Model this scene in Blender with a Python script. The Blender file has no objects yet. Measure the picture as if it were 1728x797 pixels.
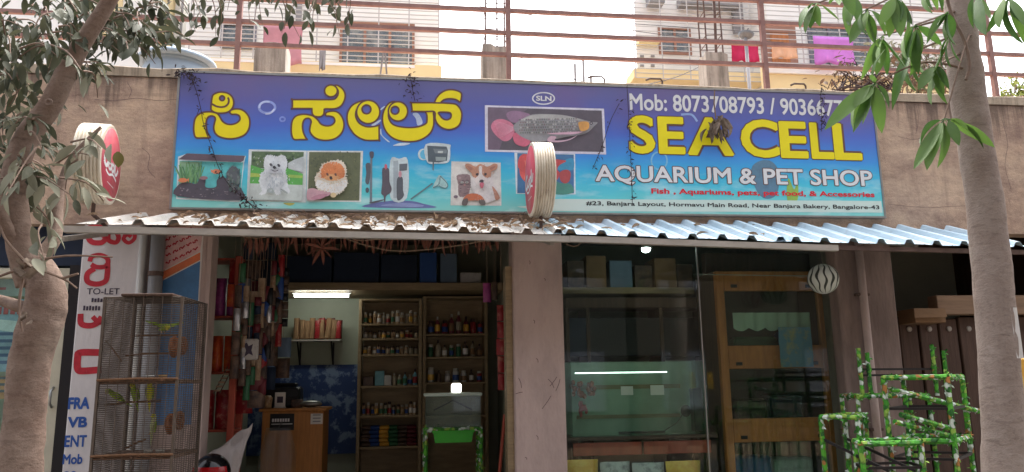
import bpy, math, random
from mathutils import Vector, Matrix, noise
from mathutils.geometry import tessellate_polygon
PI = math.pi
R = math.radians
rnd = random.Random(11)
S = bpy.context.scene
COL = S.collection

# ------------------------------------------------------------------ camera
CAM = Vector((1.934, -6.281, 1.63))
YAW, PITCH, ROLL = R(7.27), R(10.82), R(-0.858)
FPX = 1300.0
fw = Vector((math.sin(YAW)*math.cos(PITCH), math.cos(YAW)*math.cos(PITCH), math.sin(PITCH)))
r0 = Vector((math.cos(YAW), -math.sin(YAW), 0)); u0 = r0.cross(fw)
rt = math.cos(ROLL)*r0 + math.sin(ROLL)*u0
up = -math.sin(ROLL)*r0 + math.cos(ROLL)*u0
cd = bpy.data.cameras.new('camera'); cam = bpy.data.objects.new('camera', cd); COL.objects.link(cam)
cam.matrix_world = Matrix(((rt.x, up.x, -fw.x, CAM.x), (rt.y, up.y, -fw.y, CAM.y), (rt.z, up.z, -fw.z, CAM.z), (0, 0, 0, 1)))
cd.sensor_fit = 'HORIZONTAL'; cd.sensor_width = 36.0; cd.lens = FPX/1728*36
cd.clip_start = 0.05; cd.clip_end = 2000
S.camera = cam

# ------------------------------------------------------------------ world, sun, exposure
SUN_EL, SUN_AZ = R(64), R(25)          # azimuth clockwise from +Y
w = bpy.data.worlds.new('World'); S.world = w; w.use_nodes = True
nt = w.node_tree; nt.nodes.clear()
sky = nt.nodes.new('ShaderNodeTexSky'); sky.sky_type = 'NISHITA'; sky.sun_disc = False
sky.sun_elevation = SUN_EL; sky.sun_rotation = SUN_AZ
sky.air_density = 1.0; sky.dust_density = 8.0; sky.ozone_density = 0.6
hs = nt.nodes.new('ShaderNodeHueSaturation'); hs.inputs['Saturation'].default_value = .35      # hazy white overcast
bg = nt.nodes.new('ShaderNodeBackground'); bg.inputs['Strength'].default_value = 0.15
wo = nt.nodes.new('ShaderNodeOutputWorld')
nt.links.new(sky.outputs[0], hs.inputs['Color']); nt.links.new(hs.outputs[0], bg.inputs[0]); nt.links.new(bg.outputs[0], wo.inputs[0])
sd = bpy.data.lights.new('sun', 'SUN'); sd.energy = .5; sd.angle = R(22); sd.color = (1, .95, .88)
sun = bpy.data.objects.new('sun', sd); COL.objects.link(sun)
sdir = Vector((math.sin(SUN_AZ)*math.cos(SUN_EL), math.cos(SUN_AZ)*math.cos(SUN_EL), math.sin(SUN_EL)))
sun.rotation_euler = sdir.to_track_quat('Z', 'Y').to_euler()
S.view_settings.view_transform = 'Standard'; S.view_settings.look = 'None'
S.view_settings.gamma = 1.0; S.view_settings.exposure = 2.15
S.render.engine = 'CYCLES'
S.cycles.use_denoising = True
S.cycles.max_bounces = 8; S.cycles.transparent_max_bounces = 24
S.cycles.sample_clamp_indirect = 6

# ------------------------------------------------------------------ helpers
def at(px, py, Y):
    """point on the plane y = Y of the place that the photograph shows at pixel (px, py) of 1728 x 797"""
    d = fw*FPX + rt*(px-864) - up*(py-398.5)
    return CAM + d*((Y-CAM.y)/d.y)
def X_(px, py, Y): return at(px, py, Y).x
def Z_(px, py, Y): return at(px, py, Y).z

def lin(v):
    v /= 255.0
    return v/12.92 if v <= .04045 else ((v+.055)/1.055)**2.4
def C(r, g, b): return (lin(r), lin(g), lin(b), 1)

MATS = {}
def mat(name, col, rough=.7, metal=0, var=.0, scale=6.0, bump=0.0, bscale=40.0, col2=None, stretch=(1, 1, 1), spec=.4,
        emit=None, estr=0, trans=0, coords='Object', detail=6, contrast=(.35, .65)):
    m = bpy.data.materials.new(name); m.use_nodes = True
    n = m.node_tree.nodes; l = m.node_tree.links
    b = n['Principled BSDF']
    b.inputs['Base Color'].default_value = col
    b.inputs['Roughness'].default_value = rough; b.inputs['Metallic'].default_value = metal
    b.inputs['Specular IOR Level'].default_value = spec
    if trans: b.inputs['Transmission Weight'].default_value = trans
    if emit:
        b.inputs['Emission Color'].default_value = emit; b.inputs['Emission Strength'].default_value = estr
    tc = mp = None
    if var or bump:
        tc = n.new('ShaderNodeTexCoord'); mp = n.new('ShaderNodeMapping')
        mp.inputs['Scale'].default_value = stretch
        l.new(tc.outputs[coords], mp.inputs[0])
    if var:
        t = n.new('ShaderNodeTexNoise'); t.inputs['Scale'].default_value = scale; t.inputs['Detail'].default_value = detail
        t.inputs['Roughness'].default_value = .65
        l.new(mp.outputs[0], t.inputs['Vector'])
        rp = n.new('ShaderNodeMapRange'); rp.inputs[1].default_value = contrast[0]; rp.inputs[2].default_value = contrast[1]
        l.new(t.outputs['Fac'], rp.inputs[0])
        mx = n.new('ShaderNodeMix'); mx.data_type = 'RGBA'
        c2 = col2 if col2 else tuple(x*(1-var) for x in col[:3])+(1,)
        mx.inputs[6].default_value = col; mx.inputs[7].default_value = c2
        l.new(rp.outputs[0], mx.inputs[0]); l.new(mx.outputs[2], b.inputs['Base Color'])
    if bump:
        t2 = n.new('ShaderNodeTexNoise'); t2.inputs['Scale'].default_value = bscale; t2.inputs['Detail'].default_value = 8
        l.new(mp.outputs[0], t2.inputs['Vector'])
        bp = n.new('ShaderNodeBump'); bp.inputs['Strength'].default_value = bump; bp.inputs['Distance'].default_value = .02
        l.new(t2.outputs['Fac'], bp.inputs['Height']); l.new(bp.outputs[0], b.inputs['Normal'])
    MATS[name] = m
    return m

def node_noise(n, l, vec, scale, detail=6, rough=.6):
    t = n.new('ShaderNodeTexNoise'); t.inputs['Scale'].default_value = scale; t.inputs['Detail'].default_value = detail
    t.inputs['Roughness'].default_value = rough; l.new(vec, t.inputs['Vector']); return t
def node_ramp(n, l, fac, stops):
    r = n.new('ShaderNodeValToRGB'); e = r.color_ramp.elements
    while len(e) > 1: e.remove(e[-1])
    e[0].position = stops[0][0]; e[0].color = stops[0][1]
    for p, c in stops[1:]:
        k = e.new(p); k.color = c
    l.new(fac, r.inputs[0]); return r
def node_mix(n, l, fac, a, b, mode='MIX'):
    m = n.new('ShaderNodeMix'); m.data_type = 'RGBA'; m.blend_type = mode
    for i, v in ((0, fac), (6, a), (7, b)):
        if isinstance(v, (int, float)): m.inputs[i].default_value = v
        elif isinstance(v, tuple): m.inputs[i].default_value = v
        else: l.new(v, m.inputs[i])
    return m.outputs[2]
def blank(name):
    m = bpy.data.materials.new(name); m.use_nodes = True
    MATS[name] = m
    return m, m.node_tree.nodes, m.node_tree.links, m.node_tree.nodes['Principled BSDF']

class MB:
    """collects shapes and links them as one mesh object"""
    def __init__(s): s.v = []; s.f = []; s.c = []; s.m = []; s.mi = 0; s.col = None
    def _add(s, vs, fs):
        o = len(s.v); s.v += [tuple(p) for p in vs]
        for f in fs:
            s.f.append(tuple(i+o for i in f)); s.m.append(s.mi); s.c.append(s.col)
    def box(s, a, b):
        x0, x1 = sorted((a[0], b[0])); y0, y1 = sorted((a[1], b[1])); z0, z1 = sorted((a[2], b[2]))
        s._add([(x0, y0, z0), (x1, y0, z0), (x1, y1, z0), (x0, y1, z0), (x0, y0, z1), (x1, y0, z1), (x1, y1, z1), (x0, y1, z1)],
               [(0, 3, 2, 1), (4, 5, 6, 7), (0, 1, 5, 4), (1, 2, 6, 5), (2, 3, 7, 6), (3, 0, 4, 7)])
        return s
    def bbox(s, a, b, e=.006):
        """box with chamfered edges"""
        x0, x1 = sorted((a[0], b[0])); y0, y1 = sorted((a[1], b[1])); z0, z1 = sorted((a[2], b[2]))
        e = min(e, (x1-x0)*.3, (y1-y0)*.3, (z1-z0)*.3)
        vs = []
        for z, i in ((z0, e), (z0+e, 0), (z1-e, 0), (z1, e)):
            for (x, y) in ((x0+i+e, y0+i), (x1-i-e, y0+i), (x1-i, y0+i+e), (x1-i, y1-i-e), (x1-i-e, y1-i), (x0+i+e, y1-i), (x0+i, y1-i-e), (x0+i, y0+i+e)):
                vs.append((x, y, z))
        fs = [tuple(reversed(range(8))), tuple(range(24, 32))]
        for k in range(3):
            for j in range(8):
                fs.append((k*8+j, k*8+(j+1) % 8, k*8+8+(j+1) % 8, k*8+8+j))
        s._add(vs, fs); return s
    def bar(s, p, q, w, h=None, upv=(0, 0, 1)):
        h = h or w; p = Vector(p); q = Vector(q); d = (q-p).normalized(); u = Vector(upv)
        if abs(d.dot(u)) > .95: u = Vector((0, 1, 0))
        sx = d.cross(u).normalized()*w/2; sz = sx.cross(d).normalized()*h/2
        vs = [e+a*sx+b*sz for e in (p, q) for (a, b) in ((-1, -1), (1, -1), (1, 1), (-1, 1))]
        s._add(vs, [(0, 1, 2, 3), (7, 6, 5, 4), (0, 4, 5, 1), (1, 5, 6, 2), (2, 6, 7, 3), (3, 7, 4, 0)]); return s
    def tube(s, pts, rad, n=8, cap=True, wob=0, seed=0):
        pts = [Vector(p) for p in pts]
        rads = rad if isinstance(rad, (list, tuple)) else [rad]*len(pts)
        vs = []; pu = None
        for i, p in enumerate(pts):
            d = (pts[min(i+1, len(pts)-1)]-pts[max(i-1, 0)]).normalized()
            if pu is None:
                pu = Vector((0, 0, 1)) if abs(d.z) < .9 else Vector((1, 0, 0))
            sx = d.cross(pu).normalized(); pu = sx.cross(d).normalized()
            for k in range(n):
                a = 2*PI*k/n
                v = (math.cos(a)*sx + math.sin(a)*pu)
                rr = rads[i]
                if wob: rr *= 1+wob*noise.noise((p+v*rr)*5+Vector((seed, 0, 0)))+wob*.5*noise.noise((p+v*rr)*17+Vector((seed, 3, 0)))
                vs.append(p+v*rr)
        fs = []
        for i in range(len(pts)-1):
            for k in range(n):
                fs.append((i*n+k, i*n+(k+1) % n, (i+1)*n+(k+1) % n, (i+1)*n+k))
        if cap:
            fs.append(tuple(reversed(range(n)))); fs.append(tuple((len(pts)-1)*n+k for k in range(n)))
        s._add(vs, fs); return s
    def lathe(s, prof, n=14, M=None):
        """profile [(r, z)] about z"""
        vs = []; fs = []
        for r_, z in prof:
            for k in range(n):
                a = 2*PI*k/n; v = Vector((r_*math.cos(a), r_*math.sin(a), z))
                vs.append(M @ v if M else v)
        for i in range(len(prof)-1):
            for k in range(n):
                fs.append((i*n+k, i*n+(k+1) % n, (i+1)*n+(k+1) % n, (i+1)*n+k))
        if prof[0][0] > 1e-4: fs.append(tuple(reversed(range(n))))
        if prof[-1][0] > 1e-4: fs.append(tuple((len(prof)-1)*n+k for k in range(n)))
        s._add(vs, fs); return s
    def poly(s, loops):
        """filled polygon with holes, loops of 3-D points"""
        loops = [[Vector(p) for p in lp] for lp in loops]
        tris = tessellate_polygon(loops); flat = [p for lp in loops for p in lp]
        s._add(flat, [tuple(t) for t in tris]); return s
    def quad(s, a, b, c, d): s._add([a, b, c, d], [(0, 1, 2, 3)]); return s
    def grid(s, rows):
        n = len(rows[0]); vs = [p for r_ in rows for p in r_]
        s._add(vs, [(i*n+j, i*n+j+1, (i+1)*n+j+1, (i+1)*n+j) for i in range(len(rows)-1) for j in range(n-1)]); return s
    def ell(s, c, rx, ry, rz, n=12, m=8, M=None, wob=0):
        vs = []; fs = []
        for i in range(m+1):
            t = PI*i/m
            for k in range(n):
                a = 2*PI*k/n
                v = Vector((rx*math.sin(t)*math.cos(a), ry*math.sin(t)*math.sin(a), rz*math.cos(t)))
                if wob: v *= 1+wob*noise.noise(v*9+Vector(c))
                vs.append((M @ v if M else v)+Vector(c))
        for i in range(m):
            for k in range(n):
                fs.append((i*n+k, (i+1)*n+k, (i+1)*n+(k+1) % n, i*n+(k+1) % n))
        s._add(vs, fs); return s
    def mesh(s, name, mats, smooth=False):
        me = bpy.data.meshes.new(name); me.from_pydata(s.v, [], s.f)
        for m in (mats if isinstance(mats, (list, tuple)) else [mats]):
            me.materials.append(MATS[m] if isinstance(m, str) else m)
        if any(s.m): me.polygons.foreach_set('material_index', s.m)
        if any(c is not None for c in s.c):
            ca = me.color_attributes.new('Col', 'FLOAT_COLOR', 'CORNER')
            dat = []
            for f, c in zip(s.f, s.c):
                dat += list(c or (1, 1, 1, 1))*len(f)
            # polygons keep their loop order from from_pydata
            ca.data.foreach_set('color', dat)
        if smooth: me.polygons.foreach_set('use_smooth', [True]*len(me.polygons))
        me.update(); return me
    def build(s, name, mats, parent=None, smooth=False, loc=None):
        o = bpy.data.objects.new(name, s.mesh(name, mats, smooth)); COL.objects.link(o)
        if loc is not None: o.location = loc
        if parent is not None: o.parent = parent
        return o

def place(name, me, parent=None, M=None, loc=None):
    o = bpy.data.objects.new(name, me); COL.objects.link(o)
    if M is not None: o.matrix_local = M
    if loc is not None: o.location = loc
    if parent is not None: o.parent = parent
    return o
def tag(o, label, cat, group=None, kind=None):
    o['label'] = label
    if cat: o['category'] = cat
    if group: o['group'] = group
    if kind: o['kind'] = kind
    return o
def thing(name, label, cat, loc=(0, 0, 0), rz=0, group=None):
    o = bpy.data.objects.new(name, None); COL.objects.link(o); o.empty_display_size = .1
    o.location = loc; o.rotation_euler = (0, 0, rz)
    return tag(o, label, cat, group)
def rel(o, p):                      # world point to the frame of an unrotated thing
    return Vector(p)-o.location
def box_part(name, m, parent, a, b, bev=0):
    a = rel(parent, a) if parent else Vector(a); b = rel(parent, b) if parent else Vector(b)
    q = MB()
    (q.bbox(a, b, bev) if bev else q.box(a, b))
    return q.build(name, m, parent)
def smooth_loop(pts, k=4, closed=True):
    out = []; n = len(pts)
    for i in range(n if closed else n-1):
        if closed: p0, p1, p2, p3 = (Vector(pts[(i+j-1) % n]) for j in range(4))
        else: p0, p1, p2, p3 = Vector(pts[max(i-1, 0)]), Vector(pts[i]), Vector(pts[i+1]), Vector(pts[min(i+2, n-1)])
        for j in range(k):
            t = j/k
            out.append(.5*((2*p1)+(-p0+p2)*t+(2*p0-5*p1+4*p2-p3)*t*t+(-p0+3*p1-3*p2+p3)*t*t*t))
    if not closed: out.append(Vector(pts[-1]))
    return out
def crop(pts, s, ox, oy): return [(ox+x/s, oy+y/s) for x, y in pts]
def circ(cx, cy, r_, n=18, ry=None): return [(cx+r_*math.cos(2*PI*k/n), cy+(ry or r_)*math.sin(2*PI*k/n)) for k in range(n)]
def ribbon(q, pts, w, closed=True):
    """flat band along a line of 3-D points in a plane y = const"""
    n = len(pts); L = []; Rr = []
    for i in range(n):
        a = pts[(i-1) % n] if closed else pts[max(i-1, 0)]; b = pts[(i+1) % n] if closed else pts[min(i+1, n-1)]
        d = Vector(b)-Vector(a)
        if d.length < 1e-7: d = Vector((1, 0, 0))
        d.normalize(); nn = Vector((-d.z, 0, d.x))*w/2
        L.append(Vector(pts[i])+nn); Rr.append(Vector(pts[i])-nn)
    for i in range(n if closed else n-1):
        j = (i+1) % n; o_ = Vector((0, -.00003*(i % 7), 0)); q.quad(L[i]+o_, L[j]+o_, Rr[j]+o_, Rr[i]+o_)

_TXT = {}
def text_mesh(q, s, x0, x1, z0, z1, Y, bold=0.0, spacing=1.0, cap='H', shear=0):
    """a line of lettering fitted between x0..x1 with capitals from z0 to z1, appended to the builder q on the plane y = Y;
    bold = half width of a band laid along the outlines, in font units"""
    key = (s, spacing, shear)
    if key not in _TXT:
        cu = bpy.data.curves.new('t', 'FONT'); cu.body = s; cu.size = 1; cu.space_character = spacing; cu.shear = shear
        cu.resolution_u = 4; cu.fill_mode = 'FRONT'
        o = bpy.data.objects.new('t', cu); COL.objects.link(o)
        dg = bpy.context.evaluated_depsgraph_get(); dg.update()
        me = bpy.data.meshes.new_from_object(o.evaluated_get(dg))
        vs = [v.co.copy() for v in me.vertices]; fs = [tuple(p.vertices) for p in me.polygons]; cnt = {}
        for f in fs:
            for a, b in zip(f, f[1:]+f[:1]): k = (min(a, b), max(a, b)); cnt[k] = cnt.get(k, 0)+1
        _TXT[key] = (vs, fs, [k for k, c in cnt.items() if c == 1])
        bpy.data.objects.remove(o); bpy.data.curves.remove(cu); bpy.data.meshes.remove(me)
    vs, fs, eds = _TXT[key]
    if not vs: return
    mx0 = min(v.x for v in vs)-bold; mx1 = max(v.x for v in vs)+bold
    ch = .73+bold*2
    sx = (x1-x0)/(mx1-mx0); sz = (z1-z0)/ch
    T = lambda x, y, d=0: (x0+(x-mx0)*sx, Y-d, z0+(y+bold)*sz)
    q._add([T(v.x, v.y) for v in vs], fs)
    if bold:
        for i, (a, b) in enumerate(eds):
            A, B = vs[a], vs[b]; d = B-A; Ln = d.length
            if Ln < 1e-6: continue
            d = d/Ln*bold; n_ = Vector((-d.y, d.x, 0)); e = d*.55; dd = .00006+.00002*(i % 9)
            q.quad(*[T(p.x, p.y, dd) for p in (A-e+n_, B+e+n_, B+e-n_, A-e-n_)])
def text_at(q, s, a, b, Y, Yp=None, **k):
    """a = pixel at the left end of the base line, b = pixel at the right end of the cap line"""
    A = at(a[0], a[1], Y); B = at(b[0], b[1], Y)
    text_mesh(q, s, A.x, B.x, A.z, B.z, Yp if Yp is not None else Y, **k)

def pieces(q):
    """one builder for each character: faces joined by shared corners or by overlapping extents in x"""
    par = list(range(len(q.v)))
    def find(i):
        while par[i] != i: par[i] = par[par[i]]; i = par[i]
        return i
    for f in q.f:
        for v_ in f[1:]: par[find(v_)] = find(f[0])
    gr = {}
    for f in q.f: gr.setdefault(find(f[0]), []).append(f)
    L = sorted(([min(q.v[i][0] for f in fs for i in f), max(q.v[i][0] for f in fs for i in f), fs] for fs in gr.values()), key=lambda t: t[0]); out = []
    for x0, x1, fs in L:
        if out and x0 < out[-1][1]-.3*min(x1-x0, out[-1][1]-out[-1][0]): out[-1][1] = max(out[-1][1], x1); out[-1][2] += fs
        else: out.append([x0, x1, list(fs)])
    res = []
    for x0, x1, fs in out:
        g = MB(); ix = {}
        for f in fs:
            for i in f:
                if i not in ix: ix[i] = len(g.v); g.v.append(q.v[i])
        g.f = [tuple(ix[i] for i in f) for f in fs]; g.m = [0]*len(fs); g.c = [None]*len(fs); res.append(g)
    return res

# ------------------------------------------------------------------ materials
def concrete(name, base, dark, light, streak=.6):
    m, n, l, b = blank(name)
    tc = n.new('ShaderNodeTexCoord')
    def mp(sc):
        p = n.new('ShaderNodeMapping'); p.inputs['Scale'].default_value = sc; l.new(tc.outputs['Object'], p.inputs[0]); return p.outputs[0]
    big = node_noise(n, l, mp((1, 1, 1)), 1.6, 8, .7)
    st = node_noise(n, l, mp((7, 7, .5)), 1.5, 8, .7)
    fine = node_noise(n, l, mp((1, 1, 1)), 28, 8, .75)
    c1 = node_mix(n, l, node_ramp(n, l, big.outputs['Fac'], [(.36, (0, 0, 0, 1)), (.66, (1, 1, 1, 1))]).outputs[0], base, light)
    c2 = node_mix(n, l, node_ramp(n, l, st.outputs['Fac'], [(.45, (0, 0, 0, 1)), (.72, (streak,)*3+(1,))]).outputs[0], c1, dark)
    c3 = node_mix(n, l, node_ramp(n, l, fine.outputs['Fac'], [(.56, (0, 0, 0, 1)), (.74, (.55, .55, .55, 1))]).outputs[0], c2, dark)
    l.new(c3, b.inputs['Base Color']); b.inputs['Roughness'].default_value = .93; b.inputs['Specular IOR Level'].default_value = .2
    bp = n.new('ShaderNodeBump'); bp.inputs['Strength'].default_value = .5; bp.inputs['Distance'].default_value = .012
    l.new(fine.outputs['Fac'], bp.inputs['Height']); l.new(bp.outputs[0], b.inputs['Normal'])
    return m
def stained(name):
    m, n, l, b = blank(name)
    tc = n.new('ShaderNodeTexCoord')
    def mp(sc):
        p = n.new('ShaderNodeMapping'); p.inputs['Scale'].default_value = sc; l.new(tc.outputs['Object'], p.inputs[0]); return p.outputs[0]
    def rmp(f, a, b_, top=1): return node_ramp(n, l, f, [(a, (0, 0, 0, 1)), (b_, (top,)*3+(1,))]).outputs[0]
    n1 = node_noise(n, l, mp((.8, .8, 1.5)), 1.7, 10, .72); n2 = node_noise(n, l, mp((1, 1, 1.3)), 4.3, 10, .75)
    n3 = node_noise(n, l, mp((9, 9, .9)), 1.2, 6, .6); n4 = node_noise(n, l, mp((1, 1, 1)), 34, 8, .8); n5 = node_noise(n, l, mp((.5, .5, 9)), 1.4, 6, .6)
    c = node_mix(n, l, rmp(n1.outputs['Fac'], .38, .62), C(208, 182, 158), C(150, 126, 114))
    c = node_mix(n, l, rmp(n2.outputs['Fac'], .5, .72, .75), c, C(214, 184, 158))
    c = node_mix(n, l, rmp(n3.outputs['Fac'], .54, .74, .38), c, C(128, 106, 96))
    c = node_mix(n, l, rmp(n5.outputs['Fac'], .6, .7, .3), c, C(132, 110, 98))
    c = node_mix(n, l, rmp(n4.outputs['Fac'], .57, .76, .45), c, C(120, 100, 90))
    n6 = node_noise(n, l, mp((5, 5, .22)), 1.9, 8, .68); sz_ = n.new('ShaderNodeSeparateXYZ'); l.new(tc.outputs['Object'], sz_.inputs[0])      # soot runs from the coping
    zr_ = n.new('ShaderNodeMapRange'); zr_.inputs[1].default_value = 3.45; zr_.inputs[2].default_value = 4.18; zr_.inputs[3].default_value = -.3; zr_.inputs[4].default_value = .12; l.new(sz_.outputs[2], zr_.inputs[0])
    zs_ = n.new('ShaderNodeMath'); zs_.operation = 'ADD'; l.new(zr_.outputs[0], zs_.inputs[0]); l.new(n6.outputs['Fac'], zs_.inputs[1])
    c = node_mix(n, l, rmp(zs_.outputs[0], .5, .64, .7), c, C(92, 80, 74))
    l.new(c, b.inputs['Base Color']); b.inputs['Roughness'].default_value = .95; b.inputs['Specular IOR Level'].default_value = .15
    ad = n.new('ShaderNodeMath'); ad.operation = 'MULTIPLY_ADD'; ad.inputs[1].default_value = 2.5; l.new(n2.outputs['Fac'], ad.inputs[0]); l.new(n4.outputs['Fac'], ad.inputs[2])
    bp = n.new('ShaderNodeBump'); bp.inputs['Strength'].default_value = .7; bp.inputs['Distance'].default_value = .014
    l.new(ad.outputs[0], bp.inputs['Height']); l.new(bp.outputs[0], b.inputs['Normal'])
stained('fascia')
concrete('parapet_cap', C(168, 152, 132), C(88, 78, 68), C(196, 180, 160), .8)
concrete('stub_concrete', C(168, 164, 156), C(84, 82, 76), C(196, 192, 184), .9)
mat('pillar_paint', C(190, 168, 160), .88, var=.3, scale=2.6, bump=.4, bscale=24, stretch=(1.4, 1.4, .6), detail=10, contrast=(.4, .75))
mat('pillar_brown', C(144, 124, 116), .9, var=.35, scale=5, bump=.3, bscale=20, stretch=(2, 2, .4))
mat('white_paint', C(214, 208, 208), .75, var=.16, scale=3, bump=.15, stretch=(1, 1, .5))
mat('inner_wall', C(168, 172, 154), .85, var=.15, scale=2)
mat('ceiling_paint', C(126, 116, 106), .9, var=.2, scale=2)
mat('floor_tile', C(74, 68, 62), .6, var=.2, scale=4)
mat('asphalt', C(70, 68, 66), .95, var=.3, scale=9, bump=.4, bscale=60)
mat('paving', C(112, 106, 98), .95, var=.3, scale=5, bump=.4, bscale=30)
mat('earth', C(120, 100, 80), .95, var=.3, scale=2)
mat('rail_paint', C(138, 100, 94), .65, var=.3, scale=9, col2=C(160, 124, 114), bump=.1)
mat('rebar', C(112, 92, 84), .8, metal=.3, var=.3, scale=20)
mat('tank_blue', C(150, 172, 190), .45, var=.12, scale=4)
mat('cream_metal', C(206, 200, 178), .55, var=.15, scale=4)
mat('beige_tube', C(176, 168, 158), .6, var=.25, scale=6, stretch=(1, 3, 3))
mat('grey_pipe', C(150, 150, 152), .5, var=.15, scale=4, stretch=(2, 2, .5))
mat('dark_gap', C(34, 30, 32), .8)
mat('navy', C(30, 44, 66), .7, var=.25, scale=4)
mat('black_plastic', C(22, 22, 25), .35, var=.2, scale=8)
mat('steel', C(170, 170, 168), .35, metal=.8, var=.15, scale=10)
mat('galv_wire', C(104, 92, 82), .5, metal=.35, var=.25, scale=20)
mat('tray_dirty', C(128, 98, 78), .8, var=.5, scale=22, bump=.4, bscale=60)
mat('wood_light', C(160, 138, 106), .65, var=.3, scale=5, stretch=(1, 1, 6))
mat('wood_counter', C(196, 132, 68), .5, var=.3, scale=5, stretch=(6, 6, .6))
mat('wood_orange', C(188, 116, 62), .5, var=.35, scale=4, stretch=(5, 5, .7), bump=.1)
mat('wood_red', C(168, 74, 54), .55, var=.3, scale=5, stretch=(4, 4, .6))
mat('wood_dark', C(88, 66, 54), .75, var=.35, scale=4, stretch=(7, 7, .5), bump=.25, bscale=18)
mat('wood_pale', C(150, 122, 98), .75, var=.3, scale=4, stretch=(.6, 6, 6))
mat('cardboard', C(140, 108, 78), .85, var=.2, scale=6)
mat('paper_white', C(222, 218, 212), .8, var=.06, scale=8)
mat('ink_blue', C(52, 92, 168), .75, var=.25, scale=30)
mat('ink_red', C(196, 48, 62), .75, var=.3, scale=14)
mat('ink_dark', C(70, 60, 78), .75, var=.25, scale=30)
mat('letter_yellow', C(238, 222, 30), .45, var=.06, scale=5)
mat('letter_edge', C(104, 72, 62), .5)
mat('letter_blue_edge', C(44, 46, 96), .5)
mat('letter_white', C(226, 226, 226), .45, var=.06, scale=6)
mat('letter_red', C(222, 44, 58), .5)
mat('letter_black', C(40, 42, 44), .5)
mat('strip_pale', C(206, 224, 214), .45, var=.05, scale=5)
mat('bubble', C(168, 190, 240), .4)
mat('frame_white', C(226, 230, 232), .45)
mat('lamp_white', (1, 1, 1, 1), .5, emit=(.93, 1, .93, 1), estr=6)
mat('bulb_white', (1, 1, 1, 1), .5, emit=(.95, 1, 1, 1), estr=8)
mat('small_lamp', (1, 1, 1, 1), .5, emit=(1, .97, .86, 1), estr=1.5)
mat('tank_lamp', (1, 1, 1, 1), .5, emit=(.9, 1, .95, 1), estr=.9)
mat('white_plastic', C(222, 222, 218), .45, var=.08, scale=8)
mat('rope', C(150, 128, 108), .9)
mat('twig', C(128, 106, 92), .9, var=.3, scale=20)
mat('cable', C(60, 56, 56), .7)
mat('skin_cloth_red', C(188, 40, 84), .9, var=.15, scale=6)
mat('cloth_peach', C(226, 176, 142), .9, var=.1, scale=6)
mat('cloth_lilac', C(206, 128, 212), .9, var=.12, scale=6)
mat('cloth_pink', C(196, 140, 150), .9, var=.15, scale=6)
mat('cloth_white', C(218, 210, 204), .9, var=.12, scale=5)
mat('far_white', C(244, 242, 238), .9, var=.08, scale=1.2)
mat('far_cream', C(226, 206, 160), .9, var=.1, scale=1)
mat('far_yellow', C(236, 214, 164), .9, var=.12, scale=1)
mat('street_brown', C(74, 62, 54), .9, var=.3, scale=1)
mat('street_grey', C(66, 64, 62), .9, var=.3, scale=1)
mat('far_grey', C(150, 148, 150), .9, var=.15, scale=1)
mat('far_brown', C(164, 122, 104), .7, var=.2, scale=2)
mat('far_dark', C(112, 112, 124), .5)
mat('grille', C(190, 186, 184), .6)
mat('dish', C(120, 124, 128), .5, var=.2, scale=8)
mat('terracotta', C(160, 98, 60), .85, var=.3, scale=14, bump=.3, bscale=40)
mat('feather_green', C(168, 204, 44), .7, var=.4, scale=60, col2=C(96, 130, 30))
mat('feather_yellow', C(214, 214, 40), .7, var=.2, scale=40)
mat('feather_pale', C(198, 206, 150), .7, var=.2, scale=40)
mat('beak', C(200, 160, 110), .6)
mat('perch_wood', C(120, 88, 64), .9, var=.3, scale=20)
mat('box_blue', C(44, 84, 150), .6, var=.15, scale=6)
mat('box_slate', C(104, 124, 146), .7, var=.15, scale=6)
mat('pack_red', C(140, 28, 34), .4, var=.4, scale=18, col2=C(176, 120, 100), contrast=(.52, .7))
mat('pack_maroon', C(104, 34, 44), .45, var=.35, scale=12)
mat('pack_purple', C(112, 44, 104), .4, var=.4, scale=14, col2=C(170, 70, 130))
mat('pack_orange', C(214, 108, 40), .4, var=.35, scale=14, col2=C(190, 50, 40))
mat('pack_green', C(50, 104, 70), .45, var=.3, scale=12)
mat('pack_blue', C(40, 74, 140), .45, var=.3, scale=12)
mat('pack_white', C(180, 176, 172), .45, var=.35, scale=12, col2=C(120, 112, 116), contrast=(.52, .7))
mat('pack_dark', C(56, 44, 42), .5, var=.4, scale=14, col2=C(110, 86, 70))
mat('pack_gold', C(206, 144, 40), .35, var=.25, scale=9, col2=C(230, 190, 90))
mat('silver_foil', C(200, 200, 204), .2, metal=.7, var=.3, scale=9, bump=.5, bscale=14)
mat('jar_amber', C(130, 90, 62), .3, var=.3, scale=20, col2=C(200, 176, 140))
mat('jar_pale', C(160, 148, 126), .35, var=.2, scale=20)
mat('jar_teal', C(96, 150, 160), .35, var=.2, scale=20)
mat('lid_white', C(176, 170, 160), .5)
mat('lid_dark', C(60, 40, 36), .5)
mat('tray_green', C(58, 178, 44), .4, var=.15, scale=6)
mat('tarp_blue', C(40, 62, 108), .6, var=.5, scale=6, col2=C(112, 130, 158), bump=.3, bscale=6, contrast=(.5, .58))
mat('helmet_black', C(20, 18, 20), .15, var=.2, scale=6)
mat('visor_red', C(150, 20, 24), .15)
mat('ball_white', C(216, 220, 212), .6)
mat('ball_dark', C(66, 70, 64), .7)
mat('iron_black', C(34, 28, 28), .5, var=.2, scale=10)
mat('leaf_dry', C(136, 108, 82), .9, var=.4, scale=12, col2=C(176, 154, 130))
mat('leaf_dry_grey', C(150, 134, 118), .9, var=.4, scale=12, col2=C(96, 80, 68))
mat('leaf_toran', C(146, 92, 74), .9, var=.4, scale=12, col2=C(96, 62, 54))
mat('vine_dark', C(62, 50, 52), .9, var=.3, scale=20)
mat('gravel_tank', C(90, 74, 60), .9, var=.4, scale=60)
mat('scratch', C(92, 74, 78), .9)
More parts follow.
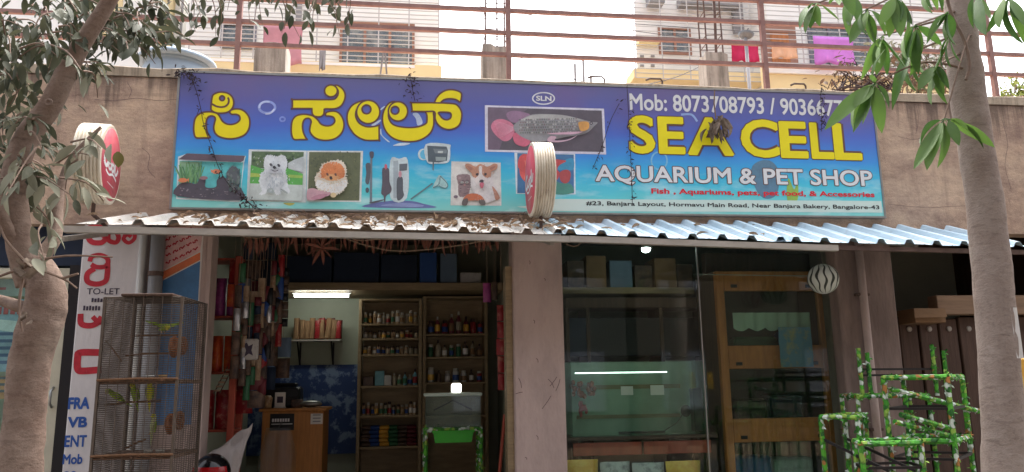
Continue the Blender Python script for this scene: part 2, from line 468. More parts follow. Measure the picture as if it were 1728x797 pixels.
mat('coral_orange', C(196, 92, 40), .8, var=.4, scale=14)
mat('plant_plastic_red', C(190, 40, 40), .6)
mat('drum_red', C(198, 78, 94), .55, var=.25, scale=5, col2=C(190, 120, 120), contrast=(.45, .75))

def leafmat(name, a, b_, rough=.5, trans=.25):
    m, n, l, b = blank(name)
    oi = n.new('ShaderNodeObjectInfo'); tc = n.new('ShaderNodeTexCoord')
    t = node_noise(n, l, tc.outputs['Object'], 14, 4)
    g = n.new('ShaderNodeNewGeometry')
    ad = n.new('ShaderNodeMath'); ad.operation = 'ADD'; l.new(oi.outputs['Random'], ad.inputs[0]); l.new(g.outputs['Random Per Island'], ad.inputs[1])
    fr = n.new('ShaderNodeMath'); fr.operation = 'FRACT'; l.new(ad.outputs[0], fr.inputs[0])
    c = node_mix(n, l, fr.outputs[0], a, b_)
    c = node_mix(n, l, node_ramp(n, l, t.outputs['Fac'], [(.4, (0, 0, 0, 1)), (.7, (.4, .4, .4, 1))]).outputs[0], c, b_)
    l.new(c, b.inputs['Base Color']); b.inputs['Roughness'].default_value = rough
    tr = n.new('ShaderNodeBsdfTranslucent'); l.new(c, tr.inputs[0])
    mx = n.new('ShaderNodeMixShader'); mx.inputs[0].default_value = trans
    l.new(b.outputs[0], mx.inputs[1]); l.new(tr.outputs[0], mx.inputs[2])
    l.new(mx.outputs[0], n['Material Output'].inputs[0])
leafmat('leaf_green', C(56, 92, 38), C(100, 132, 60), .65, .35)
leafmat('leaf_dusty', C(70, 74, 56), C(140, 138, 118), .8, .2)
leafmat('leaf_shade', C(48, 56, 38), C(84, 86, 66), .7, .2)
leafmat('leaf_olive', C(92, 84, 30), C(110, 100, 40), .6, .2)
leafmat('leaf_back', C(96, 116, 60), C(150, 160, 90), .6, .3)

def bark(name, base, dark, pale):
    m, n, l, b = blank(name)
    tc = n.new('ShaderNodeTexCoord')
    mp = n.new('ShaderNodeMapping'); mp.inputs['Scale'].default_value = (1, 1, 1.5); l.new(tc.outputs['Object'], mp.inputs[0])
    a = node_noise(n, l, tc.outputs['Object'], 5, 8, .7); f = node_noise(n, l, mp.outputs[0], 26, 8, .75)
    mp2 = n.new('ShaderNodeMapping'); mp2.inputs['Scale'].default_value = (.7, .7, 3.5); l.new(tc.outputs['Object'], mp2.inputs[0])
    c = node_mix(n, l, node_ramp(n, l, a.outputs['Fac'], [(.38, (0, 0, 0, 1)), (.66, (1, 1, 1, 1))]).outputs[0], base, pale)
    c = node_mix(n, l, node_ramp(n, l, f.outputs['Fac'], [(.5, (0, 0, 0, 1)), (.72, (.6, .6, .6, 1))]).outputs[0], c, dark)
    sc_ = node_noise(n, l, mp2.outputs[0], 9, 5, .6)
    c = node_mix(n, l, node_ramp(n, l, sc_.outputs['Fac'], [(.6, (0, 0, 0, 1)), (.7, (.5, .5, .5, 1))]).outputs[0], c, dark)
    l.new(c, b.inputs['Base Color']); b.inputs['Roughness'].default_value = .95; b.inputs['Specular IOR Level'].default_value = .15
    bp = n.new('ShaderNodeBump'); bp.inputs['Strength'].default_value = .9; bp.inputs['Distance'].default_value = .016
    l.new(f.outputs['Fac'], bp.inputs['Height']); l.new(bp.outputs[0], b.inputs['Normal'])
bark('bark_brown', C(128, 107, 95), C(88, 71, 63), C(152, 134, 121))
bark('bark_grey', C(146, 130, 120), C(112, 98, 90), C(164, 150, 140))

def glassmat(name, tint, rough=.02, refl=1.0, alpha=.0, fres=1.45):
    m, n, l, b = blank(name); n.remove(b)
    tr = n.new('ShaderNodeBsdfTransparent'); tr.inputs[0].default_value = tint
    gl = n.new('ShaderNodeBsdfGlossy'); gl.inputs['Roughness'].default_value = rough; gl.inputs[0].default_value = (refl,)*3+(1,)
    fr = n.new('ShaderNodeFresnel'); fr.inputs[0].default_value = fres
    # both faces of a pane mirror alike: no total reflection from inside the sheet
    ge = n.new('ShaderNodeNewGeometry'); ma = n.new('ShaderNodeMath'); ma.operation = 'MULTIPLY_ADD'; ma.inputs[1].default_value = 1/fres-fres; ma.inputs[2].default_value = fres
    l.new(ge.outputs['Backfacing'], ma.inputs[0]); l.new(ma.outputs[0], fr.inputs[0])
    mx = n.new('ShaderNodeMixShader'); l.new(fr.outputs[0], mx.inputs[0]); l.new(tr.outputs[0], mx.inputs[1]); l.new(gl.outputs[0], mx.inputs[2])
    out = mx.outputs[0]
    if alpha:      # a film of dust on the pane
        df = n.new('ShaderNodeBsdfDiffuse'); df.inputs[0].default_value = (.55, .56, .54, 1)
        tc = n.new('ShaderNodeTexCoord'); t = node_noise(n, l, tc.outputs['Object'], 2.2, 8, .7)
        mr = n.new('ShaderNodeMapRange'); mr.inputs[1].default_value = .35; mr.inputs[2].default_value = .75; mr.inputs[4].default_value = alpha*2
        l.new(t.outputs['Fac'], mr.inputs[0])
        m2 = n.new('ShaderNodeMixShader'); l.new(mr.outputs[0], m2.inputs[0]); l.new(out, m2.inputs[1]); l.new(df.outputs[0], m2.inputs[2]); out = m2.outputs[0]
    l.new(out, n['Material Output'].inputs[0])
glassmat('shop_glass', (.86, .95, .91, 1), .02, 1, .004, 1.34)
glassmat('tank_glass', (.88, .95, .91, 1), .03, 1, .03, 1.38)
glassmat('clear_bag', (.9, .9, .9, 1), .18, 1, .06)
glassmat('far_glass', (.5, .56, .62, 1), .05, 1, .3)
glassmat('water', (.72, .92, .84, 1), .02, .3, 0)

# printed colours
m, n, l, b = blank('print'); a_ = n.new('ShaderNodeAttribute'); a_.attribute_name = 'Col'
tc = n.new('ShaderNodeTexCoord'); g1 = node_noise(n, l, tc.outputs['Object'], 55, 6, .8); g2 = node_noise(n, l, tc.outputs['Object'], 9, 4, .6)
gc = node_mix(n, l, 1.0, a_.outputs['Color'], node_ramp(n, l, g1.outputs['Fac'], [(.3, (.86, .86, .86, 1)), (.7, (1.1, 1.1, 1.1, 1))]).outputs[0], 'MULTIPLY')
gc = node_mix(n, l, 1.0, gc, node_ramp(n, l, g2.outputs['Fac'], [(.35, (.84, .84, .84, 1)), (.65, (1.1, 1.1, 1.1, 1))]).outputs[0], 'MULTIPLY')
gc = node_mix(n, l, .1, gc, C(170, 180, 190))
l.new(gc, b.inputs['Base Color']); b.inputs['Roughness'].default_value = .5

# the board's printed sea: purple to blue to turquoise, with pale printed clouds low down
m, n, l, b = blank('sign_print')
tc = n.new('ShaderNodeTexCoord'); sp = n.new('ShaderNodeSeparateXYZ'); l.new(tc.outputs['Object'], sp.inputs[0])
mp = n.new('ShaderNodeMapping'); mp.inputs['Scale'].default_value = (.9, 1, 3.2); l.new(tc.outputs['Object'], mp.inputs[0])
t1 = node_noise(n, l, mp.outputs[0], 1.1, 5, .6)
zz = n.new('ShaderNodeMath'); zz.operation = 'MULTIPLY_ADD'; zz.inputs[1].default_value = .16; l.new(t1.outputs['Fac'], zz.inputs[0])
zm = n.new('ShaderNodeMapRange'); zm.inputs[1].default_value = 0; zm.inputs[2].default_value = 1.14; zm.inputs[3].default_value = -.08; zm.inputs[4].default_value = .92
l.new(sp.outputs[2], zm.inputs[0]); l.new(zm.outputs[0], zz.inputs[2])
grad = node_ramp(n, l, zz.outputs[0], [(.0, C(138, 212, 204)), (.14, C(98, 206, 214)), (.29, C(62, 188, 224)), (.45, C(66, 148, 222)), (.63, C(80, 110, 200)), (.8, C(92, 100, 172)), (1, C(104, 102, 150))])
t2 = node_noise(n, l, mp.outputs[0], 2.3, 7, .62)
cl = n.new('ShaderNodeMath'); cl.operation = 'MULTIPLY'
l.new(node_ramp(n, l, t2.outputs['Fac'], [(.5, (0, 0, 0, 1)), (.74, (.75, .75, .75, 1))]).outputs[0], cl.inputs[0])
l.new(node_ramp(n, l, zz.outputs[0], [(.0, (1, 1, 1, 1)), (.28, (.8, .8, .8, 1)), (.42, (0, 0, 0, 1))]).outputs[0], cl.inputs[1])
cc = node_mix(n, l, cl.outputs[0], grad.outputs[0], C(214, 236, 236))
t3 = node_noise(n, l, tc.outputs['Object'], 1.1, 3, .5)
cl2 = n.new('ShaderNodeMath'); cl2.operation = 'MULTIPLY'
l.new(node_ramp(n, l, t3.outputs['Fac'], [(.48, (0, 0, 0, 1)), (.66, (.6, .6, .6, 1))]).outputs[0], cl2.inputs[0])
l.new(node_ramp(n, l, zz.outputs[0], [(.55, (0, 0, 0, 1)), (.85, (1, 1, 1, 1))]).outputs[0], cl2.inputs[1])
cc = node_mix(n, l, cl2.outputs[0], cc, C(122, 96, 142))
t4 = node_noise(n, l, tc.outputs['Object'], 30, 6, .7)
cc = node_mix(n, l, node_ramp(n, l, t4.outputs['Fac'], [(.6, (0, 0, 0, 1)), (.8, (.35, .35, .35, 1))]).outputs[0], cc, C(150, 140, 140))
l.new(cc, b.inputs['Base Color']); b.inputs['Roughness'].default_value = .42

# corrugated sheet metal, dusty; rust stains on the old one
def sheetmat(name, a, b_, rust):
    m, n, l, b = blank(name); tc = n.new('ShaderNodeTexCoord')
    mp = n.new('ShaderNodeMapping'); mp.inputs['Scale'].default_value = (3, .6, 1); l.new(tc.outputs['Object'], mp.inputs[0])
    t = node_noise(n, l, mp.outputs[0], 2.5, 8, .7); t2 = node_noise(n, l, tc.outputs['Object'], 7, 8, .75)
    c = node_mix(n, l, node_ramp(n, l, t.outputs['Fac'], [(.36, (0, 0, 0, 1)), (.66, (1, 1, 1, 1))]).outputs[0], a, b_)
    c = node_mix(n, l, node_ramp(n, l, t2.outputs['Fac'], [(.56, (0, 0, 0, 1)), (.72, (rust,)*3+(1,))]).outputs[0], c, C(128, 100, 84))
    l.new(c, b.inputs['Base Color']); b.inputs['Roughness'].default_value = .55; b.inputs['Metallic'].default_value = .15
sheetmat('sheet_blue', C(164, 190, 206), C(196, 212, 222), .4)
sheetmat('sheet_old', C(214, 212, 206), C(176, 170, 162), .9)
sheetmat('drum_rim', C(226, 218, 202), C(190, 176, 154), .85)

# foil printed with ivy leaves
m, n, l, b = blank('leaf_wrap'); tc = n.new('ShaderNodeTexCoord')
t = node_noise(n, l, tc.outputs['Object'], 16, 3, .5)
v = n.new('ShaderNodeTexVoronoi'); v.inputs['Scale'].default_value = 30
va = n.new('ShaderNodeVectorMath'); va.operation = 'MULTIPLY_ADD'; va.inputs[1].default_value = (.06,)*3
l.new(t.outputs['Color'], va.inputs[0]); l.new(tc.outputs['Object'], va.inputs[2]); l.new(va.outputs[0], v.inputs['Vector'])
sx = n.new('ShaderNodeSeparateColor'); l.new(v.outputs['Color'], sx.inputs[0])
rp = node_ramp(n, l, sx.outputs[0], [(0, C(60, 140, 34)), (.28, C(84, 168, 44)), (.46, C(36, 96, 32)), (.58, C(206, 216, 206)), (.78, C(140, 176, 70)), (.95, C(176, 116, 60))])
rp.color_ramp.interpolation = 'CONSTANT'
dk = node_mix(n, l, node_ramp(n, l, v.outputs['Distance'], [(.5, (0, 0, 0, 1)), (.7, (.6, .6, .6, 1))]).outputs[0], rp.outputs[0], C(30, 72, 28))
l.new(dk, b.inputs['Base Color']); b.inputs['Roughness'].default_value = .7

# ------------------------------------------------------------------ ground
def struct(o): o['kind'] = 'structure'; return o
struct(MB().box((-120, -120, -.3), (120, 160, 0)).build('ground', 'earth'))
struct(MB().box((-60, -9.5, -.25), (60, -3.4, .004)).build('road', 'asphalt'))
struct(MB().box((-60, -3.25, -.2), (60, -.02, .14)).build('pavement', 'paving'))
q = MB()
for k in range(60): q.bbox((-30+k*1.0+.005, -3.4, -.2), (-30+k*1.0+.995, -3.255, .15), .015)
struct(q.build('kerb', 'parapet_cap'))

# ------------------------------------------------------------------ the shop building
FY = .06
shop = thing('shop_building', 'single storey concrete shop building with open front behind the corrugated awning', 'building')
XL, XR, ZT = -3.2, 10.4, 4.255
box_part('fascia_wall', 'fascia', shop, (XL, FY, 2.915), (XR, .24, ZT-.09))
q = MB()      # rough weathered top edge of the parapet
N_ = 90; rows = []
for i in range(N_+1):
    x = XL+(XR-XL)*i/N_; j = .018*noise.noise((x*2.1, 0, 0))+.012*noise.noise((x*9, 1, 0))
    z = ZT+j
    rows.append([(x, FY-.012, ZT-.09), (x, FY-.014+j*.3, z-.012), (x, FY+.004, z), (x, .245, z+.004), (x, .255, z-.02), (x, .25, ZT-.09)])
q.grid(rows); q.build('parapet_top', 'parapet_cap', shop)
box_part('roof_slab', 'fascia', shop, (XL, .24, 3.32), (XR, 5.2, 3.47))
box_part('ceiling', 'ceiling_paint', shop, (-.55, .245, 3.305), (6.2, 3.1, 3.318))
box_part('shop_floor', 'floor_tile', shop, (XL, .0, -.1), (XR, 5.2, .3))
box_part('back_wall', 'inner_wall', shop, (XL, 3.0, .3), (XR, 3.15, 3.3))
box_part('side_wall', 'inner_wall', shop, (-.05, .26, .3), (.07, 3.0, 3.3))
box_part('partition_wall', 'inner_wall', shop, (2.92, .34, .3), (3.04, 3.0, 3.3))
box_part('side_wall', 'pillar_brown', shop, (5.85, .34, .3), (5.99, 3.0, 3.3))
for pts in ([(160, 168), (195, 170), (230, 166), (262, 170), (300, 168)], [(215, 140), (222, 152), (218, 166)], [(1515, 230), (1540, 236), (1570, 232), (1610, 240)], [(1545, 175), (1550, 200), (1545, 226)], [(1690, 200), (1700, 240), (1696, 280), (1706, 320)], [(240, 250), (252, 262), (250, 285), (262, 300)], [(1500, 345), (1560, 350), (1630, 347)]):
    W = []
    for x, y in pts: p = at(x, y, FY); p.y = FY-.0015; W.append(p)
    W = [p+Vector((.004*noise.noise(p*40), 0, .006*noise.noise(p*37))) for p in smooth_loop(W, 6, False)]; q = MB(); ribbon(q, W, .0028, False); q.build('crack', 'scratch', shop)
# the pillars of the front
p1 = box_part('pillar', 'white_paint', shop, (-.67, FY+.004, .0), (-.19, .3, 2.93), .012); p1['label'] = 'white painted pillar with red and blue lettering'
p2 = box_part('pillar', 'pillar_paint', shop, (2.745, FY+.004, .0), (3.168, .34, 2.93), .012); p2['label'] = 'pale pink plastered middle pillar with scratches'
p3 = box_part('pillar', 'pillar_brown', shop, (5.625, FY+.004, .0), (6.17, .34, 2.93), .012); p3['label'] = 'stained brown right pillar'
w1 = box_part('front_wall', 'pillar_paint', shop, (-.19, .13, .0), (.27, .26, 2.93))
box_part('door_jamb', 'pillar_paint', shop, (.27, .1, .3), (.305, .3, 2.93))
box_part('door_jamb', 'wood_light', shop, (2.69, .12, .3), (2.744, .3, 2.6))
# scratches on the middle pillar
q = MB()
for (a, b) in (((925, 640), (935, 655)), ((940, 636), (928, 652)), ((915, 690), (930, 668)), ((938, 660), (945, 640)), ((875, 638), (880, 655)), ((870, 665), (882, 662)), ((905, 605), (908, 612)), ((900, 540), (902, 546)), ((905, 735), (908, 742)), ((886, 772), (889, 776)), ((918, 470), (920, 474)), ((893, 440), (894, 446))):
    A = at(*a, FY); B = at(*b, FY); A.y = B.y = FY+.0025
    ribbon(q, smooth_loop([A, (A+B)/2+Vector((.006, 0, .004)), B], 4, False), .0045, False)
q.build('scratch_marks', 'scratch', p2)

# lettering painted on the white pillar
PY = FY+.0015
def stroke(q, pts, w, s=4.196, ox=100, oy=370, closed=False):
    pts = smooth_loop([Vector((x, y, 0)) for x, y in crop(pts, s, ox, oy)], 5, closed)
    W = []
    for p in pts:
        P = at(p.x, p.y, FY); P.y = PY; W.append(P)
    ribbon(q, W, w, closed)
q = MB()
stroke(q, [(205, 60), (260, 48), (300, 62), (280, 82), (215, 85)], .034)
stroke(q, [(215, 112), (300, 108), (325, 135), (300, 165), (240, 165), (210, 140), (225, 112)], .042)
q.build('red_letter', 'ink_red', p1)
q = MB()
stroke(q, [(325, 60), (345, 100), (350, 150), (400, 165), (420, 130), (400, 90), (360, 70)], .036)
q.build('red_letter', 'ink_red', p1)
q = MB()
stroke(q, [(460, 120), (490, 80), (530, 100), (530, 140), (490, 168), (455, 140), (480, 110), (510, 125)], .030)
q.build('red_letter', 'ink_red', p1)
q = MB()
stroke(q, [(215, 300), (230, 265), (290, 255), (340, 280), (335, 330), (270, 340), (225, 320)], .036)
stroke(q, [(250, 350), (200, 385), (200, 440), (260, 460), (325, 440), (340, 380), (340, 310)], .042)
q.build('red_letter', 'ink_red', p1)
q = MB()
stroke(q, [(150, 670), (155, 740), (215, 755), (270, 735), (300, 690)], .044)
stroke(q, [(235, 690), (265, 720), (300, 735)], .036)
q.build('red_letter', 'ink_red', p1)
q = MB()
stroke(q, [(300, 945), (150, 945), (130, 975), (130, 1060), (170, 1075), (300, 1065)], .052)
q.build('red_letter', 'ink_red', p1)
q = MB(); text_at(q, 'TO-LET', (146, 497), (202, 486), FY, PY, bold=.01)
for g in pieces(q): g.build('letter', 'ink_dark', p1)
q = MB()
for k in range(4): A_, B_ = at(154+k*5, 510, FY), at(158+k*5, 503+(k % 2), FY); q.box((A_.x, PY, A_.z), (B_.x, PY-.001, B_.z))
q.build('small_print', 'ink_dark', p1)['kind'] = 'stuff'
q = MB()
for k in range(6): A_, B_ = at(140+k*5, 524, FY), at(144+k*5, 516+(k % 2), FY); q.box((A_.x, PY, A_.z), (B_.x, PY-.001, B_.z))
q.build('small_print', 'ink_dark', p1)['kind'] = 'stuff'
q = MB(); text_at(q, 'FRA', (114, 691), (152, 669), FY, PY, bold=.045)
for g in pieces(q): g.build('blue_letter', 'ink_blue', p1)
q = MB(); text_at(q, 'VB', (113, 722), (148, 702), FY, PY, bold=.045)
for g in pieces(q): g.build('blue_letter', 'ink_blue', p1)
q = MB(); text_at(q, 'ENT', (108, 755), (147, 733), FY, PY, bold=.03)
for g in pieces(q): g.build('blue_letter', 'ink_blue', p1)
q = MB(); text_at(q, 'Mob', (105, 784), (140, 765), FY, PY, bold=.03)
for g in pieces(q): g.build('blue_letter', 'ink_blue', p1)
q = MB(); text_at(q, '00', (105, 812), (130, 794), FY, PY, bold=.03)
q.build('small_print', 'ink_blue', p1)['kind'] = 'stuff'

# the poster right of the pipe
post = thing('wall_poster', 'blue, orange and white printed poster on the wall beside the grey pipe', 'poster')
PW = .13; PX0, PX1 = X_(277, 480, PW), X_(338, 480, PW)
zt, zb = 2.92, 1.35
def pp(px, py, k): p = at(px, py, PW); return (p.x, PW-.003-.001*k, p.z)
q = MB(); q.box((PX0, PW-.002, zb), (PX1, PW-.0005, zt)); q.build('sheet', 'paper_white', post)
q = MB(); q.mi = 0
q.col = C(48, 116, 172); q.poly([[(PX0, PW-.0032, zb), (PX1, PW-.0032, zb), pp(338, 441, .2), pp(275, 474, .2)]])
q.col = C(226, 110, 40); q.poly([[pp(275, 472, 1), pp(338, 439, 1), pp(338, 426, 1), pp(275, 459, 1)]])
q.col = C(226, 180, 176); q.poly([[pp(275, 457, 1), pp(338, 424, 1), (PX1, PW-.004, zt), (PX0, PW-.004, zt)]])
q.build('print', 'print', post)
q = MB()
for k in range(4):
    for j in range(5):
        a = (280+j*11.5, 445-k*13-j*5.6); b = (a[0]+8.5, a[1]-4.2)
        A, B = at(*a, PW), at(*b, PW)
        pts = []
        for i in range(7):
            t = i/6; p = A.lerp(B, t); p.y = PW-.0055; p.z += .010*math.sin(t*9+k*2+j*1.7); p.x += .004*math.sin(t*13+j); pts.append(p)
        ribbon(q, pts, .011, False)
q.build('lettering', 'ink_red', post)

# grey down pipe
pipe = thing('drain_pipe', 'grey plastic down pipe running between the white pillar and the poster', 'pipe')
pc = at(262, 450, .02)
q = MB().tube([(pc.x, .04, .2), (pc.x, .04, 2.95)], .052, 16); q.build('pipe', 'grey_pipe', pipe, True)
q = MB().tube([(pc.x, .04, at(262, 462, .02).z-.018), (pc.x, .04, at(262, 462, .02).z+.018)], .058, 16); q.build('clamp', 'rebar', pipe)
q = MB().tube([(pc.x-.11, .035, .2), (pc.x-.11, .035, 2.95)], .028, 12); q.build('pipe', 'white_plastic', pipe, True)

# right pillar's pipe and ribs
pipe2 = thing('drain_pipe', 'thin painted pipe running up the stained brown right pillar', 'pipe')
pc = at(1466, 600, .02)
q = MB().tube([(pc.x, .01, .2), (pc.x, .01, 2.92)], .034, 14); q.build('pipe', 'pillar_paint', pipe2, True)
for z in (2.35, 1.2):
    q = MB().bbox((pc.x-.06, .0, z-.012), (pc.x+.06, .058, z+.012), .004); q.build('clamp', 'rebar', pipe2)
pc2 = at(1438, 560, .02)

# ------------------------------------------------------------------ left neighbour: glazed door with posters
nd = thing('glazed_door', 'cream framed glazed door with posters behind the left tree trunk', 'door')
DY = .2
def dbox(name, m, x0, y0, x1, y1, a, b, Yr=DY, parent=None, bev=.004):
    p = at(x0, y0, Yr); r_ = at(x1, y1, Yr)
    return box_part(name, m, parent or nd, (p.x, a, p.z), (r_.x, b, r_.z), bev)
dX0, dX1 = -2.6, X_(126, 420, DY)
box_part('frame', 'cream_metal', nd, (dX1-.09, DY-.03, .3), (dX1, DY+.04, 2.58), .006)
box_part('frame', 'cream_metal', nd, (dX0, DY-.03, 2.5), (dX1-.091, DY+.04, 2.58), .006)
box_part('frame', 'cream_metal', nd, (dX0, DY-.02, .3), (dX1-.091, DY+.03, 1.22), .006)
box_part('pane', 'shop_glass', nd, (dX0, DY, 1.221), (dX1-.092, DY+.012, 2.498))
box_part('frame', 'cream_metal', nd, (-1.62, DY-.025, 1.222), (-1.55, DY+.035, 2.497), .006)
q = MB().tube([(dX1-.045, DY-.035, 1.5), (dX1-.045, DY-.075, 1.53), (dX1-.045, DY-.075, 1.62), (dX1-.045, DY-.035, 1.65)], .01, 8); q.build('handle', 'steel', nd, True)
box_part('door_room_wall', 'inner_wall', shop, (dX0, .9, .3), (dX1+.3, .95, 2.9))
for (nm, lab, x0, y0, x1, y1, col) in (
        ('poster', 'pale blue poster with red lettering behind the door glass, above the orange one', -40, 505, 96, 628, C(150, 176, 200)),
        ('poster', 'orange and grey poster low behind the door glass', -30, 634, 92, 674, C(206, 140, 84)),
        ('poster', 'grey white notice high behind the door glass', -30, 446, 60, 500, C(176, 182, 186))):
    Yp = DY+.05
    t = thing(nm, lab, 'poster')
    a, b = at(x0, y1, Yp), at(x1, y0, Yp)
    q = MB(); q.col = col; q.box((a.x, Yp, a.z), (b.x, Yp+.004, b.z)); q.build('sheet', 'print', t)
    q = MB(); q.col = C(186, 70, 76) if col[2] > col[0] else C(80, 80, 90)
    if 'blue' in lab:
        for k in range(6): q.box((a.x+.1+k*.05, Yp-.004, b.z-.12), (a.x+.135+k*.05, Yp-.002, b.z-.06+.01*(k % 3)))
        q.col = C(60, 90, 140)
        for k in range(5): q.quad(*[Vector(p) for p in ((a.x+.05, Yp-.002, a.z+.06+k*.055), (b.x-.1-.07*(k % 3), Yp-.002, a.z+.06+k*.055), (b.x-.1-.07*(k % 3), Yp-.002, a.z+.085+k*.055), (a.x+.05, Yp-.002, a.z+.085+k*.055))])
        q.col = C(214, 224, 230); q.poly([[(a.x+.02, Yp-.001, a.z+.34), (b.x-.02, Yp-.001, a.z+.26), (b.x-.02, Yp-.001, a.z+.36), (a.x+.02, Yp-.001, a.z+.42)]])
    else:
        for k in range(3): q.quad(*[Vector(p) for p in ((a.x+.06, Yp-.002, a.z+.05+k*.05), (b.x-.2-.05*k, Yp-.002, a.z+.05+k*.05), (b.x-.2-.05*k, Yp-.002, a.z+.07+k*.05), (a.x+.06, Yp-.002, a.z+.07+k*.05))])
    q.build('print', 'print', t)
box_part('lintel', 'navy', shop, (-3.0, .17, 2.6), (-.70, .3, 2.93))
box_part('gap_strip', 'dark_gap', shop, (dX1+.012, .12, .3), (-.675, .3, 2.598))  # solid dark strip filling the gap between door frame and white pillar

# ------------------------------------------------------------------ right neighbour: boarded gate in the shade
gate = thing('boarded_gate', 'dark gate of tall vertical boards with round bolts, behind the right tree', 'gate')
GY = .55
gx0, gx1 = 6.28, 8.9; gz = Z_(1570, 536, GY)
box_part('gate_frame', 'wood_dark', gate, (gx0, GY+.05, gz-.16), (gx1, GY+.1, gz-.06))
box_part('gate_frame', 'wood_dark', gate, (gx0, GY+.05, .5), (gx1, GY+.1, .62))
bw = .205; k = 0; x = gx0
while x < gx1:
    hgt = gz+rnd.uniform(-.02, .015)
    bd = box_part('board', 'wood_dark', gate, (x+.006, GY-rnd.uniform(0, .015), .32), (x+bw-.014, GY+.05, hgt), .008)
    q = MB().lathe([(.026, 0), (.026, .006), (.018, .014), (.001, .016)], 12, Matrix.Translation((x+bw/2, GY-.012, gz-.11)) @ Matrix.Rotation(PI/2, 4, 'X'))
    q.build('bolt', 'beige_tube', bd)
    x += bw; k += 1
pl = tag(box_part('plank', 'wood_pale', None, (X_(1572, 510, .5), .42, Z_(1600, 532, .5)), (X_(1572, 510, .5)+1.9, .56, Z_(1600, 500, .5)), .006), 'pale wooden plank lying along the top of the boarded gate', 'plank')
cbx = thing('cardboard_box', 'torn brown cardboard box on top of the boarded gate', 'box')
a, b = at(1528, 547, .45), at(1576, 523, .45)
box_part('carton', 'cardboard', cbx, (a.x, .3, a.z), (b.x, .62, b.z), .004)
q = MB().quad((a.x, .299, b.z), (a.x-.03, .26, b.z-.09), (b.x-.02, .25, b.z-.085), (b.x, .299, b.z)); q.build('flap', 'cardboard', cbx)
box_part('side_wall', 'wood_dark', shop, (gx0-.1, .35, .3), (gx0-.004, 3.0, 3.3))
box_part('side_wall', 'wood_dark', shop, (9.0, .26, .3), (9.12, 3.0, 3.3))
lamp = tag(MB().lathe([(.001, 0), (.03, .003), (.034, .05), (.03, .07), (.001, .075)], 12).build('tin_can', 'pack_white', None, True, at(1577, 516, .40)-Vector((0, 0, .11))), 'small pinkish tin at the left end of the pale plank', 'can')

# ------------------------------------------------------------------ roof: railing, column stubs, water tank
RY = .15
rail = thing('roof_railing', 'brown painted metal railing along the roof edge above the signboard', 'railing', (0, RY, ZT))
zr = [Z_(858, y, RY) for y in (95, 58, 20.5, -18, -56)]
for z in zr:
    q = MB().bar(rel(rail, (XL, RY, z+.02)), rel(rail, (XR, RY, z-.0)), .036, .034); q.build('rail', 'rail_paint', rail)
for px, py in ((858, 70), (1288, 70), (402, 70)):
    x = X_(px, py, RY); q = MB().bar(rel(rail, (x, RY+.0, ZT-.02)), rel(rail, (x, RY, zr[-1]+.05)), .044, .044); q.build('post', 'rail_paint', rail)
for x in (-1.95, 7.5, 9.9):
    q = MB().bar(rel(rail, (x, RY, ZT-.02)), rel(rail, (x, RY, zr[-1]+.05)), .044, .044); q.build('post', 'rail_paint', rail)

def stub(px, ptop, wpx, Y, lab, cage):
    c = at(px, ptop, Y); wv = wpx*(Y-CAM.y)/FPX/.97
    t = thing('column_stub', lab, 'column', (c.x, Y, 3.47))
    q = MB(); rows = []
    zt = c.z-3.47; n = 8
    for i in range(9):
        z = zt*i/8; ring = []
        for k in range(17):
            a = 2*PI*k/16; e = max(abs(math.cos(a)), abs(math.sin(a)))
            rr = wv/2/e; v = Vector((rr*math.cos(a), rr*math.sin(a), z))
            v *= 1+.04*noise.noise(v*6+Vector((px, 0, 0))); v.z = z+(.07*noise.noise(Vector((math.cos(a)*2, math.sin(a)*2, px))) if i == 8 else 0); ring.append(v)
        rows.append(ring)
    rows.append([Vector((v.x*.4, v.y*.4, zt-.02)) for v in rows[-1]]); rows.append([Vector((0, 0, zt-.02))]*17)
    q.grid(rows); q.build('shaft', 'stub_concrete', t)
    if cage:
        h = wv*.36
        for (sx, sy) in ((-1, -1), (1, -1), (1, 1), (-1, 1), (0, -1)):
            pts = [(sx*h+rnd.uniform(-.008, .008), sy*h, zt-.1), (sx*h+rnd.uniform(-.02, .02), sy*h, zt+.5), (sx*h+rnd.uniform(-.03, .03), sy*h, zt+1.4)]
            q = MB().tube(pts, .008, 6); q.build('rebar', 'rebar', t)
        for z in (zt+.12, zt+.2, zt+.42, zt+.47, zt+.72, zt+.98):
            q = MB().tube([(-h, -h, z), (h, -h, z+.01), (h, h, z), (-h, h, z-.01), (-h, -h, z)], .005, 6); q.build('stirrup', 'rebar', t)
    return t
stub(461, 82, 50, .75, 'short grey concrete column stub behind the left railing post', False)
stub(836, 90, 50, .75, 'concrete column stub with upright reinforcing bars in the middle of the roof', True)
stub(1202, 97, 40, .75, 'narrow concrete column stub with bars near the red cloth', True)
tk = at(300, 100, .95)
tank = thing('water_tank', 'pale blue plastic water tank with lid behind the parapet', 'water tank', (tk.x, .95, 3.47))
zl = Z_(300, 96, .95)-3.47
q = MB().lathe([(.30, 0), (.30, zl-.16), (.285, zl-.14), (.285, zl-.115), (.3, zl-.1)], 28); q.build('body', 'tank_blue', tank, True)
q = MB().lathe([(.35, zl-.098), (.35, zl-.06), (.33, zl-.045), (.30, zl-.03), (.12, zl+.01), (.001, zl+.015)], 28); lid = q.build('lid', 'tank_blue', tank, True)
q = MB().lathe([(.06, zl), (.045, zl+.05), (.03, zl+.11), (.001, zl+.115)], 12, Matrix.Translation((-.04, 0, 0))); q.build('knob', 'tank_blue', lid, True)
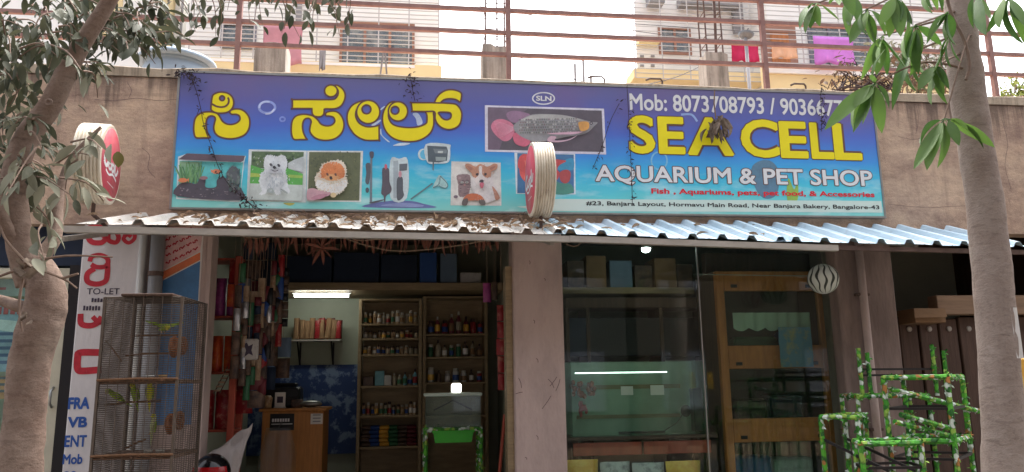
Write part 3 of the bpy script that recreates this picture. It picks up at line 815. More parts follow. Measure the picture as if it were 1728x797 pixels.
# bent iron hooks on the parapet
for i, (px, py, lab) in enumerate(((1020, 143, 'bent iron hook on the parapet, leftmost of three'), (1118, 148, 'bent iron hook on the parapet left of the narrow column stub'), (1360, 153, 'bent iron hook on the parapet nearest the lilac cloth'))):
    p = at(px, py, .1); p.z = ZT-.01
    q = MB().tube([p, p+Vector((0, -.0, .06)), p+Vector((-.02, -.01, .075)), p+Vector((-.12, -.02, .07)), p+Vector((-.16, -.03, .05))], .009, 6)
    tag(q.build('iron_hook', 'rebar'), lab, 'hook', 'iron hooks on the parapet')

# ------------------------------------------------------------------ the signboard
SH = 1.141
sg = thing('signboard', 'wide blue shop signboard with yellow Kannada and English lettering on the parapet wall', 'signboard', (0, 0, 3.05))
SO = Vector((0, 0, 3.05))
bd = MB().box((0, .0, 0), (6.1, .05, SH)).build('board', 'sign_print', sg)
for nm, a, b in (('frame', (-.018, -.006, -.016), (6.118, .054, -.001)), ('frame', (-.018, -.006, SH+.001), (6.118, .054, SH+.016)), ('frame', (-.018, -.006, -.0009), (-.0005, .054, SH+.0009)), ('frame', (6.1005, -.006, -.0009), (6.118, .054, SH+.0009))):
    MB().box(a, b).build(nm, 'steel', sg)
def sp_(px, py, k=1):
    p = at(px, py, 0); return Vector((p.x, -.0012-.0004*k, p.z-3.05))
def kan(q, qo, loops, s, ox, oy, k, w=.014):
    L3 = []
    for lp in loops:
        sm = smooth_loop([Vector((x, y, 0)) for x, y in crop(lp, s, ox, oy)], 4)
        L3.append([sp_(p.x, p.y, k) for p in sm])
    q.poly(L3)
    for lp in L3: ribbon(qo, [Vector((p.x, p.y-.0006, p.z)) for p in lp], w)
def kdone():
    global q, qo
    o = q.build('kannada_letter', 'letter_yellow', sg); qo.build('outline', 'letter_edge', o); q = MB(); qo = MB()
q = MB(); qo = MB()
s1 = (7.247, 310, 140)
kan(q, qo, [[(150, 670), (125, 600), (125, 520), (140, 440), (180, 390), (240, 362), (310, 355), (370, 362), (420, 385), (450, 430), (480, 475), (530, 505), (590, 510), (650, 490), (688, 450), (680, 405), (640, 385), (590, 385), (565, 365), (580, 335), (640, 320), (710, 330), (770, 375), (805, 440), (808, 520), (785, 590), (740, 640), (670, 670), (590, 685), (510, 680), (430, 655), (385, 615), (368, 560), (375, 500), (388, 450), (375, 415), (335, 405), (300, 420), (280, 460), (275, 520), (285, 590), (305, 640), (325, 670), (240, 674)]], *s1, 1)
kan(q, qo, [[(345, 200), (360, 150), (410, 122), (470, 115), (540, 130), (590, 170), (612, 230), (605, 290), (575, 335), (530, 362), (460, 372), (390, 365), (340, 335), (335, 290), (340, 240)], circ(470, 190, 30, 10)], *s1, 2)
ribbon(qo, [sp_(p.x, p.y, 4) for p in smooth_loop([Vector((x, y, 0)) for x, y in crop([(342, 258), (400, 288), (460, 298), (510, 288), (545, 255), (552, 210), (540, 180)], *s1)], 4, False)], .016, False)
kdone(); s2 = (6.644, 480, 130)
kan(q, qo, [[(90, 255), (90, 256), (300, 256), (520, 256), (575, 240), (602, 195), (598, 145), (560, 100), (600, 98), (655, 140), (682, 200), (670, 270), (630, 330), (560, 358), (455, 360), (447, 380), (440, 420), (410, 445), (375, 448), (335, 440), (312, 410), (308, 360), (300, 356), (90, 355), (89, 354)]], *s2, 3)
kan(q, qo, [circ(522, 158, 72, 16, 66)], *s2, 5)
kan(q, qo, [[(105, 700), (80, 640), (78, 560), (90, 490), (130, 440), (200, 420), (270, 425), (330, 445), (375, 485), (410, 530), (470, 550), (530, 540), (565, 500), (550, 455), (510, 440), (465, 435), (470, 400), (540, 385), (600, 400), (645, 450), (668, 520), (660, 590), (625, 650), (560, 695), (470, 712), (380, 700), (320, 665), (285, 610), (290, 550), (300, 500), (280, 468), (240, 468), (212, 500), (203, 560), (215, 630), (245, 690), (255, 702), (180, 703)]], *s2, 1)
kdone()
kan(q, qo, [[(1062, 708), (1061, 711), (930, 712), (850, 690), (780, 640), (725, 560), (703, 480), (710, 400), (750, 330), (810, 290), (880, 268), (950, 268), (870, 290), (825, 340), (800, 400), (803, 460), (835, 515), (890, 550), (960, 562), (1060, 546), (1061, 549)]], *s2, 1)
kan(q, qo, [circ(940, 394, 130, 20), circ(920, 365, 50, 12)], *s2, 3)
kdone()
s3 = (7.244, 630, 140)
kan(q, qo, [[(270, 230), (200, 245), (150, 300), (120, 370), (112, 450), (125, 530), (165, 610), (230, 670), (310, 705), (420, 720), (540, 710), (630, 670), (700, 610), (735, 530), (740, 450), (735, 380), (725, 340), (640, 340), (655, 400), (655, 470), (640, 500), (560, 535), (450, 548), (340, 540), (250, 515), (205, 470), (185, 410), (190, 350), (215, 290)]], *s3, 1)
kan(q, qo, [circ(302, 350, 118, 20), circ(265, 337, 48, 12)], *s3, 3)
kan(q, qo, [[(465, 246), (466, 245), (740, 246), (960, 255), (1030, 280), (1075, 350), (1080, 420), (1060, 500), (1010, 550), (930, 572), (850, 555), (790, 510), (755, 440), (748, 356), (640, 352), (476, 350), (475, 349)], [(800, 362), (920, 362), (950, 385), (945, 430), (900, 455), (850, 440), (815, 400)]], *s3, 5)
kan(q, qo, [[(752, 248), (770, 190), (820, 130), (890, 92), (960, 85), (1030, 100), (1075, 130), (1075, 190), (1060, 235), (1010, 205), (940, 195), (870, 205), (830, 235), (818, 250)]], *s3, 3)
kdone()
# Latin lettering
def sign_text(name, s, a, b, m, edge=None, ew=.012, k=2, split=True, **kw):
    q = MB(); A, B = at(a[0], a[1], 0), at(b[0], b[1], 0)
    text_mesh(q, s, A.x, B.x, A.z-3.05, B.z-3.05, -.0012-.0004*k-.0015, **kw)
    if not split: o = q.build(name, m, sg); o['kind'] = 'stuff'
    else:
        for g in pieces(q):
            o = g.build(name, m, sg)
        if len(s) > 1: o = bd
    if edge:
        q2 = MB(); kw2 = dict(kw); kw2['bold'] = kw.get('bold', 0)+.032
        text_mesh(q2, s, A.x-ew, B.x+ew, A.z-3.05-ew, B.z-3.05+ew, -.0012-.0004*k, **kw2)
        o2 = q2.build('outline', edge, o)
        if len(s) > 1: o2['kind'] = 'stuff'
    return o
sign_text('letter', 'Mob: 8073708793 / 9036677', (1063, 186), (1420, 168), 'letter_white', bold=.02)
for ch, xa, xb, yb_, yt_ in (('S', 1062, 1103, 258.5, 192.5), ('E', 1112, 1153, 260, 194), ('A', 1161, 1234, 262, 196), ('C', 1252, 1311, 265, 199.5), ('E', 1318, 1359, 267, 202), ('L', 1370, 1402, 268.5, 204), ('L', 1409, 1449, 270, 205.5)):
    sign_text('letter', ch, (xa, yb_), (xb, yt_), 'letter_yellow', 'letter_edge', .008, bold=.028)
sign_text('letter', 'AQUARIUM & PET SHOP', (1005, 306), (1470, 287), 'letter_white', 'letter_edge', .007, bold=.022, k=4)
sign_text('goods_lettering', 'Fish , Aquariums, pets, pet food, & Accessories', (1099, 327), (1475, 324), 'letter_red', bold=.03, split=False)
st0, st1 = sp_(930, 357.5), sp_(1488, 338)
q = MB(); q.poly([[sp_(872, 349), sp_(900, 347), sp_(930, 336), sp_(1487, 339.5), sp_(1489, 359), sp_(905, 356)]]); q.build('address_strip', 'strip_pale', sg)
sign_text('address_lettering', '#23, Banjara Layout, Hormavu Main Road, Near Banjara Bakery, Bangalore-43', (989, 346.5), (1483, 346.5), 'letter_black', bold=.018, split=False)

# printed pictures on the board: flat layers of printed colour
class Print:
    def __init__(s, sc, ox, oy, k0=0): s.q = MB(); s.t = (sc, ox, oy); s.k = k0; s.rd = random.Random(7)
    def p(s, col, pts, smooth=False, fuzz=0, step=2):
        px = [Vector((x, y, 0)) for x, y in crop(pts, *s.t)]
        if smooth or fuzz: px = smooth_loop(px, 6 if fuzz else 4)
        if fuzz:
            c = sum(px, Vector())/len(px)
            px = [p+(p-c).normalized()*(s.rd.uniform(0, fuzz) if i % 2 else -s.rd.uniform(0, fuzz*.6)) for i, p in enumerate(px)]
        s.k += 1; s.q.col = C(*col); s.q.poly([[sp_(v.x, v.y, s.k*.5) for v in px]])
        return s
    def e(s, col, cx, cy, rx, ry=None, n=14, fuzz=0): return s.p(col, circ(cx, cy, rx, n, ry or rx), True, fuzz)
    def ln(s, col, pts, w, closed=False):
        px = smooth_loop([Vector((x, y, 0)) for x, y in crop(pts, *s.t)], 4, closed)
        s.k += 1; s.q.col = C(*col); ribbon(s.q, [sp_(v.x, v.y, s.k*.5) for v in px], w, closed); return s
    def done(s, name): return s.q.build(name, 'print', sg)

# aquarium
P = Print(5.236, 290, 240)
P.p((220, 236, 238), [(38, 505), (55, 130), (140, 100), (655, 122), (640, 180), (600, 530)])
P.p((92, 204, 206), [(70, 165), (630, 180), (600, 515), (50, 490)])
P.p((140, 190, 150), [(70, 170), (250, 178), (235, 330), (62, 380)])
for k in range(34):
    x = rnd.uniform(80, 250); y = rnd.uniform(340, 390); h = rnd.uniform(90, 190); d = rnd.uniform(-60, 60)
    P.ln(rnd.choice(((96, 160, 96), (120, 176, 110), (70, 130, 84))), [(x, y), (x+d*.4, y-h*.5), (x+d, y-h)], .008)
P.p((72, 64, 76), [(52, 480), (62, 380), (140, 360), (220, 370), (250, 320), (300, 330), (300, 400), (390, 400), (400, 340), (440, 310), (490, 330), (500, 380), (590, 400), (620, 420), (600, 515)], True)
P.e((86, 92, 96), 545, 320, 62, 105, 16, 3)
for k in range(40): P.e(rnd.choice(((70, 96, 92), (110, 120, 118), (60, 74, 78), (88, 110, 96))), rnd.uniform(500, 600), rnd.uniform(230, 440), rnd.uniform(6, 13), rnd.uniform(10, 24), 6)
for k in range(46): P.e(rnd.choice(((120, 108, 116), (96, 84, 92), (56, 48, 60), (150, 140, 146))), rnd.uniform(70, 600), rnd.uniform(410, 490), rnd.uniform(4, 12), rnd.uniform(3, 7), 6)
P.p((92, 72, 84), [(66, 160), (140, 108), (652, 130), (640, 172), (612, 186), (75, 162)])
P.e((226, 132, 84), 400, 268, 38, 22).p((226, 132, 84), [(370, 262), (350, 245), (356, 280)]).e((222, 128, 70), 105, 345, 40, 20).p((222, 140, 80), [(140, 340), (160, 325), (158, 365)])
P.e((150, 110, 116), 290, 325, 36, 16)
P.done('aquarium_picture')
# white puppy
P = Print(5.236, 290, 240)
P.p((224, 232, 230), [(680, 65), (1192, 76), (1184, 534), (660, 520)])
P.p((84, 112, 66), [(706, 82), (1166, 88), (1160, 240), (700, 230)])
for k in range(50): P.e(rnd.choice(((70, 96, 56), (120, 144, 92), (60, 84, 50), (100, 128, 80))), rnd.uniform(712, 1155), rnd.uniform(92, 200), rnd.uniform(8, 20), rnd.uniform(5, 12), 6)
P.p((198, 206, 206), [(1080, 160), (1166, 130), (1162, 270), (1030, 240), (1030, 190)])
P.p((86, 176, 66), [(700, 205), (800, 240), (1030, 235), (1160, 285), (1156, 385), (692, 370)])
P.p((176, 200, 76), [(697, 275), (800, 285), (800, 310), (695, 312)]).p((160, 196, 76), [(1030, 290), (1158, 300), (1156, 322), (1030, 316)])
P.p((196, 206, 200), [(692, 368), (1156, 383), (1150, 522), (680, 510)])
P.p((226, 232, 234), [(770, 465), (800, 430), (775, 360), (790, 280), (820, 250), (815, 190), (830, 130), (870, 118), (920, 130), (975, 120), (1015, 150), (1022, 210), (1005, 260), (1020, 310), (1025, 390), (1045, 440), (1010, 455), (960, 430), (965, 460), (920, 465), (895, 410), (850, 420), (830, 460)], True, 2.2)
for k in range(60): P.e(rnd.choice(((210, 218, 222), (238, 242, 242), (200, 208, 214))), rnd.gauss(915, 50), rnd.uniform(260, 420), rnd.uniform(4, 9), rnd.uniform(8, 20), 6)
P.e((214, 218, 224), 918, 262, 60, 22, 12, 1.5).e((56, 52, 62), 884, 212, 12, 9).e((56, 52, 62), 952, 218, 12, 9).e((46, 42, 50), 915, 238, 15, 12).ln((70, 60, 70), [(880, 250), (912, 264), (945, 256)], .006)
P.p((170, 182, 180), [(850, 425), (890, 412), (900, 455), (850, 450)], True).p((160, 170, 166), [(965, 425), (985, 425), (1030, 455), (1010, 460)], True)
for k in range(150):
    x, y = rnd.gauss(915, 62), rnd.uniform(135, 440); d = rnd.uniform(8, 18); a0 = math.atan2(y-280, x-915)+rnd.gauss(0, .4)
    P.ln(rnd.choice(((196, 204, 210), (240, 244, 244), (214, 220, 226), (178, 188, 196))), [(x, y), (x+d*math.cos(a0)*.6, y+d*.8)], .003)
P.e((56, 52, 62), 884, 212, 11, 8).e((56, 52, 62), 952, 218, 11, 8).e((46, 42, 50), 915, 238, 14, 11)
P.done('white_puppy_picture')
# orange puppy
P = Print(5.236, 290, 240)
P.p((224, 226, 220), [(1196, 76), (1690, 78), (1672, 530), (1188, 524)])
P.p((98, 104, 62), [(1214, 88), (1668, 92), (1656, 518), (1200, 514)])
for k in range(120): P.ln(rnd.choice(((84, 92, 52), (116, 120, 74), (74, 78, 48))), [(x := rnd.uniform(1230, 1640), y := rnd.uniform(100, 500)), (x+rnd.uniform(-16, 16), y-12)], .007)
P.p((206, 160, 170), [(1202, 430), (1250, 415), (1310, 430), (1400, 440), (1390, 480), (1320, 490), (1290, 514), (1200, 514)], True)
P.p((188, 130, 146), [(1230, 505), (1300, 470), (1380, 470), (1310, 512)], True)
P.p((226, 216, 196), [(1290, 420), (1268, 330), (1310, 260), (1340, 200), (1420, 170), (1510, 180), (1545, 240), (1540, 310), (1552, 380), (1510, 440), (1450, 470), (1370, 440)], True, 3)
P.p((236, 236, 232), [(1285, 400), (1300, 340), (1420, 380), (1530, 340), (1545, 390), (1490, 445), (1400, 450)], True, 2)
P.p((226, 138, 74), [(1330, 320), (1325, 250), (1350, 205), (1420, 185), (1490, 200), (1525, 250), (1520, 320), (1430, 330)], True, 1.6)
P.p((236, 172, 110), [(1350, 320), (1400, 290), (1450, 300), (1490, 320), (1470, 345), (1380, 345)], True, 1)
P.e((120, 70, 44), 1380, 298, 10, 7).e((120, 70, 44), 1452, 300, 10, 7).e((60, 40, 36), 1410, 330, 13, 9).e((226, 200, 150), 1430, 475, 26, 22)
for k in range(170):
    a0 = rnd.uniform(0, 2*PI); rr = rnd.uniform(50, 128); x, y = 1420+rr*math.cos(a0), 315+rr*.95*math.sin(a0); d = rnd.uniform(10, 22)
    up_ = y < 335 and rr < 108
    P.ln(rnd.choice(((206, 112, 52), (236, 160, 96), (220, 134, 70)) if up_ else ((240, 236, 226), (206, 196, 178), (226, 210, 184), (232, 200, 160))), [(x, y), (x+d*math.cos(a0+.2), y+d*math.sin(a0+.2))], .0034)
P.e((96, 56, 36), 1380, 298, 10, 7).e((96, 56, 36), 1452, 300, 10, 7).e((50, 34, 30), 1412, 328, 13, 9)
P.done('orange_puppy_picture')
# filters, clippers and net
P = Print(6.132, 610, 230, 0)
P.p((96, 108, 168), [(30, 735), (150, 690), (330, 668), (520, 672), (640, 700), (750, 742)], True)
P.p((140, 152, 200), [(200, 720), (420, 690), (640, 715), (560, 735)], True)
P.e((206, 226, 230), 640, 190, 56, 60).e((92, 188, 226), 650, 190, 44, 50)
P.p((206, 222, 224), [(300, 250), (390, 235), (480, 250), (470, 640), (300, 640)], True)
P.p((170, 184, 190), [(330, 260), (380, 250), (380, 640), (330, 640)])
P.p((112, 124, 134), [(92, 170), (112, 170), (110, 690), (85, 690)]).p((74, 66, 84), [(85, 165), (125, 165), (122, 225), (92, 225)], True)
P.p((78, 84, 92), [(45, 290), (90, 285), (95, 370), (80, 480), (60, 500), (40, 470), (50, 380)], True).e((70, 76, 86), 60, 560, 18, 28)
P.p((82, 78, 88), [(80, 690), (150, 670), (240, 655), (200, 675), (110, 698)], True)
P.p((84, 72, 82), [(215, 345), (240, 330), (285, 345), (290, 470), (312, 540), (300, 585), (255, 620), (245, 680), (235, 680), (230, 620), (205, 590), (215, 480)], True).e((206, 92, 108), 252, 318, 14, 28)
P.p((92, 98, 104), [(392, 290), (475, 285), (470, 355), (392, 362)]).p((78, 82, 88), [(370, 440), (425, 430), (430, 560), (440, 610), (415, 650), (375, 665), (365, 600)], True).e((214, 150, 160), 400, 395, 16, 34)
P.p((206, 220, 222), [(665, 85), (900, 85), (918, 130), (905, 265), (790, 285), (680, 270)], True)
P.p((74, 88, 96), [(680, 100), (880, 110), (895, 150), (885, 255), (800, 275), (690, 265)])
P.p((116, 128, 132), [(740, 130), (885, 140), (880, 180), (760, 180)]).p((196, 206, 204), [(790, 155), (845, 155), (840, 178), (790, 175)]).p((150, 166, 164), [(765, 215), (875, 220), (870, 255), (770, 258)]).p((96, 110, 116), [(735, 270), (752, 270), (745, 360), (735, 350)])
P.ln((92, 122, 130), [(510, 655), (620, 575), (735, 490)], .012)
P.p((176, 214, 212), [(735, 540), (790, 420), (820, 410), (880, 470), (895, 520), (860, 540), (790, 520)], True)
P.ln((92, 132, 138), [(740, 535), (800, 500), (815, 420), (830, 430), (885, 490), (890, 525), (860, 540), (800, 515)], .008)
for k in range(6): P.ln((130, 170, 172), [(790+k*14, 430+k*10), (800+k*14, 520)], .003)
P.done('equipment_picture')
# kitten and puppy
P = Print(6.132, 610, 230)
P.p((226, 224, 216), [(930, 262), (1440, 275), (1448, 720), (922, 716)])
P.p((146, 122, 122), [(990, 405), (1110, 400), (1128, 470), (1125, 540), (1100, 610), (1010, 620), (1000, 500)], True, 1.2)
for k in range(30): P.e(rnd.choice(((116, 96, 100), (176, 150, 148), (96, 80, 84))), rnd.uniform(1005, 1110), rnd.uniform(420, 600), rnd.uniform(6, 16), rnd.uniform(3, 6), 6)
P.e((206, 214, 206), 1040, 480, 14, 10).e((206, 214, 206), 1090, 480, 14, 10).e((60, 56, 56), 1040, 480, 6, 8).e((60, 56, 56), 1090, 480, 6, 8).e((196, 130, 130), 1066, 508, 8, 6)
P.p((226, 222, 218), [(1150, 560), (1130, 480), (1160, 420), (1330, 420), (1370, 500), (1400, 580), (1380, 660), (1280, 690), (1200, 640)], True, 1.4)
P.p((192, 134, 104), [(1350, 520), (1390, 560), (1430, 640), (1390, 665), (1370, 600)], True)
P.p((198, 142, 110), [(1130, 380), (1080, 330), (1078, 292), (1120, 290), (1180, 318), (1230, 290), (1300, 318), (1370, 288), (1405, 300), (1395, 345), (1345, 370), (1330, 420), (1260, 440), (1165, 430)], True, .8)
P.p((176, 116, 92), [(1090, 310), (1150, 330), (1130, 360)], True).p((176, 116, 92), [(1390, 310), (1330, 330), (1345, 355)], True)
P.p((234, 226, 220), [(1215, 320), (1245, 320), (1250, 400), (1300, 450), (1270, 510), (1200, 510), (1170, 450), (1215, 400)], True)
P.e((56, 44, 42), 1195, 402, 14, 10).e((56, 44, 42), 1280, 402, 14, 10).e((70, 56, 58), 1240, 474, 22, 14).p((206, 104, 122), [(1222, 495), (1262, 495), (1256, 535), (1235, 540)], True)
P.p((206, 110, 58), [(1050, 660), (1090, 610), (1160, 595), (1230, 615), (1270, 665), (1200, 668), (1110, 668)], True).p((96, 84, 78), [(1040, 715), (1050, 660), (1100, 650), (1090, 715)], True).p((104, 96, 88), [(1215, 665), (1270, 665), (1280, 712), (1230, 712)], True)
P.e((120, 104, 110), 975, 630, 22, 16).e((226, 222, 220), 1310, 640, 40, 50, 12, 1)
for k in range(110):
    x, y = rnd.uniform(1150, 1380), rnd.uniform(300, 670); br_ = y < 430 and abs(x-1232) > 26
    P.ln(rnd.choice(((176, 120, 92), (214, 162, 130), (190, 136, 106)) if br_ else ((206, 200, 196), (240, 236, 232), (190, 182, 178))), [(x, y), (x+rnd.uniform(-5, 5), y+rnd.uniform(8, 18))], .0026)
P.e((46, 36, 36), 1195, 402, 14, 10).e((46, 36, 36), 1280, 402, 14, 10).e((60, 48, 50), 1240, 474, 22, 14).p((206, 104, 122), [(1222, 495), (1262, 495), (1256, 535), (1235, 540)], True)
P.done('kitten_and_puppy_picture')
# long silver fish
P = Print(6.13, 810, 140)
P.p((222, 218, 232), [(50, 232), (1282, 268), (1305, 742), (52, 712)])
P.p((84, 72, 82), [(80, 252), (1258, 288), (1278, 716), (82, 692)])
P.p((110, 88, 108), [(80, 252), (500, 264), (300, 420), (200, 690), (82, 692)])
P.p((150, 112, 142), [(270, 330), (330, 290), (430, 300), (520, 335), (450, 400), (330, 410)], True)
P.p((214, 120, 146), [(115, 440), (160, 385), (240, 378), (330, 420), (360, 490), (320, 580), (250, 605), (180, 560), (130, 500)], True)
for k in range(12): P.ln((232, 160, 182), [(345, 460+k*3), (240, 420+k*12), (140+k*6, 400+k*15)], .004)
P.p((210, 96, 122), [(345, 530), (400, 520), (520, 600), (470, 660), (380, 640), (345, 590)], True)
P.p((150, 148, 150), [(350, 440), (430, 380), (540, 330), (700, 325), (860, 335), (1020, 370), (1150, 405), (1215, 412), (1180, 450), (1120, 510), (1040, 540), (900, 560), (700, 600), (560, 610), (430, 560), (360, 500)], True)
P.p((178, 176, 172), [(440, 380), (560, 335), (720, 330), (900, 345), (1080, 395), (900, 380), (650, 370)], True)
for i in range(26):
    for j in range(6):
        x = 410+i*23+(j % 2)*11; y = 385+j*27
        if y < 360+max(0, (x-850))*.12 or y > 560-abs(x-650)*.1: continue
        P.e(rnd.choice(((112, 112, 112), (126, 128, 116), (136, 112, 112), (190, 188, 182))), x, y, 7, 9, 6)
P.p((222, 158, 66), [(1015, 420), (1110, 420), (1112, 490), (1040, 515), (1015, 470)], True).e((60, 46, 56), 1140, 432, 17, 17).e((196, 190, 190), 1140, 432, 6, 6)
P.p((214, 170, 188), [(690, 540), (850, 525), (1050, 520), (960, 545), (800, 548)], True).p((206, 168, 184), [(690, 615), (720, 565), (780, 575), (770, 610), (900, 600), (1000, 555), (920, 605), (800, 628)], True)
P.done('silver_fish_picture')
# oval badge
P = Print(6.13, 810, 140); P.ln((224, 224, 230), circ(657, 162, 112, 24, 60), .012, True); bo = P.done('badge')
q = MB(); a, b = at(810+580/6.13, 140+186/6.13, 0), at(810+738/6.13, 140+136/6.13, 0)
text_mesh(q, 'SLN', a.x, b.x, a.z-3.05, b.z-3.05, -.003, bold=.03); q.build('badge_lettering', 'letter_white', bo)
# round red fish, half behind the drum sign
P = Print(5.314, 850, 230)
P.p((222, 232, 236), [(96, 148), (640, 160), (645, 522), (110, 518)])
P.p((46, 110, 160), [(122, 152), (628, 166), (630, 514), (122, 512)])
P.p((40, 150, 190), [(480, 300), (520, 230), (620, 200), (625, 300), (560, 300)], True).p((60, 140, 120), [(440, 380), (500, 420), (600, 430), (620, 510), (440, 512)], True)
P.e((226, 84, 74), 300, 300, 160, 150, 20)
P.p((214, 70, 66), [(130, 280), (140, 190), (190, 160), (240, 200), (200, 330)], True)
P.p((196, 60, 58), [(430, 220), (520, 215), (560, 225), (500, 260), (480, 300), (500, 330), (480, 390), (430, 380)], True).p((176, 60, 56), [(500, 330), (560, 300), (600, 330), (590, 400), (550, 425), (510, 400)], True)
for k in range(9): P.ln((236, 140, 110), [(190+k*24, 220), (200+k*24, 300), (185+k*24, 390)], .006)
P.done('red_fish_picture')
# bubbles and small printed marks
P = Print(7.247, 310, 140)
P.ln((150, 168, 236), circ(1020, 300, 98, 22, 70), .02, True).ln((196, 210, 250), [(925, 310), (940, 260), (990, 232), (1050, 235)], .016).ln((206, 216, 250), [(1000, 380), (1060, 372), (1110, 320)], .014)
P.done('bubble_print'); P = Print(7.247, 310, 140); P.ln((130, 150, 226), circ(1208, 445, 30, 14, 26), .014, True); P.done('bubble_print')
P = Print(6.644, 480, 130)
P.p((206, 220, 240), [(975, 540), (1030, 505), (1075, 480), (1075, 500), (1010, 545)], True); P.done('glint_print')
P = Print(7.244, 630, 140)
P.p((196, 216, 234), [(80, 620), (95, 560), (110, 640), (200, 720), (170, 715)], True).p((190, 206, 232), [(480, 380), (540, 370), (590, 440), (598, 500), (540, 520), (520, 440)], True).p((206, 222, 236), [(240, 770), (330, 735), (450, 740), (380, 765)], True).p((200, 216, 236), [(75, 340), (110, 300), (145, 285), (110, 325)], True); P.done('glint_print')
P = Print(2.57, 980, 110)
P.ln((150, 176, 230), [(435, 215), (480, 215), (505, 245)], .02); P.done('glint_print'); P = Print(2.57, 980, 110); P.ln((120, 190, 226), circ(340, 415, 34, 14, 38), .014, True); P.done('bubble_print'); P = Print(2.57, 980, 110)
P.p((80, 124, 150), [(740, 450), (780, 415), (830, 420), (860, 470), (850, 560), (800, 580), (760, 540)], True); P.done('sea_print'); P = Print(2.57, 980, 110); P.p((150, 190, 60), [(895, 585), (900, 490), (925, 540), (940, 500), (940, 585)], True); P.done('sea_print')
P = Print(5.236, 290, 240); P.p((190, 186, 80), [(985, 538), (1085, 540), (1040, 562)], True); P.done('mark_print')

# ------------------------------------------------------------------ drum signs on brackets
def drum(px, py_top, py_bot, Y, depth, lab, face_right):
    a, b = at(px, py_top, Y), at(px, py_bot, Y); r_ = (a.z-b.z)/2
    c = Vector((a.x, Y, (a.z+b.z)/2))
    t = thing('drum_sign', lab, 'sign', c)
    Mx = Matrix.Rotation(PI/2, 4, 'Y')          # axis along x
    d = depth/2
    prof = [(r_-.014, -d), (r_-.002, -d+.004)]
    for k in range(1, 8):
        x = -d+depth*k/8; prof += [(r_, x-.007), (r_-.011, x-.002), (r_-.011, x+.002), (r_, x+.007)]
    prof += [(r_-.002, d-.004), (r_-.014, d)]
    MB().lathe(sorted(prof, key=lambda v: v[1]), 64, Mx).build('rim', 'drum_rim', t)
    for s in (-1, 1):
        f = MB().lathe([(.001, s*(d+.002)), (r_-.03, s*(d+.002)), (r_-.028, s*(d-.004))], 44, Mx); f = f.build('face', 'drum_red', t, True)
        f.data.materials[0] = MATS['drum_red']
        q = MB(); xx = s*(d+.0045); sy = -s
        def L(pts, w):      # brush script in the plane of the face
            V = [Vector((xx, sy*y*r_*-1, z*r_)) for y, z in pts]; V = smooth_loop(V, 5, False)
            for i in range(len(V)-1):
                dd = (V[i+1]-V[i]).normalized(); nn = Vector((0, -dd.z, dd.y))*w*r_*(.6+.5*abs(dd.z))
                q.quad(V[i]+nn, V[i+1]+nn, V[i+1]-nn, V[i]-nn)
        L([(-.38, .2), (-.6, .15), (-.68, -.05), (-.5, -.15), (-.3, -.02)], .07); L([(-.2, .02), (-.3, -.08), (-.15, -.16), (-.02, -.04), (-.15, .03)], .05)
        L([(.1, .05), (.0, -.06), (.12, -.16), (.24, -.04), (.12, .05)], .05); L([(.3, .2), (.34, -.14), (.5, -.12), (.6, .02)], .05)
        L([(-.5, -.24), (-.2, -.30), (.15, -.22), (.5, -.30)], .04); L([(-.3, -.5), (.3, -.52)], .014)
        q.build('script', 'letter_white', f)
    MB().bar((0, r_*.2, 0), (0, FY-Y, 0), .03).build('bracket', 'iron_black', t)
    MB().tube([(0, 0, -r_+.004), (.0, 0, -r_-.08), (0, FY-Y, -r_-.1)], .014, 8).build('bracket', 'rebar', t)
    return t
drum(910, 243, 366, -.42, .16, 'round red drum sign with whitish rim projecting in front of the fish picture', False)
dl = drum(170, 212, 344, -.42, .19, 'round red drum sign with dirty rim projecting from the bare wall at left', True); dl.rotation_euler = (0, 0, R(7))
# ------------------------------------------------------------------ corrugated awning
AYf, AYb = -.75, .03
aw = thing('corrugated_awning', 'corrugated metal awning over the shop fronts, old dirty sheets at left and blue at right', 'awning')
def sheet(px0, yf0, yb0, px1, yf1, yb1, m, lift, lab, x_clip=None):
    f0, f1 = at(px0, yf0, AYf), at(px1, yf1, AYf); b0, b1 = at(px0, yb0, AYb), at(px1, yb1, AYb)
    xa, xb = f0.x, f1.x; q = MB(); pitch = .235; prof = []
    x = xa; k = 0
    while x < xb:
        for dx, h in ((0, 0), (.062, 0), (.068, .006), (.074, 0), (.13, 0), (.152, .036), (.158, .038), (.188, .038), (.194, .036), (.216, 0)):
            if x+dx <= xb: prof.append((x+dx, h))
        x += pitch
    prof.append((xb, 0)); rows = []
    NY = 7
    for i in range(NY+1):
        t = i/NY; row = []
        for (x, h) in prof:
            s = (x-xa)/(xb-xa)
            zf = f0.z+(f1.z-f0.z)*s; zb = b0.z+(b1.z-b0.z)*s
            z = zf+(zb-zf)*t+h+lift+.006*noise.noise((x*1.7, t*2, lift*50))+(.008*noise.noise((x*4, 9, lift*30)) if i == 0 else 0)
            row.append((x, AYf+(AYb-AYf)*t, z))
        rows.append(row)
    q.grid(rows); o = q.build('sheet', m, aw); o['label'] = lab
    sm = o.modifiers.new('t', 'SOLIDIFY'); sm.thickness = .002
    return f0, f1, b0, b1
s1_ = sheet(128, 378, 366, 545, 385, 371, 'sheet_old', .004, 'old whitish sheet with dry leaves, left end')
s2_ = sheet(520, 384, 370, 950, 395, 377, 'sheet_old', .0, 'old dirty sheet with dry leaves in the middle')
s3_ = sheet(925, 395, 376, 1330, 408, 381, 'sheet_blue', .004, 'clean pale blue sheet')
s4_ = sheet(1308, 407, 381, 1735, 417, 389, 'sheet_blue', .0, 'clean pale blue sheet at the right end')
A0 = at(110, 384, AYf+.03); A1 = at(960, 401, AYf+.03); A2 = at(1412, 417, AYf+.03); A3 = at(1740, 425, AYf+.03)
MB().bar(A0+Vector((0, 0, -.014)), A1+Vector((0, 0, -.014)), .05, .045).build('front_rail', 'beige_tube', aw)
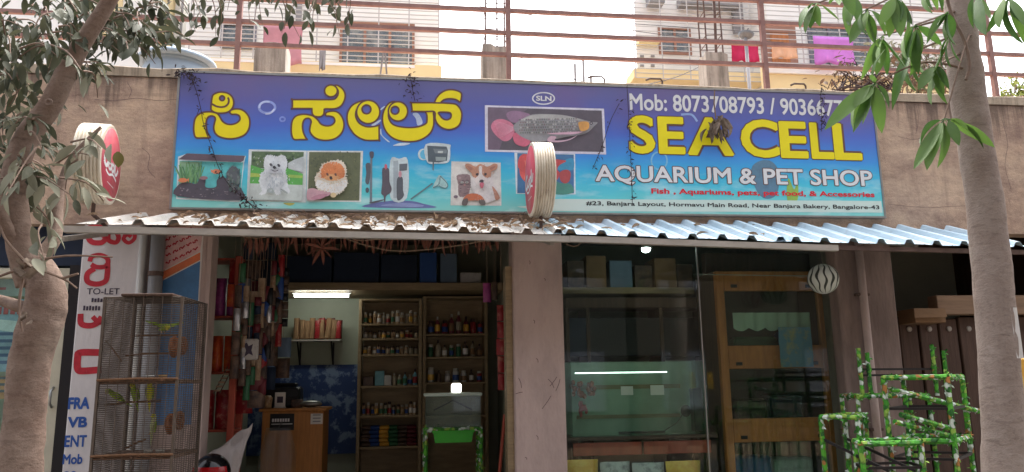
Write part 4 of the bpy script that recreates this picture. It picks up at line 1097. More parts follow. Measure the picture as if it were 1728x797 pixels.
MB().bar(A1+Vector((.002, 0, -.012)), A2+Vector((0, 0, -.012)), .05, .045).build('front_rail', 'beige_tube', aw)
MB().bar(A2+Vector((.002, .02, -.004)), A3+Vector((0, .02, -.004)), .035, .035).build('front_rail', 'rebar', aw)
for x in (-.5, 2.95, 5.9):
    MB().bar((x, AYf+.07, 2.66), (x, FY+.002, 2.84), .035).build('bracket', 'beige_tube', aw)
# ------------------------------------------------------------------ leaves
def leaf_mesh(name, L, W, m, curl=.15, fold=.25, n=6):
    q = MB(); rows = []
    for i in range(n+1):
        t = i/n; ww = W/2*math.sin(PI*min(1, (t*.94+.03)))**.8*(1-.25*t)
        if i == n: ww = .0005
        z = -curl*L*t*t
        rows.append([(-ww, L*t, z+fold*ww), (0, L*t, z), (ww, L*t, z+fold*ww)])
    q.grid(rows); return q.mesh(name, m, True)
def leaf_matrix(p, d, rolla, s=1):
    d = d.normalized(); xx = d.cross(Vector((0, 0, 1)))
    xx = xx.normalized() if xx.length > .05 else Vector((1, 0, 0)); zz = xx.cross(d)
    M = Matrix((( xx.x, d.x, zz.x, p.x), (xx.y, d.y, zz.y, p.y), (xx.z, d.z, zz.z, p.z), (0, 0, 0, 1)))
    return M @ Matrix.Rotation(rolla, 4, 'Y') @ Matrix.Scale(s, 4)
def add_leaf(q, me_v, me_f, M): q._add([M @ v for v in me_v], me_f)
def leaf_geo(me): return [v.co.copy() for v in me.vertices], [tuple(p.vertices) for p in me.polygons]

tag(place('hanging_leaf', leaf_mesh('hanging_leaf', .12, .085, 'leaf_olive', .1, .2, 6), None, leaf_matrix(at(199, 256, -.69), Vector((.15, -.1, -1)), .5)), 'olive leaf hanging against the red face of the left drum sign', 'leaf')
DRY = leaf_mesh('dry_leaf', .09, .035, 'leaf_dry', .35, .8, 4); DRYv, DRYf = leaf_geo(DRY)
q = MB()      # litter of dry leaves and twigs lying on the old sheets
for k in range(300):
    px = rnd.uniform(300, 960) if rnd.random() < .86 else rnd.uniform(140, 1300)
    t = rnd.random()**1.5; Y = AYf+.04+(AYb-AYf-.1)*t
    sh = s1_ if px < 530 else (s2_ if px < 935 else s3_)
    f0, f1, b0, b1 = sh; x = X_(px, 385, Y); s = (x-f0.x)/(f1.x-f0.x)
    zf = f0.z+(f1.z-f0.z)*s; zb = b0.z+(b1.z-b0.z)*s
    p = Vector((x, Y, zf+(zb-zf)*(Y-AYf)/(AYb-AYf)+rnd.uniform(.012, .05)))
    a = rnd.uniform(0, 2*PI); add_leaf(q, DRYv, DRYf, leaf_matrix(p, Vector((math.cos(a), math.sin(a), rnd.uniform(-.2, .5))), rnd.uniform(-1, 1), rnd.uniform(.6, 1.25)))
q.mi = 1
for k in range(46):
    px = rnd.uniform(420, 960); Y = rnd.uniform(AYf+.05, AYb-.1); x = X_(px, 385, Y)
    z = s2_[0].z+(s2_[2].z-s2_[0].z)*(Y-AYf)/(AYb-AYf)+.05
    d = Vector((rnd.uniform(-1, 1), rnd.uniform(-.3, .3), rnd.uniform(-.1, .25)))*.2
    q.tube([(x, Y, z), Vector((x, Y, z))+d*.5+Vector((0, 0, .02)), Vector((x, Y, z))+d], [.004, .003, .0015], 5)
tag(q.build('leaf_litter', ['leaf_dry', 'twig']), 'dry brown leaves and twigs lying in the corrugations of the old awning sheets', 'leaves', kind='stuff')

# dry creepers hanging down over the board
def creeper(name, pts, lab, n, m='vine_dark', w=.006, spread=.02, sc=.4, Y=-.03):
    path = smooth_loop([at(x, y, Y-.01*math.sin(i*1.7)) for i, (x, y) in enumerate(pts)], 5, False)
    t = thing(name, lab, 'creeper', path[0])
    MB().tube([p-path[0] for p in path], w*.5, 5).build('stem', m, t)
    q = MB()
    for k in range(n):
        p = path[int(rnd.random()**1.0*(len(path)-1))]+Vector((rnd.gauss(0, spread), rnd.uniform(-.035, -.003), rnd.gauss(0, spread)))
        d = Vector((rnd.uniform(-1, 1), rnd.uniform(-.6, .2), rnd.uniform(-1, .3)))
        add_leaf(q, DRYv, DRYf, leaf_matrix(p-path[0], d, rnd.uniform(-2, 2), sc*rnd.uniform(.5, 1.2)))
    q.build('dry_leaves', m, t)['kind'] = 'stuff'
creeper('dry_creeper', [(318, 122), (330, 150), (338, 180), (345, 215), (358, 250), (368, 280), (385, 310), (412, 336), (430, 352)], 'thin dark creeper hanging across the left end of the signboard', 80)
creeper('dry_creeper', [(300, 120), (318, 126), (334, 134)], 'dark creeper tuft on the top left corner of the signboard', 60, spread=.03, Y=-.02)
creeper('dry_creeper', [(692, 126), (696, 150), (700, 170)], 'dark creeper wisp above the last Kannada letter', 44, spread=.035)
creeper('dry_creeper', [(1058, 146), (1060, 180), (1062, 215), (1064, 260), (1066, 300), (1067, 345)], 'thin dark creeper hanging over the first letter of the phone line', 54, spread=.014, sc=.34)
creeper('dry_creeper', [(1045, 175), (1030, 205), (1015, 250), (1000, 285)], 'faint creeper wisps between the silver fish and the name', 20, spread=.012, sc=.34)
creeper('dry_creeper', [(1386, 150), (1385, 170), (1387, 200), (1386, 222)], 'dark creeper hanging over the last phone digits', 40, spread=.02, sc=.4)
creeper('dry_creeper', [(410, 332), (424, 345), (445, 356)], 'dark creeper strand under the aquarium picture', 26, spread=.02, sc=.4)
t = thing('dry_leaf_bunch', 'bunch of curled dead leaves hanging over the letter A of the shop name', 'leaves', at(1208, 200, -.06))
path = [at(1206, 152, -.03), at(1205, 175, -.05), at(1208, 200, -.06)]
MB().tube([p-t.location for p in path], .006, 6).build('stem', 'twig', t)
BIGDRY = leaf_mesh('dead_leaf', .17, .06, 'leaf_dry_grey', .3, 1.3, 6)
for k in range(24):
    p = Vector((rnd.gauss(0, .05), rnd.uniform(-.05, .03), rnd.uniform(-.13, .02)))
    d = Vector((rnd.gauss(0, .55), rnd.uniform(-.5, .1), -1)); place('dead_leaf', BIGDRY, t, leaf_matrix(p, d, rnd.uniform(-1.5, 1.5), rnd.uniform(.55, 1.0)))

# ------------------------------------------------------------------ bird cage
cg = thing('bird_cage', 'tall three tier wire mesh bird cage standing before the lettered white pillar', 'bird cage', (0, 0, .14))
c0 = at(166, 640, -1.05); c1 = at(303, 640, -1.0)
CW = (c1.x-c0.x)+.01; CDp = .46; CZ1 = Z_(250, 503, -1.0)-.14
RZ = R(-4)
cg.location = (c0.x, -1.05, .14); cg.rotation_euler = (0, 0, RZ)
def cage_w(p): return cg.matrix_basis @ Vector(p)
def cage_l(p): return cg.matrix_basis.inverted() @ Vector(p)
tz = [Z_(250, 767, -1.0)-.14, Z_(250, 641, -1.0)-.14]; tz = [tz[0]-(tz[1]-tz[0])] + tz
for (x, y) in ((0, 0), (CW, 0), (0, CDp), (CW, CDp)):
    MB().bar((x, y, 0), (x, y, CZ1), .016).build('post', 'galv_wire', cg)
def mesh_panel(name, o, u, v, su, sv, r_=.0013):
    """square wire mesh between o, o+u, o+v"""
    q = MB(); o = Vector(o); u = Vector(u); v = Vector(v); nu = int(u.length/su); nv = int(v.length/sv)
    for i in range(nu+1): p = o+u*(i/nu); q.tube([p, p+v], r_, 3, False)
    for i in range(nv+1): p = o+v*(i/nv); q.tube([p, p+u], r_, 3, False)
    return q.build(name, 'galv_wire', cg)
mesh_panel('front_mesh', (0, -.002, tz[0]), (CW, 0, 0), (0, 0, CZ1-tz[0]), .055, .0115, .0026)
mesh_panel('side_mesh', (-.002, 0, tz[0]), (0, CDp, 0), (0, 0, CZ1-tz[0]), .012, .0125, .0022)
mesh_panel('side_mesh', (CW+.002, 0, tz[0]), (0, CDp, 0), (0, 0, CZ1-tz[0]), .04, .0115, .0024)
mesh_panel('back_mesh', (0, CDp+.002, tz[0]), (CW, 0, 0), (0, 0, CZ1-tz[0]), .05, .0125, .0016)
mesh_panel('top_mesh', (0, 0, CZ1), (CW, 0, 0), (0, CDp, 0), .016, .016)
q = MB().bbox((.1, -.01, CZ1+.004), (CW-.06, CDp+.02, CZ1+.022), .004); q.build('roof_board', 'wood_dark', cg)
for i, z in enumerate(tz):
    q = MB(); rows = []
    for a in range(9):
        rows.append([(CW*b/12+.0, CDp*a/8, z+.004*noise.noise((a*.6, b*.7, i))) for b in range(13)])
    q.grid(rows); tr = q.build('tray', 'tray_dirty', cg); sm = tr.modifiers.new('t', 'SOLIDIFY'); sm.thickness = .022
    q = MB()
    for k in range(130): q.ell((rnd.uniform(.01, CW-.01), rnd.uniform(-.012, .02), z+rnd.uniform(-.01, .008)), rnd.uniform(.004, .012), .006, rnd.uniform(.003, .008), 6, 4)
    d = q.build('droppings', 'tray_dirty', tr); d['kind'] = 'stuff'
    MB().tube([(-.004, -.012, z), (CW*.5, -.014, z+.008), (CW+.01, -.012, z+.004)], .008, 6).build('ledge_stick', 'perch_wood', cg)
# perches
def perch(a, b, Y, r_=.007):
    A, B = cage_l(at(*a, Y)), cage_l(at(*b, Y)); MB().tube([A, (A+B)/2+Vector((0, 0, .006)), B], r_, 7).build('perch', 'perch_wood', cg)
perch((176, 684), (272, 676), -.85); perch((212, 600), (300, 597), -.8); perch((222, 568), (300, 566), -.7, .005); perch((212, 757), (246, 742), -.95); perch((178, 575), (205, 610), -.9, .005)
for i, (px, py) in enumerate(((258, 629), (280, 628))):
    z = tz[2]; p = cage_l(at(px, py, -.98)); M = Matrix.Translation((p.x, .05, z+.006))
    MB().lathe([(.016, 0), (.024, .002), (.028, .026), (.024, .026), (.02, .008), (.001, .008)], 14, M).build('feed_cup', 'white_plastic' if i == 0 else 'beak', cg, True)
for px in (254, 274):
    p = cage_l(at(px, 757, -.98)); MB().lathe([(.016, 0), (.024, .002), (.028, .026), (.024, .026), (.02, .008), (.001, .008)], 14, Matrix.Translation((p.x, .06, tz[1]+.006))).build('feed_cup', 'lid_white', cg, True)
def pot(px, py, Y, s, lab):
    c = at(px, py, Y)
    t = thing('nest_pot', lab, 'pot', c, group='clay nest pots in the bird cage')
    M = Matrix.Diagonal((.62, 1, 1.25, 1)) @ Matrix.Rotation(R(70), 4, 'X') @ Matrix.Rotation(R(15), 4, 'Y')
    MB().lathe([(.001, -.07*s), (.045*s, -.06*s), (.068*s, -.02*s), (.07*s, .02*s), (.055*s, .055*s), (.034*s, .062*s)], 16, M).build('bowl', 'terracotta', t, True)
    q = MB(); pts = [M @ Vector((.04*s*math.cos(a), .04*s*math.sin(a), .066*s)) for a in (2*PI*k/14 for k in range(15))]
    q.tube(pts, .014*s, 8, False); q.build('rim', 'terracotta', t, True)
pot(294, 586, -.8, .8, 'round clay nest pot in the top tier of the bird cage, nearer the pillar')
pot(308, 584, -.66, .75, 'round clay nest pot at the right edge of the top cage tier')
pot(288, 716, -.8, .8, 'round clay nest pot in the lower cage tier, nearer the pillar')
pot(303, 710, -.66, .75, 'round clay nest pot at the right edge of the lower cage tier')
# budgerigars: one continuous body each, beak, tail and feet as parts
def budgie(px, py, Y, face, lean, m, lab, s=1.0, wings=False):
    t = thing('budgerigar', lab, 'bird', at(px, py, Y), face, 'budgerigars in the cage'); t.scale = (s,)*3
    me = bpy.data.meshes.new('body')
    J = [((.0, .0, .0), .016), ((.004, 0, .026), .023), ((.012, 0, .052), .021), ((.017, 0, .072), .017), ((.02, 0, .088), .0185), ((.024, 0, .100), .012), ((-.012, 0, -.028), .011), ((-.024, 0, -.062), .006), ((-.034, 0, -.094), .0025)]
    E_ = [(0, 1), (1, 2), (2, 3), (3, 4), (4, 5), (0, 6), (6, 7), (7, 8)]
    if wings:
        o = len(J)
        J += [((-.004, .035, .055), .012), ((-.014, .075, .06), .009), ((-.03, .11, .048), .003), ((-.004, -.035, .055), .012), ((-.014, -.075, .06), .009), ((-.03, -.11, .048), .003)]
        E_ += [(2, o), (o, o+1), (o+1, o+2), (2, o+3), (o+3, o+4), (o+4, o+5)]
    me.from_pydata([j[0] for j in J], E_, []); me.materials.append(MATS[m])
    ob = bpy.data.objects.new('body', me); COL.objects.link(ob); ob.parent = t; ob.rotation_euler = (0, lean, 0)
    sk = ob.modifiers.new('s', 'SKIN'); sl = me.skin_vertices[0].data
    for i, j in enumerate(J): sl[i].radius = (j[1], j[1]*(1 if i < 9 else 1))
    sl[0].use_root = True; sk.use_smooth_shade = True
    sb = ob.modifiers.new('u', 'SUBSURF'); sb.levels = 2; sb.render_levels = 2
    R_ = Matrix.Rotation(lean, 4, 'Y')
    MB().ell(R_ @ Vector((.028, 0, .094)), .016, .0155, .0165, 12, 8).build('head', 'feather_yellow', t, True)
    MB().lathe([(.001, .012), (.004, .006), (.005, 0)], 8, R_ @ Matrix.Translation((.042, 0, .092)) @ Matrix.Rotation(R(125), 4, 'Y')).build('beak', 'beak', t, True)
    for sd_ in (-1, 1):
        MB().ell(R_ @ Vector((.035, sd_*.013, .099)), .0028, .002, .0028, 8, 6).build('eye', 'black_plastic', t, True)
        if not wings:
            q = MB().ell((0, 0, 0), .012, .006, .042, 10, 8, R_ @ Matrix.Rotation(R(14), 4, 'Y')); q.v = [tuple(Vector(v)+(R_ @ Vector((-.008, sd_*.02, .028)))) for v in q.v]; q.build('wing', 'feather_green', t, True)
        MB().tube([R_ @ Vector((.006, sd_*.008, -.008)), Vector((.012, sd_*.008, -.024)), Vector((.02, sd_*.008, -.024))], .0025, 5).build('foot', 'beak', t)
    return t
budgie(202, 674, -.85, R(205), R(38), 'feather_green', 'yellow green budgerigar leaning left on the lower perch, leftmost of three', .95)
budgie(228, 673, -.85, R(-100), R(12), 'feather_green', 'green budgerigar sitting upright in the middle of the lower perch', 1.0)
budgie(252, 671, -.85, R(-80), R(8), 'feather_yellow', 'bright yellow budgerigar at the right end of the lower perch', 1.05)
budgie(256, 727, -.8, R(200), R(-20), 'feather_pale', 'pale budgerigar clinging low in the cage under the perch', .95)
budgie(275, 556, -.75, R(-60), R(70), 'feather_green', 'green budgerigar with spread wings in the top tier of the cage', 1.1, True)

# ------------------------------------------------------------------ inside the left shop
def boxthing(name, lab, cat, m, x0, y0, x1, y1, Y, dep, grp=None, bev=.006):
    a, b = at(x0, y1, Y), at(x1, y0, Y)
    t = MB().bbox((-(b.x-a.x)/2, 0, 0), ((b.x-a.x)/2, dep, b.z-a.z), bev).build(name, m, None, False, ((a.x+b.x)/2, Y, a.z))
    return tag(t, lab, cat, grp)
LY = 2.15
lz = Z_(640, 490, LY); lzt = Z_(640, 477, LY)
loft = thing('loft_shelf', 'pale loft shelf across the back of the left shop above the racks', 'shelf', (0, LY, lz))
box_part('slab', 'wood_light', loft, (.08, LY, lz), (2.9, 2.98, lzt), .004)
# loft load
def soft_box(name, lab, cat, m, x0, y0, x1, y1, dep, Y=LY+.06, grp=None):
    a, b = at(x0, y1, Y), at(x1, y0, Y)
    return tag(MB().bbox((-(b.x-a.x)/2, 0, 0), ((b.x-a.x)/2, dep, max(.03, b.z-lzt-.003)), .006).build(name, m, None, False, ((a.x+b.x)/2, Y, lzt+.002)), lab, cat, grp)
soft_box('storage_box', 'dark navy storage box at the left of the loft', 'box', 'navy', 466, 432, 560, 476, .5)
soft_box('storage_box', 'dark navy storage box in the middle of the loft, under the leaf garland', 'box', 'navy', 562, 426, 640, 476, .5)
soft_box('storage_box', 'dark navy storage box left of the bright blue one on the loft', 'box', 'navy', 642, 430, 704, 476, .45)
soft_box('storage_box', 'bright blue carton on the loft', 'box', 'box_blue', 708, 426, 737, 478, .3)
soft_box('storage_box', 'slate blue carton on the loft right of the bright blue one', 'box', 'box_slate', 743, 428, 771, 478, .3)
soft_box('storage_box', 'small white carton lying at the right end of the loft', 'box', 'pack_white', 777, 460, 812, 478, .2)
# tube light
tl = thing('tube_light', 'lit white tube light under the loft shelf of the left shop', 'tube light', at(543, 499, 2.3))
a, b = at(497, 498, 2.3)-tl.location, at(588, 499, 2.3)-tl.location
MB().bbox((a.x-.03, -.02, .02), (b.x+.03, .03, lz-tl.location.z-.002), .006).build('housing', 'white_plastic', tl)
MB().tube([(a.x, 0, 0), (b.x, 0, 0)], .017, 10).build('tube', 'lamp_white', tl, True)
# wall shelf with a carton of packets
ws = thing('wall_shelf', 'small metal wall shelf under the tube light', 'shelf', at(538, 574, 2.7))
a = rel(ws, at(486, 574, 2.7)); b = rel(ws, at(574, 574, 2.7))
MB().bbox((a.x, 0, -.012), (b.x, .29, .004), .003).build('board', 'beige_tube', ws)
for x in (a.x+.1, b.x-.1):
    MB().bar((x, .02, -.014), (x, .29, -.26), .016).build('bracket', 'iron_black', ws); MB().bar((x, .285, -.014), (x, .285, -.5), .02).build('bracket', 'iron_black', ws)
pk = thing('packet_carton', 'tray of red gold packets on the wall shelf under the tube light', 'carton', at(536, 572, 2.7)+Vector((0, .04, .006)))
a = rel(pk, at(494, 572, 2.74)); b = rel(pk, at(576, 536, 2.74))
def pouch(w, h, d):
    q = MB(); rows = []
    for j in range(7):
        t_ = j/6; d_ = d*math.sin(PI*t_)**.6+.002; ww = w*(1-.08*math.sin(PI*t_))
        rows.append([(x_, y_+.004*noise.noise((x_*60, t_*5, w*90)), h*t_) for x_, y_ in ((-ww, 0), (-ww*.55, -d_), (ww*.55, -d_), (ww, 0), (ww*.55, d_), (-ww*.55, d_), (-ww, 0))])
    return q.grid(rows)
for i in range(2):
    for j in range(9):
        x = a.x+(b.x-a.x)*(j+.5)/9
        o = pouch((b.x-a.x)/16, b.z*rnd.uniform(.85, 1.02), .02).build('packet', rnd.choice(['pack_red', 'cardboard', 'pack_red', 'pack_maroon']), pk, True)
        o.location = (x+rnd.uniform(-.008, .008), .03+i*.07, .002); o.rotation_euler = (rnd.uniform(-.1, .1), rnd.uniform(-.12, .12), rnd.uniform(-.3, .3))
# blue printed sheet on the lower back wall
tp = tag(MB().grid([[(x*.05, .008*noise.noise((x*.4, y*.4, 1)), y*.1) for x in range(26)] for y in range(11)]).build('plastic_sheet', 'tarp_blue', None, True, at(415, 770, 2.96)), 'crumpled blue printed sheet hung on the back wall behind the counter', 'sheet')
# counter
CY = 1.5
ca, cb = at(443, 690, CY), at(546, 690, CY)
ct = thing('shop_counter', 'orange brown wooden counter with stickers on its front', 'counter', ((ca.x+cb.x)/2, CY, .3))
a, b = rel(ct, ca), rel(ct, cb)
MB().bbox((a.x, .0, 0), (b.x, .5, a.z-.03), .005).build('cabinet', 'wood_counter', ct)
MB().bbox((a.x-.03, -.03, a.z-.029), (b.x+.03, .53, a.z), .006).build('top', 'wood_counter', ct)
q = MB(); p0, p1 = rel(ct, at(455, 727, CY)), rel(ct, at(497, 698, CY)); q.box((p0.x, -.006, p0.z), (p1.x, -.0015, p1.z)); stk = q.build('sticker', 'black_plastic', ct)
q = MB(); [q.box((p0.x+.02+k*.024, -.009, p1.z-.075), (p0.x+.037+k*.024, -.0075, p1.z-.045)) for k in range(7)]; q.box((p0.x+.015, -.009, p1.z-.1), (p1.x-.015, -.0075, p1.z-.092)); q.build('print', 'letter_white', stk)
q = MB(); p0, p1 = rel(ct, at(524, 716, CY)), rel(ct, at(545, 698, CY)); q.box((p0.x, -.006, p0.z), (p1.x, -.0015, p1.z)); stk = q.build('sticker', 'paper_white', ct)
q = MB()
for k in range(3): q.box((p0.x+.02, -.008, p0.z+.02+k*.03), (p1.x-.02, -.0065, p0.z+.03+k*.03))
q.build('print', 'far_grey', stk)
zc = ca.z
def on_counter(px, Y): p = at(px, 690, Y); return Vector((p.x, Y, zc+.001))
pr = thing('receipt_printer', 'black printer on the left end of the counter', 'printer', on_counter(478, 1.75))
MB().bbox((-.19, -.1, 0), (.17, .16, .2), .02).build('body', 'black_plastic', pr); MB().bbox((-.17, -.115, .07), (.15, -.1005, .1), .004).build('paper_slot', 'iron_black', pr); MB().bbox((-.15, .0, .201), (.12, .14, .24), .02).build('cover', 'black_plastic', pr)
cdh = thing('card_stand', 'small white card in a holder on the counter', 'card', on_counter(472, 1.58))
MB().bbox((-.05, 0, .012), (.05, .012, .15), .003).build('card', 'paper_white', cdh); MB().bbox((-.055, -.02, 0), (.055, .03, .012), .003).build('foot', 'white_plastic', cdh); MB().box((-.028, -.003, .05), (.028, -.0008, .11)).build('print', 'ink_dark', cdh)
tag(MB().lathe([(.001, 0), (.04, .003), (.045, .1), (.03, .12), (.001, .122)], 14).build('jar', 'jar_amber', None, True, on_counter(451, 1.57)), 'small amber jar at the left corner of the counter', 'jar')
tag(MB().ell((0, 0, .034), .11, .06, .034, 16, 10).build('steel_tin', 'steel', None, True, on_counter(524, 1.62)), 'low silvery tin on the right of the counter', 'tin')
tag(MB().bbox((-.05, -.03, 0), (.06, .05, .08), .01).build('small_packet', 'pack_dark', None, False, on_counter(500, 1.64)), 'small dark packet on the counter between card and silvery tin', 'packet')
# clear bag hanging before the counter
q = MB(); rows = []
for i in range(9):
    t_ = i/8; rows.append([Vector((.17*(.45+.55*math.sin(t_*2.2+.3))*math.cos(a_)*(1+.15*noise.noise((a_, t_*4, 0))), .09*math.sin(a_)*(.5+.5*t_), -.62*t_)) for a_ in (2*PI*k/14 for k in range(15))])
q.grid(rows); tag(q.build('clear_bag', 'clear_bag', None, True, at(470, 722, 1.3)), 'clear plastic bag hanging in front of the counter', 'bag')
MB().tube([(0, 0, 0), (0, .19, .04)], .004, 5).build('hook', 'iron_black', bpy.data.objects['clear_bag'])

# ----- the racks on the back wall
def rack(name, lab, x0, x1, ytop, ybot, shelves, Y, dep):
    a, b = at(x0, ybot, Y), at(x1, ytop, Y)
    t = thing(name, lab, 'rack', (a.x, Y, .3))
    for x in (a.x, b.x): MB().bbox((x-a.x-.018, 0, 0), (x-a.x+.018, dep, b.z-.3), .004).build('upright', 'wood_light', t)
    zs = []
    for sy in shelves:
        z = Z_((x0+x1)/2, sy, Y); zs.append(z)
        MB().bbox((.019, .004, z-.3-.022), (b.x-a.x-.019, dep-.004, z-.3), .003).build('shelf', 'wood_light', t)
    MB().box((.019, dep+.001, 0), (b.x-a.x-.019, dep+.014, b.z-.31)).build('back_panel', 'wood_light', t)
    return a.x, b.x, zs
KY = 2.45
ax0, ax1, az = rack('display_rack', 'light wooden display rack of jars beside the lit wall', 600, 710, 504, 900, [504, 546, 571, 598, 651, 701, 754], KY, .3)
bx0, bx1, bz = rack('display_rack', 'light wooden display rack behind the glass tank at right', 714, 820, 500, 900, [500, 563, 602, 645, 701], KY+.02, .28)
ORD = ['leftmost', 'second', 'third', 'fourth', 'fifth', 'sixth', 'seventh', 'eighth', 'ninth', 'tenth', 'eleventh', 'twelfth', 'thirteenth']
JAR = {}
def jar_mesh(kind, r_, h, body, lid):
    lb = rnd.choice(['paper_white', 'pack_red', 'pack_gold', 'pack_blue', 'pack_green', 'jar_pale', 'cardboard', body])
    h *= rnd.uniform(.78, 1.1); r_ *= rnd.uniform(.8, 1.0); q = MB()
    if kind == 'jar':
        q.lathe([(r_*.9, 0), (r_, .004), (r_, h*.72), (r_*.82, h*.8)], 12); q.mi = 1; q.lathe([(r_*.84, h*.78), (r_*.86, h*.98), (r_*.7, h)], 12)
    else:
        q.lathe([(r_*.9, 0), (r_, .005), (r_, h*.6), (r_*.7, h*.7), (r_*.34, h*.78), (r_*.34, h*.84)], 12); q.mi = 1; q.lathe([(r_*.42, h*.83), (r_*.42, h*.98), (r_*.3, h)], 12)
    q.mi = 2; q.lathe([(r_*1.0, h*.14), (r_*1.02, h*.15), (r_*1.02, h*.52), (r_*1.0, h*.53)], 12)
    return q.mesh(kind, [body, lid, lb], True)
def row(x0, x1, z, Y, n, hmax, kinds, lab, grp, name='jar', depth_rows=1):
    for d in range(depth_rows):
        for i in range(n):
            x = x0+(x1-x0)*(i+.5)/n+rnd.uniform(-.006, .006); kd = rnd.choice(kinds); r_ = min(kd[1], (x1-x0)/n*.46)
            o = place(name, jar_mesh(kd[0], r_, hmax*kd[2], kd[3], kd[4]), None, Matrix.Translation((x, Y+.05+rnd.uniform(-.01, .05), z+.001)) @ Matrix.Rotation(rnd.uniform(0, 6), 4, 'Z'))
            tag(o, (ORD[i]+(' ' if i == 0 else ' from the left, ')+lab), 'jar' if name == 'jar' else 'bottle', grp)
K1 = [('jar', .026, 1, 'jar_amber', 'lid_white'), ('jar', .026, .9, 'jar_pale', 'lid_white'), ('bottle', .024, 1.1, 'lid_white', 'lid_white'), ('jar', .026, .95, 'jar_amber', 'lid_dark')]
K2 = [('jar', .024, 1, 'jar_amber', 'lid_dark'), ('jar', .024, 1, 'jar_pale', 'lid_dark'), ('jar', .024, 1, 'jar_amber', 'lid_white')]
row(ax0+.03, ax1-.03, az[1], KY, 12, .14, K1, 'jar, top shelf of the rack beside the lit wall', 'jars on the top shelf')
row(ax0+.03, ax1-.03, az[2], KY, 12, .09, K2, 'jar, second shelf of the rack beside the lit wall', 'jars on the second shelf')
row(ax0+.03, ax1-.03, az[3], KY, 12, .1, K2, 'jar, third shelf of the rack beside the lit wall', 'jars on the third shelf')
row(ax0+.03, ax1-.03, az[5], KY, 13, .13, K2, 'amber jar, shelf above the stacked packets', 'jars above the stacked packets')
row(ax0+.35, ax1-.03, az[4], KY, 5, .17, [('bottle', .03, 1, 'jar_teal', 'lid_dark'), ('bottle', .03, .8, 'jar_pale', 'lid_white')], 'bottle, fourth shelf of the rack beside the lit wall', 'bottles on the fourth shelf', 'bottle')
for i, (x, wv, h, m_, lab) in enumerate(((.10, .11, .1, 'pack_dark', 'dark carton at the left end of the fourth rack shelf'), (.22, .1, .16, 'jar_teal', 'pale blue carton on the fourth rack shelf'), (.31, .08, .11, 'pack_white', 'white carton on the fourth rack shelf'))):
    tag(MB().bbox((-wv/2, 0, 0), (wv/2, .16, h), .004).build('carton', m_, None, False, (ax0+x, KY+.04, az[4]+.001)), lab, 'carton')
for i, m_ in enumerate(('pack_dark', 'pack_blue', 'pack_gold', 'pack_green', 'pack_dark', 'pack_maroon')):
    for k in range(5):
        x = ax0+.075+i*(ax1-ax0-.1)/5.6
        nmz = {'pack_dark': 'brown', 'pack_blue': 'blue', 'pack_gold': 'yellow', 'pack_green': 'green', 'pack_maroon': 'maroon'}[m_]
        q = MB().bbox((-.054, 0, 0), (.054, .16, .042), .014)
        tag(q.build('food_packet', m_, None, True, (x+rnd.uniform(-.008, .008), KY+.03+rnd.uniform(0, .02), az[6]+.002+k*.044)), '%s packet, %s in its %s stack on the lower rack shelf' % (nmz, ('lowest', 'second from the bottom', 'middle one', 'second from the top', 'topmost')[k], 'left end' if i == 0 else ('fifth' if i == 4 else nmz)), 'packet', '%s packets stacked on the lower shelf' % nmz)
for k in range(9):
    tag(MB().bbox((-.07, 0, 0), (.07, .16, .05), .016).build('food_packet', 'pack_maroon', None, True, (ax0+.15+(k % 3)*.15, KY+.04, .72-.2+(k//3)*.058)), 'maroon packet in the pile at the rack foot, %s row, %s' % (('bottom', 'middle', 'top')[k//3], ('left', 'centre', 'right')[k % 3]), 'packet', 'maroon packets at the bottom of the rack')
K3 = [('bottle', .034, 1, 'pack_maroon', 'lid_dark'), ('jar', .034, .8, 'pack_red', 'lid_dark'), ('bottle', .03, 1.15, 'pack_maroon', 'lid_white'), ('jar', .036, .7, 'pack_dark', 'lid_dark')]
row(bx0+.03, bx1-.03, bz[1], KY, 8, .2, K3, 'dark red bottle, top shelf of the right rack', 'bottles on the top shelf of the right rack', 'bottle')
row(bx0+.03, bx1-.03, bz[2], KY, 8, .17, [('bottle', .03, 1, 'jar_pale', 'lid_dark'), ('bottle', .032, 1.05, 'pack_dark', 'lid_dark'), ('jar', .03, .9, 'pack_green', 'lid_white')], 'bottle, middle shelf of the right rack', 'bottles on the middle shelf of the right rack', 'bottle')
row(bx0+.03, bx1-.03, bz[3], KY, 7, .14, [('jar', .035, 1, 'pack_red', 'lid_white'), ('jar', .036, 1.1, 'pack_white', 'lid_white'), ('bottle', .03, 1.1, 'pack_dark', 'lid_dark')], 'jar, shelf just above the glass tank', 'jars just above the glass tank')

# ----- fish tank on a leaf wrapped stand in the doorway
TY = .9
ta, tb = at(718, 722, TY), at(811, 668, TY)
ft = thing('fish_tank', 'small glass tank with pale lid in the doorway', 'fish tank', ((ta.x+tb.x)/2, TY, ta.z))
hw = (tb.x-ta.x)/2; hh = tb.z-ta.z; td = .32
for nm, a, b in (('pane', (-hw, 0, 0), (hw, .006, hh)), ('pane', (-hw, td-.006, 0), (hw, td, hh)), ('pane', (-hw, .0065, 0), (-hw+.006, td-.0065, hh)), ('pane', (hw-.006, .0065, 0), (hw, td-.0065, hh)), ('base', (-hw+.0065, .0065, 0), (hw-.0065, td-.0065, .01))):
    MB().box(a, b).build(nm, 'tank_glass', ft)
MB().bbox((-hw-.015, -.015, hh+.001), (hw+.015, td+.015, hh+.028), .006).build('lid', 'strip_pale', ft)
q = MB(); rows = [[(-hw*.72+hw*1.44*i/12, .1+.02*noise.noise((i*.5, j*.6, 3)), .012+(hh-.03)*j/8) for i in range(13)] for j in range(9)]
q.grid(rows); bgp = tag(q.build('plastic_bag', 'clear_bag', None, True, (ft.location.x, TY+.05, ft.location.z)), 'whitish plastic bag inside the small glass tank', 'bag')
